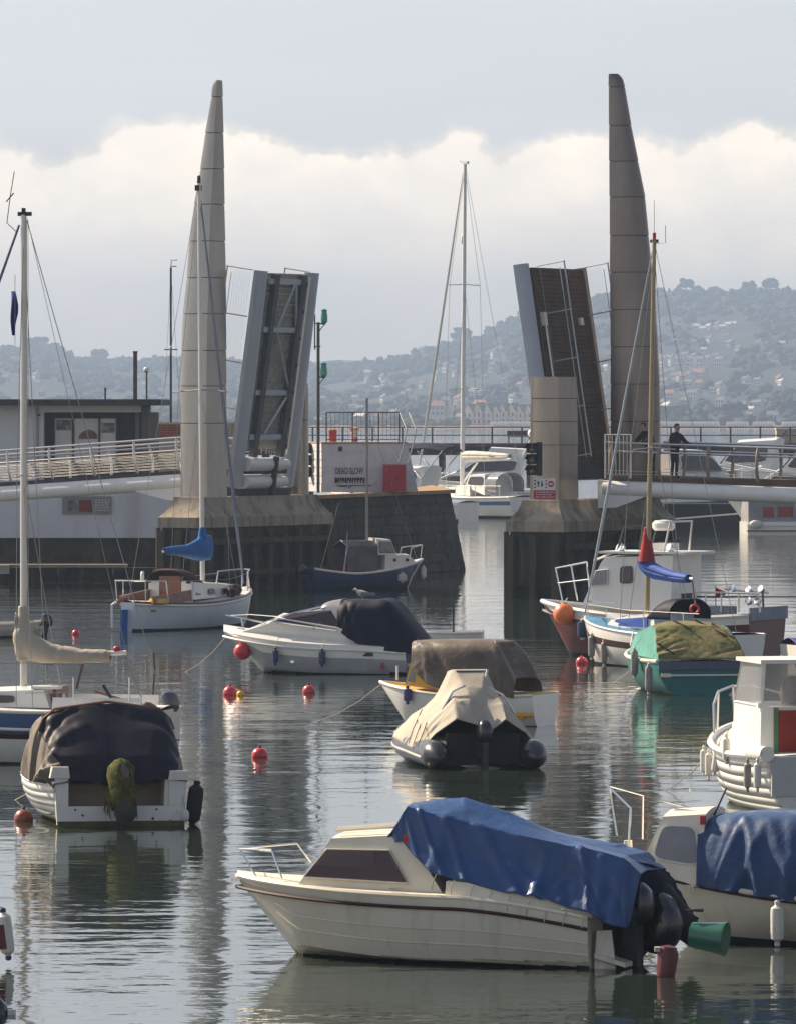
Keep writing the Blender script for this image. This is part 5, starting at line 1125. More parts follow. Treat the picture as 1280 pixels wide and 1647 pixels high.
# windscreen: frame and panes
g = [B.y(441, 1000, .62), B.y(474, 986, .42), B.y(543, 981, .52), B.y(541, 1014, .78)]
window(B, g, M_GLS, M_CHR, (0, 1, .5), .018)
m = MB(); m.slab([Vector((g[0].x+.02, .6, g[0].z)), Vector((g[1].x+.02, .42, g[1].z)), Vector((g[1].x+.02, -.42, g[1].z)), Vector((g[0].x+.02, -.6, g[0].z))], (.008, 0, .008)); B.part('front_screen', m, M_CLR, smooth=False)
B.tube('screen_frame', [B.y(425, 1001, .5), B.y(476, 985, .42), B.y(520, 975, .4)], .022, M_CHR); B.tube('screen_strut', [B.y(503, 1012, .74), B.y(548, 981, .5)], .022, M_CHR); B.tube('screen_frame', [B.y(470, 990, .2), B.y(524, 978, .2), B.y(550, 968, .2)], .016, M_CHR)
def st(rx, ry, ex, ey, ew, sh=((.92, .60), (.6, .95))): return tent(B.y(rx, ry, 0), B.y(ex, ey, ew), sh)
cover(B, 'spray_hood', M_GLSG, [st(519, 974, 517, 984, .40), st(530, 968, 527, 988, .48), st(552, 964, 548, 1010, .72)], 12, 18, .006, 2.0, label='grey clear vinyl hood panel ahead of the navy cover')
cover(B, 'canvas_cover', M_TNAVY, [st(548, 972, 542, 1012, .74, ((.95, .55), (.7, .95))), st(562, 965, 562, 1028, .86, ((.95, .6), (.7, .96))), st(600, 966, 590, 1042, .92, ((.95, .6), (.7, .97))), st(632, 967, 620, 1047, .94, ((.95, .6), (.7, .97))), st(660, 995, 645, 1050, .94), st(690, 1028, 672, 1055, .90), st(712, 1046, 690, 1060, .8)], 60, 50, .010, 12.0, 2.2, 2.0, creases=22, ca=.035)
B.box('vent_grille', (*sorted((B.y(584, 1046, .98).x, B.y(600, 1046, .98).x)), .955, .985, B.y(592, 1056, .97).z, B.y(592, 1047, .97).z), M_DARKST)
m = MB(); q = B.y(615, 1072, .99); 
for a in range(3): m.tube([q+Vector((.07*math.cos(a*1.05), 0, .10*math.sin(a*1.05))), q-Vector((.07*math.cos(a*1.05), 0, .10*math.sin(a*1.05)))], .012, 4)
B.part('hull_emblem', m, M_RED)
pulpit(B, [B.y(363, 990, .0), B.y(423, 1001, .42), B.y(436, 1008, .5)], [(B.y(388, 995, .2), B.y(392, 1014, .2)), (B.y(420, 1001, .4), B.y(424, 1010, .45))], .022)
B.tube('pulpit_rail', [B.y(363, 990, .0), B.y(402, 988, -.4), B.y(452, 992, -.6)], .014, M_CHR)
for px_, py_, lb in ((443, 1056, 'dark fender hanging near the bow of the speedboat'), (518, 1058, 'dark fender hanging amidships on the speedboat')):
    fender(B.w(B.y(px_, py_, 1.08 if px_ > 500 else .98)), .36, .075, M_FENN, lb, B.w(B.y(px_+6, py_-34, .95)))
m = MB(); m.lathe(B.y(471, 1065, .92), (0, 1, .2), [(0, .05), (.02, .05), (.03, .03)], 12); B.part('bow_eye', m, M_CHR)
m = MB(); m.box(-2.7, -2.3, -.7, .7, .18, .26); B.part('bathing_platform', m, M_GEL, smooth=False)
outboard(B, (-2.4, 0, .32), 1.0, 0, 0, M_COWL)
p = B.y(390, 1048, .45); hang_ball(B.w(p), .205, M_BRED, 'red ball fender hanging at the bow of the white speedboat', B.w(B.y(396, 1024, .25)))
e = empty('gull', 'white gull standing on the navy cover of the speedboat', 'gull', B.w(B.y(583, 966, .0)), R(205)); m = MB()
rows = []
for x, z, r in ((-.26, .13, .004), (-.20, .14, .025), (-.10, .15, .06), (0, .165, .078), (.08, .18, .07), (.13, .215, .045), (.155, .25, .037), (.185, .268, .034), (.21, .262, .018), (.235, .255, .010), (.265, .247, .003)):
    rows.append([Vector((x, r*.85*math.cos(a), z+r*math.sin(a))) for a in [2*math.pi*k/12 for k in range(12)]])
m.grid(rows, True, mats=lambda i, j: 1 if i >= 8 else 0); m.build('body', [mk('gull_white', (.75, .74, .72), .8), mk('gull_bill', (.55, .35, .05), .5)], e)
for sd in (1, -1):
    m = MB(); m.grid([[Vector((x, sd*(.082-.3*abs(k-.5)*.1), .20-.085*k-.05*max(0, -x-.08))) for k in (0, .35, .7, 1)] for x in (.07, 0, -.08, -.16, -.24, -.30)]); m.build('wing', mk('gull_grey', (.25, .26, .28), .8), e); m = MB(); m.tube([(0, sd*.03, .10), (.0, sd*.03, .0)], .006, 5); m.box(-.01, .04, sd*.03-.018, sd*.03+.018, -.004, .004); m.build('leg', mk('gull_leg', (.5, .35, .2), .6), e); m = MB(); m.ball((.19, sd*.028, .275), .006, 6, 4); m.build('eye', M_BLK, e)
# grey-white tender tied behind it
B = Boat('tender', 'small grey white tender with an upright post behind the speedboat', 'dinghy', 712, 1046, (0, .55), 176)
h = Hull(2.0, 1.3, .46, .44, .5, .1, .9, .85, .6, 3.0); make_hull(B, h, [M_GEL, M_FOUL], lambda q, t, z: 1 if z < .02 else 0, 16, 8); gunwale(B, h, .035, M_WHITE); deck(B, h, mk('tender_inside', (.30, .28, .25), .8), -.2, 0)
p = B.y(729, 1006, .2); B.tube('post', [(p.x, .2, .3), (p.x, .2, B.y(729, 970, .2).z)], .03, M_DARKST); B.box('thwart', (-.15, .1, -.55, .55, .28, .32), M_WOOD)

# ---------------------------------------------------------------- white and yellow boat with brown canopy
B = Boat('cuddy_boat', 'white boat with yellow inside and a brown canopy behind the covered inflatable', 'boat', 853, 1170, (-1.7, .70), 158)
h = Hull(3.5, 1.62, .62, .58, .80, .18, .90, .80, .9, 2.3, tmax=.45)
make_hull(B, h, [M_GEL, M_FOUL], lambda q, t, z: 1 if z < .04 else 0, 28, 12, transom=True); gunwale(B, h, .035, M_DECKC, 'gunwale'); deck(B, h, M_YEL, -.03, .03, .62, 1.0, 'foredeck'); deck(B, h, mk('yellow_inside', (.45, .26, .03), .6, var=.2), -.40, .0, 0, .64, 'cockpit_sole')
for sd in (1, -1):
    m = MB(); m.grid([[h.sheer(i/12*.66, sd, -.05, -.0), h.sheer(i/12*.66, sd, -.07, -.42)] for i in range(13)]); B.part('inner_side', m, M_YEL)
m = MB(); m.box(-1.72, -1.55, -.7, .7, .56, .64); B.part('transom_top', m, M_YEL, smooth=False); m = MB(); m.box(-1.55, -1.2, .3, .68, .15, .6); B.part('locker', m, M_YEL, smooth=False); m = MB(); m.box(-1.5, -1.1, -.6, .2, .2, .5); B.part('engine_box', m, M_WOOD, smooth=False)
y0 = [B.y(651, 1102, .55), B.y(660, 1066, .50), B.y(676, 1080, .56), B.y(699, 1106, .66)]
m = MB(); m.slab(y0, (0, -.05, 0)); m.slab([Vector((p.x, -p.y, p.z)) for p in y0], (0, .05, 0)); B.part('cuddy_side', m, M_YEL, smooth=False); window(B, [B.y(656, 1095, .56), B.y(661, 1076, .53), B.y(667, 1082, .55), B.y(667, 1098, .57)], M_GLSG, None)
m = MB(); m.slab([Vector((y0[0].x, .55, y0[0].z)), Vector((y0[1].x, .5, y0[1].z)), Vector((y0[1].x, -.5, y0[1].z)), Vector((y0[0].x, -.55, y0[0].z))], (-.03, 0, 0)); B.part('cuddy_front', m, M_YEL, smooth=False)
def st(rx, ry, ex, ey, ew, sh=((.96, .55), (.72, .96))): return tent(B.y(rx, ry, 0), B.y(ex, ey, ew), sh)
cover(B, 'canopy', M_PBRN, [st(664, 1036, 662, 1072, .52), st(672, 1031, 690, 1102, .68), st(720, 1030, 735, 1112, .80), st(790, 1032, 790, 1118, .80), st(806, 1050, 810, 1120, .80), st(832, 1092, 826, 1124, .78)], 50, 44, .010, 51.0, 1.6, 2.5, creases=18, ca=.035, label='weathered brown canopy')
B.tube('canopy_hoop', [B.y(798, 1120, .78), B.y(797, 1040, .6), B.y(795, 1030, 0), B.y(797, 1040, -.6)], .014, M_CHR)
m = MB(); q = B.y(672, 1034, .45); m.slab([B.y(662, 1076, .60), B.y(671, 1026, .45), B.y(677, 1062, .62)], (0, -.01, 0)); B.part('screen_flap', m, M_CLR, smooth=False)
p = B.y(638, 1080, .3); B.tube('bow_post', [B.y(638, 1094, .25), B.y(638, 1071, .25)], .02, M_CHR)
fender(B.w(B.y(655, 1118, .72)), .30, .085, mk('violet_fender', (.10, .07, .20), .5), 'violet fender hanging at the bow of the white and yellow boat', B.w(B.y(658, 1100, .6)))
# ---------------------------------------------------------------- covered inflatable
B = Boat('inflatable_boat', 'black inflatable boat, stern on, under a draped beige canvas cover', 'inflatable boat', 778, 1236, (-2.35, 0), 100)
TR = .25
for sd in (1, -1):
    c = [(-2.80, sd*.86, .20), (-2.55, sd*.86, .225), (-2.2, sd*.86, .25), (-1.2, sd*.88, .26), (.4, sd*.86, .28), (1.4, sd*.66, .36), (2.0, sd*.32, .45), (2.2, 0, .48)]
    B.tube('inflated_tube', spline(c, 36), [.035, .07, .115, .155, .19, .22, .24]+[TR]*30, M_HYP, 16)
    m = MB(); m.tube(spline([(-2.35, sd*1.09, .20), (-1.2, sd*1.13, .23), (.4, sd*1.11, .26), (1.4, sd*.88, .36)], 20), .028, 6); B.part('rubbing_strip', m, mk('grey_strip', (.42, .40, .38), .5))
    m = MB(); m.tube([(-2.1, sd*.80, .50), (-2.1, sd*.80, .55), (-1.9, sd*.80, .55), (-1.9, sd*.80, .50)], .014, 5); B.part('grab_handle', m, M_DARKST)
m = MB(); m.box(-2.3, -2.22, -.64, .64, .05, .60); B.part('transom_board', m, M_BLK, smooth=False)
m = MB(); m.grid([[Vector((x, y, -.08+abs(y)*.3)) for y in (-.8, -.4, 0, .4, .8)] for x in (-2.25, -1, 0, 1, 1.9)]); B.part('keel', m, M_BLK)
outboard(B, (-2.34, .02, .38), .9, 0, 0, M_COWL)
def sec(x, pts, dx=None): return [Vector((x+(dx[i] if dx else 0), y, z)) for i, (y, z) in enumerate(pts)]
secs = [sec(-2.28, [(1.08, .30), (.80, .60), (.46, .86), (.12, .76), (-.10, .62), (-.40, .84), (-.78, .60), (-1.10, .26)], [.25, .15, .0, .0, 0, 0, .15, .25]),
        sec(-1.9, [(1.12, .30), (.84, .70), (.44, 1.14), (.16, 1.16), (-.10, 1.02), (-.42, 1.10), (-.82, .66), (-1.12, .28)]),
        sec(-1.55, [(1.13, .32), (.86, .76), (.42, 1.28), (.16, 1.36), (-.12, 1.36), (-.42, 1.20), (-.84, .72), (-1.13, .30)]),
        sec(-1.0, [(1.13, .34), (.86, .78), (.46, 1.30), (.30, 1.66), (-.30, 1.66), (-.46, 1.28), (-.84, .76), (-1.13, .32)]),
        sec(-.5, [(1.13, .36), (.84, .78), (.48, 1.22), (.30, 1.60), (-.30, 1.60), (-.46, 1.20), (-.84, .76), (-1.13, .34)]),
        sec(.3, [(1.12, .40), (.80, .76), (.5, .98), (.2, 1.10), (-.2, 1.10), (-.5, .98), (-.80, .76), (-1.12, .38)]),
        sec(1.2, [(.96, .48), (.66, .72), (.4, .84), (.15, .90), (-.15, .90), (-.4, .84), (-.66, .72), (-.96, .48)]),
        sec(2.3, [(.30, .60), (.22, .68), (.14, .71), (.05, .72), (-.05, .72), (-.14, .71), (-.22, .68), (-.30, .60)])]
cover(B, 'canvas_cover', M_TBGE, secs, 90, 70, .012, 61.0, 1.4, 2.4, lin_u=True, lin_v=True, creases=30, ca=.04)
m = MB(); m.slab([(-1.12, .27, 1.36), (-1.12, -.27, 1.36), (-1.06, -.25, 1.64), (-1.06, .25, 1.64)], (-.02, 0, -.004)); B.part('console_screen', m, glassy('dark_vinyl', (.05, .05, .055), .2), smooth=False)
B.tube('a_frame', [(-1.72, .62, .98), (-1.68, .42, 1.30), (-1.66, .20, 1.40)], .022, M_CHR); B.tube('a_frame', [(-1.72, -.66, .92), (-1.68, -.46, 1.24), (-1.66, -.22, 1.36)], .022, M_CHR); B.tube('aerial_post', [(-1.2, -.2, 1.3), (-1.2, -.28, 1.66)], .022, M_WHITE)
for k in range(3): B.tube('cover_lashing', [(-.2-.5*k, .70+.03*k, .92-.04*k), (-.9-.5*k, .98, .62), (-1.2-.45*k, 1.12, .38)], .008, M_DARKST)
# ---------------------------------------------------------------- green boat with mossy cover
B = Boat('green_boat', 'teal green boat, stern on, under a mossy brown sheet cover', 'boat', 1058, 1119, (-2.3, .96), 101)
h = Hull(4.6, 2.1, .74, .72, .92, .2, .92, .82, .8, 2.3, tmax=.45)
make_hull(B, h, [M_TEAL, M_FOULG, M_WHITE], lambda q, t, z: 1 if z < .05 else 0, 28, 14); gunwale(B, h, .045, M_DECKC, 'gunwale', .0, .01, .0); deck(B, h, M_DECKW, -.02, .05)
m = MB(); m.box(-2.36, -2.30, -.94, .96, .56, .74); B.part('transom_cap', m, mk('slate_blue', (.10, .12, .17), .5), smooth=False); m = MB(); m.box(-2.36, -2.31, -.92, .86, .42, .455); B.part('transom_strip', m, M_WHITE, smooth=False); m = MB(); m.box(-2.37, -2.30, .68, .9, .40, .48); B.part('strip_end', m, M_DECKC, smooth=False)
zr = 1.52
secs = [sec(-2.40, [(.98, .80), (.5, .80), (0, .79), (-.5, .80), (-1.0, .78)]), sec(-1.95, [(.93, 1.12), (.5, 1.16), (0, 1.14), (-.5, 1.15), (-.96, 1.08)]), sec(-1.45, [(.82, 1.44), (.45, 1.50), (0, 1.50), (-.45, 1.48), (-.86, 1.40)]), sec(-1.0, [(.80, 1.48), (.45, 1.56), (0, 1.58), (-.45, 1.54), (-.82, 1.46)]), sec(.6, [(.76, 1.25), (.45, 1.34), (0, 1.38), (-.45, 1.34), (-.76, 1.25)])]
cover(B, 'mossy_cover', M_TMOSS, secs, 60, 50, .012, 71.0, 1.4, 2.0, lin_u=True, lin_v=True, creases=16, ca=.04)
for sd in (1, -1):
    m = MB(); m.slab([(-2.36, sd*.955, .76), (-1.45, sd*.83, 1.43), (-1.0, sd*.81, 1.47), (.6, sd*.77, 1.24), (1.0, sd*.85, .80)], (0, -sd*.03, 0)); B.part('cover_side', m, mk('teal_side_cloth', (.10, .30, .26), .6, var=.2, scale=3), smooth=False)
for k, (a, b) in enumerate((((-1.25, .35, 1.58), (-1.65, .05, 1.42)), ((-1.15, -.15, 1.6), (-1.8, -.7, 1.26)), ((-1.3, -.5, 1.52), (-1.75, -.85, 1.22)), ((-2.0, .9, 1.12), (-2.3, .6, .90)))): B.tube('cover_batten', [a, b], .022, M_BLK)
for px_, py_, y_, lb in ((1020, 1066, 1.16, 'long grey fender on the bow quarter of the green boat'), (1043, 1092, 1.12, 'long grey fender near the stern corner of the green boat')):
    p = B.y(px_, py_, y_); fender(B.w(p), .62, .085, M_FENG, lb, B.w(p+Vector((.05, -.15, .52))), M_FEN)
pulpit(B, [(1.2, .75, .95), (1.5, .62, 1.25), (2.2, .1, 1.3), (2.2, -.1, 1.3), (1.5, -.62, 1.25)], [((1.5, .62, 1.25), (1.5, .62, .85)), ((2.2, .1, 1.3), (2.2, .08, .95))], .014)
# ---------------------------------------------------------------- white clinker launch with red door, right edge
B = Boat('launch', 'white clinker launch with small wheelhouse and red door panel at the right edge', 'boat', 1238, 1313, (-2.3, .86), 103)
h = Hull(4.6, 2.0, .92, .86, 1.16, .25, .88, .84, .8, 2.3, tmax=.45)
make_hull(B, h, [M_WHITE, M_FOULG], lambda q, t, z: 1 if z < .05 else 0, 26, 14, name='inner_hull')
for sd in (1, -1):
    for k in range(6):
        q0, q1 = .40+.60*k/6, .40+.60*(k+1)/6
        m = MB(); m.grid([[h.pt(i/20, q0-.01, sd)+Vector((0, sd*.007*min(1, (1-i/20)*6), 0)), h.pt(i/20, q1, sd)+Vector((0, sd*.004*min(1, (1-i/20)*6), 0))] for i in range(21)]); o = B.part('strake', m, M_WHITE); md = o.modifiers.new('plank', 'SOLIDIFY'); md.thickness = .008
m = MB(); m.box(-2.34, -2.30, -.84, .84, .30, .90); B.part('transom_panel', m, mk('shaded_white_paint', (.48, .48, .49), .5, var=.08, dirt=((.3, .28, .24), .6, .85, 2)), smooth=False)  # transom white greyed to put its shade in the colour; patches are dirt
gunwale(B, h, .055, M_GEL, 'gunwale', .0, .02); deck(B, h, M_DECKW, -.02, .05)
m = MB(); m.tube([(-2.36, .92, .95), (-1.7, .97, .93)], .12, 12); B.part('gunwale_roll', m, M_GEL)
m = MB(); m.hexa([(-1.3, -.72, .85), (.3, -.72, .85), (.3, .72, .85), (-1.3, .72, .85), (-1.3, -.70, 1.62), (.3, -.66, 1.62), (.3, .66, 1.62), (-1.3, .70, 1.62)]); B.part('wheelhouse', m, M_GEL, smooth=False)
m = MB(); m.box(-1.34, -1.305, -.62, .42, .92, 1.56); B.part('red_door', m, mk('red_door', (.26, .035, .022), .5, var=.15, scale=4), smooth=False); m = MB(); m.box(-1.35, -1.30, .44, .50, .90, 1.60); B.part('green_post', m, mk('green_trim', (.10, .20, .10), .6), smooth=False)
for a in ([(-1.28, .70, 1.63), (-1.22, .64, 2.28), (.0, .62, 2.28), (.28, .66, 1.63)],): window(B, a, M_CLR, M_WHITE, (0, 1, .1), .022)
m = MB(); m.slab([(-1.29, .68, 1.63), (-1.22, .62, 2.28), (-1.22, -.62, 2.28), (-1.29, -.68, 1.63)], (.008, 0, 0)); B.part('aft_screen', m, M_CLR, smooth=False); m = MB(); m.slab([(.29, .64, 1.63), (.02, .60, 2.28), (.02, -.60, 2.28), (.29, -.64, 1.63)], (.008, 0, 0)); B.part('front_screen', m, M_CLR, smooth=False)
m = MB(); m.box(-1.28, .1, -.70, .70, 2.28, 2.34); B.part('roof', m, M_DECKW, smooth=False); m = MB(); m.box(-1.33, -1.2, .60, .76, 1.60, 1.68); B.part('sill_block', m, M_GEL, smooth=False)
for y_ in (.69, 0, -.69): B.tube('roof_post', [(-1.28, y_, 1.6), (-1.22, y_*.9, 2.3)], .025, M_GEL)
m = MB(); m.ball((-.3, -.1, 1.75), (.16, .2, .3)); B.part('covered_wheel', m, mk('canvas_lump', (.45, .38, .32), .8)); m = MB(); m.box(.3, 1.0, -.5, .5, 1.0, 1.25); B.part('forward_hatch', m, M_GEL, smooth=False)
pulpit(B, [(.9, .82, 1.10), (1.0, .80, 1.55), (1.6, .55, 1.72), (2.15, .15, 1.78), (2.15, -.15, 1.78), (1.0, -.80, 1.6)], [((1.6, .55, 1.72), (1.6, .57, 1.1)), ((2.15, .15, 1.78), (2.15, .12, 1.2))], .022, M_RAIL)
for px_, py_, y_, lb, ln in ((1132, 1224, .55, 'outermost of three pale fenders at the bow of the white launch', .42), (1140, 1230, .75, 'middle one of three pale fenders at the bow of the white launch', .42), (1152, 1222, .95, 'tilted pale fender nearest the roll at the bow of the white launch', .46), (1168, 1205, 1.02, 'grey white fender lying against the launch beside the pale roll', .40)):
    p = B.y(px_, py_, y_); fender(B.w(p), ln, .065, M_FEN, lb, B.w(p+Vector((0, -.08, .36))), tilt=(.15 if 'tilted' in lb else 0, 0))
for px_, lb in ((1202, 'grey fender on the lit planks of the white launch'), (1218, 'thin pale fender on the lit planks next to the launch transom')):
    p = B.y(px_, 1248, 1.08); fender(B.w(p), .44, .06, M_FENG if px_ < 1210 else M_FEN, lb, B.w(p+Vector((0, -.08, .36))))
# blue covered dinghy behind it
B = Boat('covered_dinghy', 'dinghy under a violet blue cover behind the launch at the right edge', 'dinghy', 1258, 1063, (-1.4, .5), 20)
h = Hull(2.9, 1.2, .42, .40, .5, .1, .88, .8, .8, 2.3); make_hull(B, h, [M_GEL, M_FOUL], lambda q, t, z: 1 if z < .03 else 0, 16, 8); gunwale(B, h, .03, M_WHITE)
cover(B, 'canvas_cover', mk('violet_canvas', (.05, .045, .22), .6, var=.15), [sec(x, [(b, .42), (b*.7, .50), (0, .56+.03*math.sin(x*3)), (-b*.7, .50), (-b, .42)]) for x, b in ((-1.46, .55), (-.7, .60), (0, .60), (.8, .45), (1.44, .08))], 20, 14, .02, 81.0)
# ---------------------------------------------------------------- fishing boat with white wheelhouse
B = Boat('fishing_boat', 'fishing boat with white wheelhouse, radar and maroon stern at right', 'fishing boat', 1205, 1062, (-3.2, 1.0), 150)
h = Hull(6.4, 2.4, 1.12, 1.0, 1.34, .35, .86, .84, .8, 2.5, tmax=.45, flare=.15)
make_hull(B, h, [M_WHITE, M_FOUL, M_MARO], lambda q, t, z: 1 if z < .05 else (0 if q > .90 or (t > .80 and q > .84) else 2), 34, 18); gunwale(B, h, .06, M_WHITE, 'gunwale', .0, .0); deck(B, h, mk('grey_deck', (.24, .26, .29), .7), -.25, .05)
m = MB(); m.box(-3.28, -3.2, -1.0, 1.0, .98, 1.30); B.part('stern_bulwark', m, mk('grey_blue_paint', (.24, .27, .32), .5), smooth=False)
Wf = [B.y(936, 972, .80), B.y(966, 905, .72), B.y(972, 897, .72), B.y(1082, 893, .78), B.y(1078, 985, .84)]
cabin(B, Wf, M_GEL, 'wheelhouse', .05)
window(B, rounded([B.y(997, 938, .81), B.y(998, 912, .79), B.y(1016, 911, .79), B.y(1016, 937, .81)], .18), M_GLS, M_DARKST, (0, 1, .05), .014)
window(B, [B.y(949, 942, .79), B.y(958, 918, .77), B.y(977, 916, .77), B.y(976, 941, .81)], M_GLSG, M_WHITE, (0, 1, .05), .014)
a, b = Wf[0], Wf[1]
for y0_, y1_ in ((.62, .06), (-.06, -.62)):
    m = MB(); p, q = a.lerp(b, .45), a.lerp(b, .95); m.slab([Vector((p.x+.02, y0_, p.z)), Vector((q.x+.02, y0_*.95, q.z)), Vector((q.x+.02, y1_, q.z)), Vector((p.x+.02, y1_, p.z))], (.012, 0, .008)); B.part('window', m, M_GLS, smooth=False)
m = MB(); m.box(Wf[3].x-.35, Wf[2].x+.1, -.86, .86, Wf[3].z+.02, Wf[3].z+.08); B.part('wheelhouse_roof', m, M_WHITE, smooth=False)
m = MB(); m.box(Wf[4].x-.012, Wf[4].x+.02, -.35, .3, 1.0, 2.4); B.part('doorway', m, M_DARKST, smooth=False)
zr_ = Wf[3].z+.08
for px_, py_ in ((1003, 885), (1083, 882)): p = B.y(px_, py_, .45); m = MB(); m.lathe((p.x, .45, zr_+.02), (.3, .5, .3), [(0, .05), (.05, .12), (.16, .13), (.18, .12)], 12); m.tube([(p.x, .45, zr_-.02), (p.x, .45, zr_+.08)], .02, 5); B.part('deck_lamp', m, M_CHR)
p = B.y(1067, 850, 0)
m = MB(); m.lathe((p.x, 0, p.z-.05), (0, 0, 1), [(0, .24), (.06, .29), (.18, .29), (.25, .22), (.27, .05)], 18); B.part('radar_dome', m, M_GEL)
for sx_ in (-.25, .25): B.tube('radar_post', [(p.x+sx_, .25, zr_), (p.x+sx_*.6, .1, p.z-.04)], .025, M_DARKST)
m = MB(); m.box(p.x-.28, p.x+.28, -.3, .3, zr_+.02, zr_+.2); B.part('roof_locker', m, M_GEL, smooth=False)
B.tube('roof_gantry', [(p.x+1.0, .6, zr_), (p.x+.85, .5, zr_+.62), (p.x+.85, -.5, zr_+.62), (p.x+1.0, -.6, zr_)], .028, M_DARKST); B.tube('roof_gantry', [(p.x-.35, .7, zr_-.1), (p.x-.5, .6, zr_+.75), (p.x-.5, -.6, zr_+.75), (p.x-.35, -.7, zr_-.1)], .028, M_RAIL)
B.tube('roof_rail', [B.y(955, 903, .6)+Vector((0, 0, .02)), B.y(985, 893, .6)+Vector((0, 0, .06)), B.y(996, 888, .6)], .03, M_WHITE)
P_ = [B.y(945, 962, .75), B.y(943, 904, .85), B.y(893, 914, .35), B.y(893, 914, -.35), B.y(935, 906, -.85)]
pulpit(B, P_[1:], [(P_[1], B.y(950, 970, .9)), (P_[2], B.y(904, 966, .4)), (B.y(918, 909, .6), B.y(928, 966, .65))], .022); B.tube('pulpit_rail', [B.y(946, 932, .88), B.y(897, 938, .38)], .016, M_CHR)
B.tube('side_rail', [B.y(1112, 978, .98), B.y(1115, 952, .98), B.y(1220, 955, .98), B.y(1222, 985, .98)], .03, M_RAIL)
for px_ in (1135, 1160, 1188): B.tube('rail_post', [B.y(px_, 953, .98), B.y(px_, 985, .98)], .02, M_RAIL)
m = MB(); m.box(-2.6, -1.0, .5, .95, 1.0, 1.32); B.part('deck_locker', m, mk('grey_blue_paint', (.24, .27, .32), .5), smooth=False); m = MB(); m.box(-1.0, -.7, .55, .9, 1.02, 1.3); B.part('fish_box', m, M_GEL, smooth=False)
for px_, py_ in ((1182, 950), (1208, 952), (1228, 951), (1208, 970), (1222, 970)): p = B.y(px_, py_, .3); m = MB(); m.lathe(p, (.25, .8, .5), [(0, .04), (.05, .10), (.13, .11), (.14, .08)], 10); B.part('stern_lamp', m, M_CHR)
B.tube('lamp_bar', [B.y(1165, 948, .3), B.y(1236, 954, .3)], .025, M_CHR); B.tube('lamp_post', [B.y(1228, 985, .3), B.y(1226, 945, .3)], .025, M_MARO); B.tube('fishing_pole', [B.y(1120, 960, -.6), B.y(1290, 960, -.4)], .022, M_BLK)
e = empty('ensign', 'small red flag on a short staff at the fishing boat stern rail', 'flag', B.w(B.y(1151, 975, .95))); zf = B.y(1151, 943, .95).z-B.y(1151, 975, .95).z; m = MB(); m.tube([(0, 0, 0), (0, 0, zf)], .014, 5); m.build('staff', M_WOOD, e); m = MB(); m.grid([[Vector((.24*i/6, .03*math.sin(i*1.2), zf*.93-.10*(i/6)-(.22-.13*i/6)*j/3)) for j in range(4)] for i in range(7)]); m.build('flag_cloth', mk('flag_red', (.5, .02, .03), .7), e)
p = B.y(907, 988, .95); hang_ball(B.w(p), .28, M_ORG, 'big orange ball fender at the bow of the fishing boat', B.w(B.y(912, 962, .5)))
p = B.y(937, 1012, 1.25); fender(B.w(p), .46, .15, M_FENN, 'fat navy fender beside the orange ball on the fishing boat bow', B.w(B.y(938, 975, .9)), M_FEN)
# ---------------------------------------------------------------- sailing boat with red and blue sail cover
B = Boat('sailing_boat', 'cream sailing boat with maroon stripe, gold mast and red and blue sail cover', 'sailing boat', 1062, 1072, (0, 0), 126)
h = Hull(5.9, 2.1, .85, .82, 1.12, .3, .80, .86, .8, 2.3, tmax=.45)
make_hull(B, h, [M_GEL, M_FOUL, M_STRK], lambda q, t, z: 1 if z < .05 else (2 if .74 < q < .84 else 0), 32, 20); gunwale(B, h, .035, M_GEL, 'toe_rail'); deck(B, h, M_DBLUE, .0, .06)
zd = .92
cabin(B, [(1.5, .52, zd), (1.3, .48, zd+.22), (-.5, .62, zd+.36), (-.6, .64, zd)], M_GEL, 'coachroof', .06)
m = MB(); m.slab([(1.2, .515, zd+.05), (1.1, .50, zd+.20), (-.3, .64, zd+.30), (-.3, .655, zd+.05)], (0, .012, 0)); B.part('blue_dodger', m, mk('royal_blue_cloth', (.03, .08, .35), .6), smooth=False)
m = MB(); m.box(.9, 1.5, .3, .5, zd+.22, zd+.3); B.part('fore_hatch', m, M_GEL, smooth=False)
cover(B, 'sprayhood', M_TNAVY, [sec(x, [(.62, zd+.25), (.60, zd+.25+k*.6), (.35, zd+.28+k), (0, zd+.3+k), (-.35, zd+.28+k), (-.6, zd+.25+k*.6), (-.62, zd+.25)]) for x, k in ((-.25, .08), (-.5, .36), (-.95, .44), (-1.15, .42))], 14, 18, .012, 91)
mb_ = B.y(1041, 1000, 0); mx_ = (B.y(1040, 940, 0)).x; mt_ = B.y(1052, 388, 0)
B.tube('mast', [(mx_, 0, zd+.2), (lerp(mx_, mt_.x, .5), 0, (zd+mt_.z)/2), (mt_.x, 0, mt_.z)], [.062, .058, .05], M_ALUG, 10)
mt = Vector((mt_.x, 0, mt_.z)); B.box('masthead', (mt.x-.12, mt.x+.12, -.04, .04, mt.z-.03, mt.z+.05), M_DARKST); B.tube('masthead_aerial', [mt, mt+Vector((0, 0, 1.0))], .006, M_DARKST); B.tube('wind_arm', [mt+Vector((0, 0, -.05)), B.y(1070, 390, 0), B.y(1070, 362, 0)], .008, M_DARKST); m = MB(); m.lathe(mt+Vector((0, 0, .04)), (0, 0, 1), [(0, .04), (.16, .045), (.18, .02)], 8); B.part('masthead_lamp', m, mk('red_lamp', (.45, .02, .02), .3))
bw = h.sheer(.985); B.tube('furled_jib', [mt+Vector((.05, 0, -.15)), mt.lerp(bw, .35), mt.lerp(bw, .8), bw+Vector((0, 0, .1))], [.016, .032, .042, .02], mk('pale_blue_furl', (.40, .46, .52), .6))
B.tube('backstay', [mt, (-2.9, 0, .9)], .008, M_WIRE)
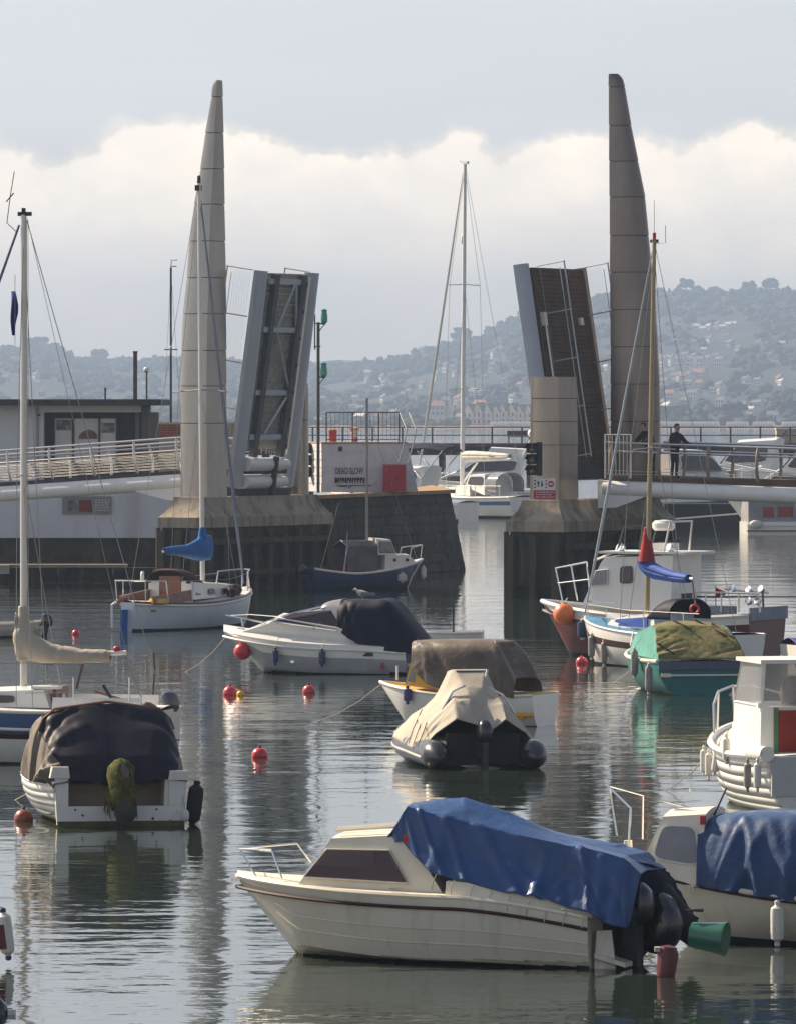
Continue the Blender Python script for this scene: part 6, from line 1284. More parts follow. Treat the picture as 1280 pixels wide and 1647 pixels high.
for sd in (1, -1):
    B.tube('shroud', [mt+Vector((0, 0, -.2)), Vector((mx_-.1, sd*.6, mt.z*.50)), Vector((mx_-.2, sd*1.0, zd))], .008, M_WIRE); B.tube('lower_shroud', [Vector((mt.x, 0, mt.z*.52)), Vector((mx_-.5, sd*1.0, zd))], .008, M_WIRE)
B.tube('spreader', [(mt.x, .65, mt.z*.51), (mt.x, 0, mt.z*.515), (mt.x, -.65, mt.z*.51)], .016, M_ALU)
def blob(name, mat, pts, seed):
    ss = []
    for px_, py_, rx_, rz_ in pts: c = B.y(px_, py_, 0); ss.append([c+Vector((rx_*.3*math.cos(q), rx_*math.cos(q), rz_*math.sin(q))) for q in [2*math.pi*k/12 for k in range(13)]])
    cover(B, name, mat, ss, 26, 18, .016, seed, 1.5, 4)
blob('sail_cover', mk('royal_blue_cloth', (.03, .08, .35), .6), [(1036, 905, .16, .20), (1046, 915, .16, .20), (1062, 922, .13, .16), (1085, 928, .10, .12), (1108, 931, .08, .09)], 95)
ss = []
for py_, r_ in ((848, .05), (862, .09), (878, .13), (893, .17), (904, .19)): c = B.y(1042, py_, 0); ss.append([Vector((mx_, 0, c.z))+Vector((r_*math.cos(q), r_*math.sin(q), 0)) for q in [2*math.pi*k/12 for k in range(13)]])
cover(B, 'sail_cover', mk('scarlet_cloth', (.36, .035, .03), .6, var=.2), ss, 20, 16, .012, 97, label='scarlet upper sail cover around the mast')
B.tube('boom', [B.y(1042, 925, 0), B.y(1114, 931, 0)], .035, M_ALU); B.tube('boom_crutch', [B.y(1113, 932, 0), B.y(1118, 975, 0)], .02, M_WOOD)
pulpit(B, [(2.2, .5, 1.0), (2.3, .45, 1.45), (2.85, .1, 1.5), (2.85, -.1, 1.5), (2.3, -.45, 1.45)], [((2.85, .1, 1.5), (2.8, .08, 1.1))], .014); B.tube('guard_wire', [(2.3, .45, 1.45), (0, 1.0, 1.38), (-2.6, .9, 1.36)], .006, M_WIRE)
for x_ in (1.0, -.6, -2.0): B.tube('stanchion', [(x_, h.y_at(x_)-.05, .85), (x_, h.y_at(x_)-.05, 1.38)], .012, M_CHR)
for px_, py_, lb in ((951, 1040, 'pale fender nearest the bow of the cream sailing boat'), (971, 1050, 'pale fender second from the bow of the cream sailing boat')):
    p = B.y(px_, py_, h.y_at(1.7)+.0 if px_ < 960 else .86); fender(B.w(p), .58, .085, M_FENG, lb, B.w(p+Vector((0, -.12, .5))), M_FEN)
e = empty('lifebuoy', 'small red lifebuoy hung at the sailing boat stern', 'lifebuoy', B.w(B.y(1117, 980, .4))); m = MB(); rows = [[Vector(((.10+.03*math.cos(q))*math.cos(a), .03*math.sin(q), (.10+.03*math.cos(q))*math.sin(a))) for q in [2*math.pi*k/8 for k in range(8)]] for a in [2*math.pi*k/16 for k in range(17)]]; m.grid(rows, True); m.build('ring', M_RED, e); m = MB(); m.tube([(0, 0, .12), (.02, 0, .2)], .008, 5); m.build('rope', M_ROPE, e)
# ---------------------------------------------------------------- white sailing boat with blue sail cover under the left tower
B = Boat('sailing_boat', 'white sailing boat with bright blue sail cover moored under the left tower', 'sailing boat', 304, 1010, (0, 0), 60)
h = Hull(6.5, 2.15, .82, .74, 1.06, .3, .20, .86, .7, 2.3, tmax=.5)
make_hull(B, h, [mk('cool_white_hull', (.58, .62, .66), .3, var=.06, coat=.4), M_FOUL], lambda q, t, z: 1 if z < .06 else 0, 34, 16); gunwale(B, h, .035, M_WHITE, 'rubbing_strake', -.06, .01); gunwale(B, h, .03, M_WOOD, 'toe_rail', .01); deck(B, h, M_DECKW, .0, .06)
m = MB(); m.slab([(-3.3, -.03, -.4), (-3.62, -.03, -.4), (-3.55, -.03, .62), (-3.28, -.03, .62)], (0, .06, 0)); B.part('rudder', m, M_SBLUE, smooth=False); m = MB(); m.tube([(-3.5, .35, .1), (-3.52, .35, .75), (-3.3, .35, .82)], .04, 6); B.part('stern_ladder', m, M_WHITE)
cabin(B, [(2.0, .5, .88), (1.7, .48, 1.18), (-.9, .72, 1.34), (-.95, .74, .84)], M_GEL, 'coachroof', .06)
for x0 in (1.2, .4, -.4): window(B, rounded([(x0, .63+.03*(1.2-x0), .96), (x0-.03, .60+.03*(1.2-x0), 1.12), (x0-.4, .63+.04*(1.2-x0), 1.13), (x0-.4, .66+.04*(1.2-x0), .96)]), M_GLS, None, (0, 1, .2))
m = MB(); m.box(-1.02, -.96, -.36, .36, .70, 1.5); B.part('companionway_door', m, M_WOOD, smooth=False); 
for y_ in (.55, -.55): m = MB(); m.box(-1.0, -.955, y_-.18, y_+.18, .75, 1.36); B.part('bulkhead_panel', m, M_GEL, smooth=False)
cover(B, 'sprayhood', mk('maroon_canvas', (.06, .022, .022), .7, var=.2), [sec(x, [(.66, 1.3), (.62, 1.3+k*.6), (.35, 1.36+k), (0, 1.38+k), (-.35, 1.36+k), (-.62, 1.3+k*.6), (-.66, 1.3)]) for x, k in ((-.3, .06), (-.6, .26), (-1.05, .32), (-1.2, .28))], 14, 18, .012, 101)
m = MB(); m.box(-2.7, -1.0, -.5, .5, .55, .6); B.part('cockpit_sole', m, M_WOOD, smooth=False)
for sd in (1, -1): m = MB(); m.slab([(-2.8, sd*.62, .74), (-1.0, sd*.74, .80), (-1.0, sd*.70, 1.12), (-2.8, sd*.58, .98)], (0, -sd*.05, 0)); B.part('coaming', m, M_WOOD, smooth=False)
e = empty('horseshoe_buoy', 'white horseshoe lifebuoy on the stern rail of the blue covered sailing boat', 'lifebuoy', B.w((-2.0, .3, 1.42))); m = MB(); m.tube([(0, .13*math.cos(a), .15*math.sin(a)+.05) for a in [math.pi*1.2-k*.32-.2 for k in range(13)]], .05, 8); m.build('float_body', M_GEL, e); m = MB(); m.box(-.02, .02, -.06, .06, .17, .24); m.build('tag', M_BLK, e, smooth=False)
e = empty('rope_coil', 'coil of yellow rope on the stern deck of the white sailing boat', 'rope', B.w((-2.5, -.55, .80))); m = MB()
for k in range(4): m.tube([(.28*math.cos(a)*(1-.06*k), .20*math.sin(a)*(1-.06*k), .03*k) for a in [2*math.pi*q/16 for q in range(17)]], .022, 6)
m.build('coils', mk('yellow_rope', (.62, .42, .10), .8), e)
mx_ = B.y(326, 905, 0).x; mt_ = B.y(320, 294, 0); mt = Vector((mt_.x, 0, mt_.z))
B.tube('mast', [(mx_, 0, 1.2), (lerp(mx_, mt.x, .5), 0, (1.2+mt.z)/2), (mt.x, 0, mt.z)], [.07, .066, .055], M_ALU, 10); m = MB(); m.lathe(mt, (0, 0, 1), [(0, .06), (.1, .05), (.2, .05), (.22, .02)], 8); B.part('masthead_lamp', m, M_STRK); B.box('masthead', (mt.x-.16, mt.x+.1, -.04, .04, mt.z-.22, mt.z-.06), M_STRK)
bw = h.sheer(.985); B.tube('furled_jib', [mt+Vector((.06, 0, -.3)), mt.lerp(bw, .35), mt.lerp(bw, .8), bw+Vector((0, 0, .15))], [.02, .045, .06, .03], mk('slate_furl', (.20, .23, .30), .6))
B.tube('backstay', [mt, (-3.2, 0, .85)], .008, M_WIRE)
for sd in (1, -1): B.tube('shroud', [mt+Vector((0, 0, -.3)), Vector((lerp(mx_, mt.x, .5), sd*.75, mt.z*.53)), Vector((mx_-.15, sd*1.02, .85))], .008, M_WIRE); B.tube('lower_shroud', [Vector((lerp(mx_, mt.x, .5), 0, mt.z*.53)), Vector((mx_+.4, sd*1.0, .85))], .008, M_WIRE)
xm = lerp(mx_, mt.x, .5); B.tube('spreader', [(xm, .95, mt.z*.53), (xm, 0, mt.z*.535), (xm, -.95, mt.z*.53)], .022, M_WIRE)
ss = []
for px_, py_, rw, rz_ in ((338, 880, .10, .34), (326, 882, .16, .36), (308, 886, .15, .22), (290, 886, .11, .14), (274, 886, .09, .11), (264, 886, .05, .08)): c = B.y(px_, py_, 0); ss.append([Vector((c.x, rw*math.cos(q), c.z+rz_*math.sin(q))) for q in [2*math.pi*k/12 for k in range(13)]])
cover(B, 'sail_cover', M_SBLUE, ss, 28, 18, .03, 105, 1.5, 4)
ss = []
for py_, r_ in ((848, .09), (858, .13), (872, .18), (895, .20)): c = B.y(328, py_, 0); ss.append([Vector((mx_, 0, c.z))+Vector((r_*math.cos(q), r_*.8*math.sin(q), 0)) for q in [2*math.pi*k/12 for k in range(13)]])
cover(B, 'mast_boot', M_SBLUE, ss, 18, 16, .015, 107); B.tube('boom', [(mx_, 0, B.y(326, 890, 0).z), B.y(262, 887, 0)], .04, M_ALU)
pulpit(B, [(2.3, .55, 1.0), (2.4, .5, 1.55), (3.1, .12, 1.6), (3.1, -.12, 1.6), (2.4, -.5, 1.55), (2.3, -.55, 1.0)], [((3.1, .12, 1.6), (3.05, .1, 1.1)), ((2.4, -.5, 1.55), (2.9, -.25, 1.1))], .024)
pulpit(B, [(-2.3, .75, .8), (-2.35, .72, 1.4), (-3.1, .5, 1.42), (-3.1, -.5, 1.42), (-2.35, -.72, 1.4), (-2.3, -.75, .8)], [((-3.1, .5, 1.42), (-3.05, .48, .85)), ((-3.1, -.5, 1.42), (-3.05, -.48, .85))], .022, name='pushpit_rail')
for sd in (1, -1): B.tube('guard_wire', [(2.4, sd*.5, 1.5), (.6, sd*.98, 1.38), (-2.35, sd*.72, 1.38)], .007, M_WIRE)
m = MB(); m.ball((1.6, -.55, 1.05), (.25, .2, .18)); m.ball((1.1, -.75, 1.0), (.2, .15, .14)); B.part('stowed_gear', m, M_STRK)
# ---------------------------------------------------------------- small blue fishing boat entering under the quay
B = Boat('fishing_boat', 'small dark blue fishing boat with white cuddy heading past the quay', 'fishing boat', 586, 947, (0, 0), 24)
h = Hull(4.4, 1.75, .74, .56, 1.0, .25, .86, .84, .7, 2.4, tmax=.45)
make_hull(B, h, [M_NAVYH, M_FOUL], lambda q, t, z: 1 if z < .06 else 0, 30, 14); gunwale(B, h, .045, M_GEL, 'gunwale', .0, .01); deck(B, h, M_DECKW, -.02, .06, .55, 1, 'foredeck'); deck(B, h, mk('dark_sole', (.07, .06, .05), .8), -.35, 0, 0, .56, 'cockpit_sole')
cabin(B, [(1.85, .36, .86), (1.5, .46, 1.16), (.55, .60, 1.20), (.50, .64, .66)], M_GEL, 'cuddy', .05); cabin(B, [(1.0, .50, 1.2), (.80, .46, 1.70), (.25, .46, 1.74), (.28, .55, 1.18)], M_GEL, 'screen_house', .04)
window(B, [(.92, -.52, 1.26), (.78, -.49, 1.62), (.36, -.49, 1.64), (.36, -.545, 1.26)], M_GLSG, M_DARKST, (0, -1, .1), .014)
for x_ in (.9, 1.4): m = MB(); m.lathe((x_, -.565 if x_ < 1.2 else -.50, 1.0), (0, -1, .2), [(0, .06), (.02, .06)], 10); B.part('porthole', m, M_DARKST)
m = MB(); rows = [[Vector((x, y, z)) for y, z in ((.6, .62), (.62, 1.5), (.3, 1.68), (-.3, 1.68), (-.62, 1.5), (-.6, .62))] for x in (-.9, -.3, .25)]; m.grid(rows); B.part('canvas_shelter', m, mk('dull_vinyl', (.14, .13, .13), .5, var=.3), ang=20); B.tube('shelter_frame', [(-1.1, -.72, .6), (-1.0, -.64, 1.0), (-.9, -.62, 1.5), (-.9, 0, 1.7), (-.9, .62, 1.5)], .03, mk('pale_blue_tube', (.40, .50, .58), .5))
m = MB(); m.box(-.85, -.3, -.45, .2, .35, .95); B.part('engine_box', m, mk('rust_box', (.25, .07, .03), .7, var=.3), smooth=False)
B.tube('mast', [(.1, 0, .4), (.1, 0, B.y(611, 640, 0).z)], [.06, .045], M_WIRE, 8); B.tube('forestay', [(.1, 0, 6.2), (2.0, 0, 1.0)], .006, M_WIRE); B.tube('mizzen_stay', [(-1.9, -.6, .75), (-1.1, -.3, 3.0)], .012, M_ROPE); B.tube('rod', [(-1.0, -.6, .6), (-.85, -.5, 2.0)], .014, M_ROPE)
pulpit(B, [(1.5, .45, 1.0), (1.6, .42, 1.42), (2.15, .1, 1.5), (2.15, -.1, 1.5), (1.6, -.42, 1.42), (1.5, -.45, 1.0)], [((2.15, -.1, 1.5), (2.1, -.08, 1.05))], .02); outboard(B, (-2.22, 0, .45), .8, 0, 0, M_COWL)
fender(B.w((1.0, -1.0, .40)), .30, .16, mk('pink_white_fender', (.55, .48, .46), .5), 'round pinkish fender on the side of the blue fishing boat', B.w((1.0, -.8, .8))); fender(B.w((2.12, -.30, .55)), .42, .09, M_FEN, 'white fender at the bow of the blue fishing boat', B.w((2.1, -.15, .95)))
# ---------------------------------------------------------------- large white yacht beyond the gap
B = Boat('sailing_yacht', 'large white yacht with tall white mast beyond the gap in the bridge', 'sailing yacht', 757, 831.5, (0, 0), 126)
h = Hull(10.6, 3.3, 1.22, 1.15, 1.55, .4, .72, .86, .9, 2.3, tmax=.45)
make_hull(B, h, [M_GEL, M_FOUL, M_BLUEB], lambda q, t, z: 1 if z < .1 else (2 if .80 < q < .90 else 0), 36, 20); gunwale(B, h, .05, M_GEL, 'toe_rail'); deck(B, h, M_DECKW, .0, .1)
cabin(B, [(2.6, .8, 1.3), (2.2, .75, 1.65), (-1.2, 1.0, 1.85), (-1.3, 1.05, 1.25)], M_GEL, 'coachroof', .08); cabin(B, [(-.6, .9, 1.8), (-1.0, .85, 2.45), (-2.6, .95, 2.5), (-2.7, 1.05, 1.3)], M_GEL, 'deck_saloon', .08)
window(B, rounded([(-.85, .905, 1.9), (-1.1, .88, 2.36), (-2.5, .97, 2.38), (-2.5, 1.02, 1.85)]), M_GLS, None, (0, 1, .1))
for x0 in (2.0, 1.0, 0): window(B, rounded([(x0, .86, 1.42), (x0, .84, 1.58), (x0-.6, .90, 1.62), (x0-.6, .92, 1.42)]), M_GLS, None, (0, 1, .2))
mx_ = B.y(743, 790, 0).x; mt_ = B.y(747.5, 262, 0); mt = Vector((mt_.x, 0, mt_.z))
B.tube('mast', [(mx_, 0, 1.6), (lerp(mx_, mt.x, .5), 0, mt.z*.5), mt], [.13, .125, .09], M_WHITE, 10); B.box('masthead', (mt.x-.3, mt.x+.2, -.08, .08, mt.z-.05, mt.z+.1), M_WHITE); B.tube('wind_arm', [mt, mt+Vector((.5, 0, .15))], .02, M_DARKST)
m = MB(); m.lathe((mt.x+.2, 0, mt.z*.77), (0, 0, 1), [(0, .05), (.1, .12), (.5, .12), (.6, .05)], 8); B.part('radar_reflector', m, M_WHITE)
bw = h.sheer(.985); B.tube('furled_genoa', [mt+Vector((.15, 0, -.5)), mt.lerp(bw, .3), mt.lerp(bw, .8), bw+Vector((0, 0, .3))], [.03, .07, .09, .04], M_ALU); B.tube('backstay', [mt, (-5.1, 0, 1.3)], .012, M_WIRE)
for sd in (1, -1): B.tube('shroud', [mt+Vector((0, 0, -.3)), Vector((mt.x, sd*1.1, mt.z*.655)), Vector((mx_-.2, sd*1.5, 1.2))], .012, M_WIRE); B.tube('lower_shroud', [Vector((mt.x, 0, mt.z*.64)), Vector((mx_-.5, sd*1.45, 1.2))], .012, M_WIRE)
for f in (.655, .36): xm = lerp(mx_, mt.x, f); B.tube('spreader', [(xm, 1.15, mt.z*f), (xm, 0, mt.z*f+.05), (xm, -1.15, mt.z*f)], .03, M_WHITE)
B.tube('boom', [(mx_-.2, 0, 3.3), (-3.9, 0, 3.4)], .10, M_WHITE, 8); cover(B, 'sail_cover', mk('white_canvas', (.62, .58, .52), .7), [[Vector((x, .22*k*math.cos(q), 3.55+.3*k*math.sin(q))) for q in [2*math.pi*j/12 for j in range(13)]] for x, k in ((mx_-.15, .8), (mx_-.9, 1), (-1.6, .8), (-3.8, .45))], 16, 14, .03, 111)
cover(B, 'sprayhood', M_GLSG, [sec(x, [(.98, 1.5), (.95, 2.2), (.5, 2.55), (0, 2.6), (-.5, 2.55), (-.95, 2.2), (-.98, 1.5)]) for x in (-2.7, -3.2, -3.8)], 8, 14, .01, 113); B.tube('vang', [(mx_-.1, 0, 2.0), (mx_-1.5, 0, 3.2)], .06, M_WHITE)
pulpit(B, [(4.2, .8, 1.4), (4.3, .75, 2.15), (5.2, .15, 2.3), (5.2, -.15, 2.3), (4.3, -.75, 2.15)], [((5.2, .15, 2.3), (5.1, .1, 1.55))], .035)
for sd in (1, -1):
    B.tube('guard_wire', [(4.3, sd*.75, 2.1), (1, sd*1.5, 1.85), (-4.6, sd*1.3, 1.85)], .014, M_WIRE)
    for x_ in (3, 1.2, -.6, -2.4, -4.4): B.tube('stanchion', [(x_, sd*(h.y_at(x_)-.08), 1.2), (x_, sd*(h.y_at(x_)-.08), 1.9)], .022, M_CHR)
# ---------------------------------------------------------------- motor cruisers behind
def cruiser(px, py, head, L_, label, hullmat, cat='motor cruiser', bimini=None, seats=None, dark=M_GLS, fly=False, hz=1.0):
    B = Boat('motor_cruiser', label, cat, px, py, (0, 0), head)
    h = Hull(L_, L_*.31, 1.15*hz, 1.2*hz, 1.75*hz, .4, .88, .78, .9, 2.4, chine=True, tmax=.45)
    make_hull(B, h, [hullmat, M_FOUL, M_GEL], lambda q, t, z: 1 if z < .1 else (2 if q > .9 else 0), 28, 14); gunwale(B, h, .05, M_GEL, 'rubbing_strake', -.15, .02); deck(B, h, M_GEL, .0, .12)
    k = L_/11; b = L_*.12
    cabin(B, [(3.4*k, b*.55, 1.6*hz), (1.6*k, b*.8, 2.25*hz), (-1.0*k, b, 2.3*hz), (-1.2*k, b*1.02, 1.2*hz)], M_GEL, 'forecabin', .12)
    cabin(B, [(1.5*k, b*.78, 2.2*hz), (.2*k, b*.72, 3.15*hz), (-2.8*k, b*.85, 3.25*hz), (-2.2*k, b*.98, 1.4*hz)], M_GEL, 'superstructure', .15)
    window(B, rounded([(1.25*k, b*.80, 2.3*hz), (.25*k, b*.76, 3.0*hz), (-2.3*k, b*.88, 3.05*hz), (-2.1*k, b*.94, 2.35*hz)]), dark, M_CHR, (0, 1, .15), .02)
    m = MB(); m.slab([(1.5*k, b*.68, 2.28*hz), (.3*k, b*.64, 3.1*hz), (.3*k, -b*.64, 3.1*hz), (1.5*k, -b*.68, 2.28*hz)], (.02, 0, .02)); B.part('windscreen', m, dark, smooth=False)
    window(B, rounded([(2.6*k, b*.72, 1.75*hz), (1.8*k, b*.83, 2.05*hz), (.2*k, b*.97, 2.05*hz), (.2*k, b*1.0, 1.75*hz)]), dark, None, (0, 1, .15))
    pulpit(B, [(-1*k, L_*.145, 2.0*hz), (2*k, L_*.13, 2.2*hz), (5.0*k, .3, 2.55*hz), (5.0*k, -.3, 2.55*hz), (2*k, -L_*.13, 2.2*hz)], [((2*k, L_*.13, 2.2*hz), (2*k, L_*.13, 1.4*hz)), ((3.8*k, L_*.08, 2.4*hz), (3.8*k, L_*.08, 1.5*hz))], .03)
    if fly: cabin(B, [(-.2*k, b*.6, 3.2*hz), (-.6*k, b*.6, 3.85*hz), (-2.6*k, b*.6, 3.75*hz), (-2.8*k, b*.7, 3.2*hz)], M_GEL, 'flybridge', .05); B.tube('radar_arch', [(-2.6*k, b*.8, 3.2*hz), (-3.1*k, b*.7, 4.4*hz), (-3.1*k, -b*.7, 4.4*hz), (-2.6*k, -b*.8, 3.2*hz)], .09, M_GEL, 8); m = MB(); m.ball((-3.1*k, .2, 4.75*hz), (.34, .34, .3)); B.part('radar_dome', m, M_GEL)
    if bimini: cover(B, 'bimini', bimini, [sec(x*k, [(b*.95, 4.35*hz+dz), (b*.5, 4.6*hz+dz), (0, 4.68*hz+dz), (-b*.5, 4.6*hz+dz), (-b*.95, 4.35*hz+dz)]) for x, dz in ((-.6, -.15), (-1.4, .05), (-3.2, .05), (-4.4, -.15))], 14, 12, .03, 121+px); [B.tube('bimini_frame', [(x*k, sd*b*.95, 4.3*hz), (-2.5*k, sd*b*.95, 2.6*hz)], .03, M_CHR) for x in (-.8, -4.2) for sd in (1, -1)]
    if seats: m = MB(); m.box(-4.8*k, -3.0*k, -b*.8, b*.8, 1.3*hz, 2.1*hz); B.part('cockpit_seat', m, seats, smooth=False)
    return B, h
cruiser(775, 818, 172, 11.5, 'long white motor yacht with dark windows behind the large yacht', M_GEL, 'motor yacht', fly=True)
cruiser(640, 838, 150, 9.0, 'white motor cruiser with navy bimini behind the whitewashed wall', M_GEL, bimini=M_TNAVY, dark=glassy('blue_tint_glass', (.05, .12, .22)), hz=.92)
cruiser(1118, 846, 40, 10.5, 'navy hulled motor cruiser moored behind the right footbridge span', M_NAVYH, dark=M_GLS, seats=mk('tan_seat', (.42, .26, .14), .7), hz=1.25)
cruiser(1300, 858, 168, 9.5, 'white motor cruiser behind the right footbridge span at the edge', M_GEL, seats=mk('tan_seat', (.42, .26, .14), .7), bimini=None, hz=1.42)
cruiser(1195, 838, 160, 8.5, 'small white cruiser with tan seats between two larger ones behind the right span', M_GEL, seats=mk('tan_seat', (.42, .26, .14), .7), hz=1.4)
# dark floating pontoon and white barge under the right span
e = empty('pontoon', 'dark floating pontoon under the right footbridge span', 'pontoon', at(1150, 845, 302)); m = MB(); m.box(-2.6, 2.0, 0, 2, -.5, 1.1); m.build('pontoon_float', M_BLK, e, smooth=False); m = MB(); m.hexa([(-2.6, -.05, .25), (1.9, -.05, .62), (1.9, .0, .62), (-2.6, 0, .25), (-2.6, -.05, .33), (1.9, -.05, .70), (1.9, 0, .70), (-2.6, 0, .33)]); m.build('side_stripe', M_GEL, e, smooth=False)
B = Boat('work_barge', 'white work boat with faded red lettering under the right footbridge span', 'work boat', 1262, 859, (0, -.9), 10); B.box('hull', (-1.9, 4, -.9, .9, -.3, .62), M_GEL); B.box('rubbing_strake', (-1.95, 4, -.96, -.9, .12, .2), M_WOOD); B.box('rubbing_strake', (-1.95, 4, -.96, -.9, .40, .48), M_GEL); B.box('side_cabin', (-1.85, 4, -.8, .8, .625, 1.62), mk('mauve_grey', (.30, .28, .30), .6)); B.box('cabin_ledge', (-.7, 2, -.9, -.8, 1.58, 1.68), M_GEL)
B.box('red_emblem', (-1.1, -.55, -.82, -.80, .82, 1.35), mk('faded_red', (.32, .06, .06), .6, var=.5, scale=9)); B.box('red_emblem', (-.35, .45, -.82, -.80, .85, 1.38), mk('faded_red', (.32, .06, .06), .6)); m = MB(); m.ball((-1.5, -1.05, .5), (.35, .2, .22)); B.part('bow_fender', m, M_FEN)
# ---------------------------------------------------------------- background masts and posts
Bm = wY(838); e = empty('distant_mast', 'thin bare mast of a boat beyond the left tower', 'mast', at(275, 680, 262)); k = 262/F; m = MB(); m.tube([(0, 0, -3), (0, 0, 250*k)], [.06, .05], 6); m.build('mast_pole', M_DARKST, e); m = MB(); m.tube([(-.3, 0, 118*k), (.3, 0, 118*k)], .025, 5); m.build('spreader', M_DARKST, e); m = MB(); m.tube([(0, 0, 250*k), (.02, 0, 262*k), (.28, 0, 262*k)], .02, 5); m.tube([(0, 0, 252*k), (.25, 0, 252*k)], .02, 5); m.build('wind_gear', M_DARKST, e); m = MB(); m.tube([(0, 0, 245*k), (.45, 0, 0)], .008, 4); m.tube([(0, 0, 245*k), (-.25, 0, 60*k)], .008, 4); m.build('stay', M_WIRE, e); m = MB(); m.ball((0, -.08, 122*k), .06, 8, 6); m.build('deck_lamp', M_WHITE, e)
# ---------------------------------------------------------------- buoys
buoy(370, 1118, 11.5, M_BRED, 'red buoy touching the small yellow float'); buoy(387, 1119, 6.5, M_BYEL, 'small yellow float beside a red buoy')
buoy(497, 1115, 10.5, M_BRED, 'red buoy in open water right of the yellow float'); buoy(418, 1219, 13.5, M_BRED, 'nearest red buoy, alone in the bright water', .95)
buoy(122, 1021, 6.5, M_BRED, 'small far red buoy near the white sailing boat'); buoy(935, 1068, 9.5, M_BRED, 'red buoy by the fenders of the cream sailing boat'); buoy(38, 1321, 15.5, M_BRN, 'brown weathered buoy beside the clinker boat', .98)
# mooring lines from bows and sterns down to the water
for nm, a, b in (('inflatable_boat', (2.2, 0, .55), (4.6, .4, -.1)), ('speedboat', (2.2, .1, .85), (3.4, .5, -.1)), ('green_boat', (2.2, .1, .9), (4.4, .6, -.1)), ('clinker_boat', (2.1, .1, .8), (4.8, .7, -.1)), ('cuddy_boat', (1.7, .1, .75), (3.4, .6, -.1)), ('launch', (2.2, .2, 1.1), (4.2, .9, -.1)), ('covered_dinghy', (1.4, 0, .5), (2.6, -.4, -.1))):
    o = bpy.data.objects[nm]; q = [Vector(a).lerp(Vector(b), t)-Vector((0, 0, .35*4*t*(1-t)*.5)) for t in (0, .25, .5, .75, 1)]; m = MB(); m.tube(q, .010, 5); m.build('mooring_line', M_ROPE, o)
# ---------------------------------------------------------------- boat just outside the lower left corner, its fender and motor in view
B = Boat('moored_boat', 'boat mostly out of frame at the lower left with a striped fender', 'boat', -150, 1640, (-1.9, 0), 90)
h = Hull(4.0, 1.0, .62, .58, .8, .2, .9, .8, .8, 2.3); make_hull(B, h, [M_GEL, M_FOUL], lambda q, t, z: 1 if z < .04 else 0, 20, 10); gunwale(B, h, .035, M_GEL); deck(B, h, M_DECKW, -.02, .04)
p = at(9, 1503, 66.0); fe = fender(p, .52, .085, M_FEN, 'white and red fender with navy ends at the lower left edge', p+Vector((-.25, .0, .42)), M_FENN, tilt=(-.12, 0)); m = MB(); m.lathe(Vector((.0, 0, -.16)), Vector((-.12, 0, 1)), [(0, .02), (.0, .0875), (.27, .0875), (.271, .02)], 12); m.v = [q+Vector((-.028, -.012, 0)) for q in m.v]; m.build('red_stripe', M_MARO, fe)
ob = empty('spare_outboard', 'dark outboard motor top at the lower left corner', 'outboard motor', at(-6, 1640, 60.6)); m = MB(); m.lathe((0, 0, -.3), (0, 0, 1), [(0, .09), (.1, .12), (.3, .13), (.45, .11), (.52, .04)], 14); m.build('cowling', M_COWL, ob); m = MB(); m.box(.12, .2, -.06, .02, .0, .1); m.build('plug', M_FEN, ob, smooth=False); m = MB(); m.box(-.05, .05, -.05, .05, -.75, -.28); m.build('drive_leg', M_DARKST, ob, smooth=False)
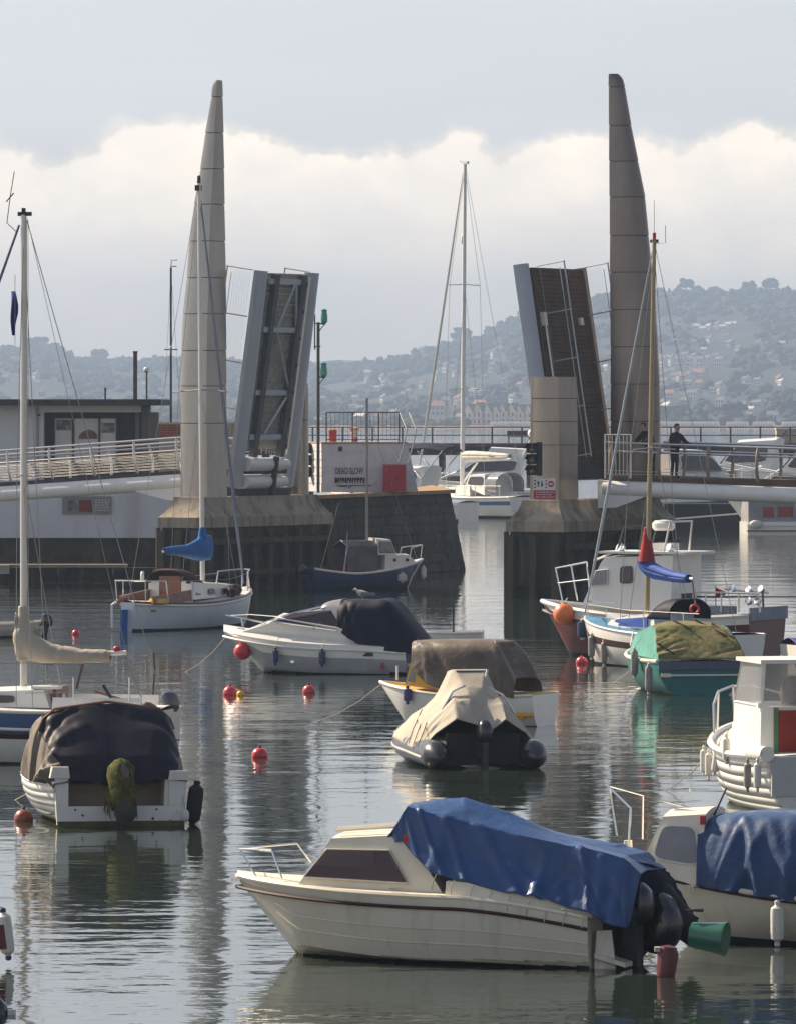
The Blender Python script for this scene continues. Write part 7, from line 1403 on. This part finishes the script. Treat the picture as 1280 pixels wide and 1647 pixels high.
# ================================================================ PEOPLE on the right footbridge span
def person(name, label, wp, rz, joints, edges, radii, mats, region, hair=None):
    e = empty(name, label, 'person', wp, rz)
    me = bpy.data.meshes.new('body'); names = list(joints); idx = {n: i for i, n in enumerate(names)}
    me.from_pydata([joints[n] for n in names], [(idx[a], idx[b]) for a, b in edges], [])
    o = bpy.data.objects.new('body', me); COL.objects.link(o)
    sk = o.modifiers.new('skin', 'SKIN'); sk.use_smooth_shade = True
    if not me.skin_vertices: me.attributes.new
    sv = me.skin_vertices[0].data if me.skin_vertices else None
    if sv:
        for n in names: r = radii[n]; sv[idx[n]].radius = (r, r) if not isinstance(r, tuple) else r
        sv[idx['pelvis']].use_root = True
    o.modifiers.new('sub', 'SUBSURF').levels = 2; o.modifiers['sub'].render_levels = 2
    return o, e
def build_person(label, wp, rz, lean=0.0, reach=None, coat=None, trous=None):
    J = {'pelvis': (0, 0, .95), 'waist': (.02+lean*.2, 0, 1.12), 'chest': (.03+lean*.6, 0, 1.34), 'neck': (.03+lean, 0, 1.52), 'headlow': (.06+lean*1.15, 0, 1.60), 'head': (.065+lean*1.2, 0, 1.70), 'crown': (.055+lean*1.2, 0, 1.79)}
    Rr = {'pelvis': (.18, .16), 'waist': (.19, .16), 'chest': (.21, .17), 'neck': .06, 'headlow': .07, 'head': .095, 'crown': .06}
    Ed = [('pelvis', 'waist'), ('waist', 'chest'), ('chest', 'neck'), ('neck', 'headlow'), ('headlow', 'head'), ('head', 'crown')]
    for k, sd in (('l', 1), ('r', -1)):
        rch = reach if reach else .25
        J.update({k+'sh': (.03+lean*.8, sd*.20, 1.43), k+'el': (.10+lean*.8+rch*.4, sd*.26, 1.20), k+'wr': (.20+lean*.8+rch*1.0, sd*.20, 1.12), k+'ha': (.27+lean*.8+rch*1.1, sd*.19, 1.10), k+'hip': (0, sd*.10, .88), k+'kn': (.03, sd*.11, .50), k+'an': (-.01, sd*.11, .10), k+'toe': (.15, sd*.13, .04)})
        Rr.update({k+'sh': .105, k+'el': .075, k+'wr': .042, k+'ha': .035, k+'hip': .095, k+'kn': .065, k+'an': .048, k+'toe': .04})
        for f in range(4): J[k+'f%d' % f] = (.36+lean*.8+rch*1.1-.01*abs(f-1.5), sd*(.15+.022*f), 1.075); Rr[k+'f%d' % f] = .010; Ed.append((k+'ha', k+'f%d' % f))
        J[k+'th'] = (.31+lean*.8+rch*1.1, sd*.135, 1.10); Rr[k+'th'] = .011; Ed.append((k+'ha', k+'th'))
        Ed += [('chest', k+'sh'), (k+'sh', k+'el'), (k+'el', k+'wr'), (k+'wr', k+'ha'), ('pelvis', k+'hip'), (k+'hip', k+'kn'), (k+'kn', k+'an'), (k+'an', k+'toe')]
    o, e = person('person', label, wp, rz, J, Ed, Rr, None, None)
    dg = bpy.context.evaluated_depsgraph_get(); me = bpy.data.meshes.new_from_object(o.evaluated_get(dg)); bpy.data.objects.remove(o)
    b = bpy.data.objects.new('body', me); COL.objects.link(b); b.parent = e
    hx = .2+lean*.8+(reach or .25)
    for m in (coat, trous, mk('skin', (.42, .26, .19), .6, var=.08), M_BLK): me.materials.append(m)
    for p in me.polygons:
        c = p.center; p.use_smooth = True
        p.material_index = 2 if c.z > 1.555 or (c.x > hx+.01 and c.z > 1.0) else (0 if c.z > .86 else (3 if c.z < .09 else 1))
    hc = J['head']; m = MB(); m.ball((hc[0]-.022, 0, hc[2]+.03), (.105, .098, .105), 16, 10); m.v = [q if q.x < hc[0]+.03 or q.z > hc[2]+.07 else Vector((hc[0]-.01, q.y*.9, q.z)) for q in m.v]; m.build('hair', mk('dark_hair', (.03, .024, .02), .7), e)
    for sd in (1, -1): m = MB(); m.ball((hc[0]+.088, sd*.034, hc[2]), .011, 8, 6); m.build('eye', M_BLK, e); m = MB(); m.ball((hc[0], sd*.098, hc[2]-.01), (.02, .012, .03), 8, 6); m.build('ear', MATS['skin'], e)
    m = MB(); m.slab([(hc[0]+.085, -.012, hc[2]-.03), (hc[0]+.085, .012, hc[2]-.03), (hc[0]+.088, 0, hc[2]+.01)], (.022, 0, -.006)); m.build('nose', MATS['skin'], e); m = MB(); m.box(hc[0]+.078, hc[0]+.09, -.025, .025, hc[2]-.062, hc[2]-.054); m.build('mouth', mk('lips', (.30, .13, .11), .6), e)
    return e
def deck_pt(s, v): p = FR_ @ Vector((.35+s, v, 0)); p.z = lerp(3.62, 3.30, s/12.15)+.382; return p
def span_s(px, v):
    a, b = 0.0, 12.0
    for _ in range(30):
        m_ = (a+b)/2; p = deck_pt(m_, v); 
        if CX+F*p.x/p.y < px: a = m_
        else: b = m_
    return a
pp_ = deck_pt(span_s(1084, 2.75), 2.75)
build_person('person in a dark brown jacket leaning on the footbridge rail with arms forward', pp_, R(-42), .06, .34, mk('dark_brown_jacket', (.030, .022, .020), .85, var=.25, scale=6), mk('dark_jeans', (.022, .026, .045), .85))
pp_ = deck_pt(span_s(1047, 3.3), 3.3)
build_person('person in black standing behind the gold mast on the footbridge', pp_, R(-140), .26, .3, mk('black_coat', (.018, .018, .02), .85), mk('black_trousers', (.018, .017, .018), .85))
# ================================================================ HAZE: even sea air round the camera and the whole scene
h = MB(); h.box(-1700, 1900, -40, 5600, -3, 126)
m = bpy.data.materials.new('sea_haze'); m.use_nodes = True; N = m.node_tree.nodes; N.clear()
vo = N.new('ShaderNodeVolumePrincipled'); oo = N.new('ShaderNodeOutputMaterial'); m.node_tree.links.new(vo.outputs[0], oo.inputs['Volume'])
vo.inputs['Color'].default_value = (.40, .52, .735, 1); vo.inputs['Density'].default_value = HAZE; vo.inputs['Anisotropy'].default_value = .25
tag(h.build('haze', m, smooth=False), kind='stuff')
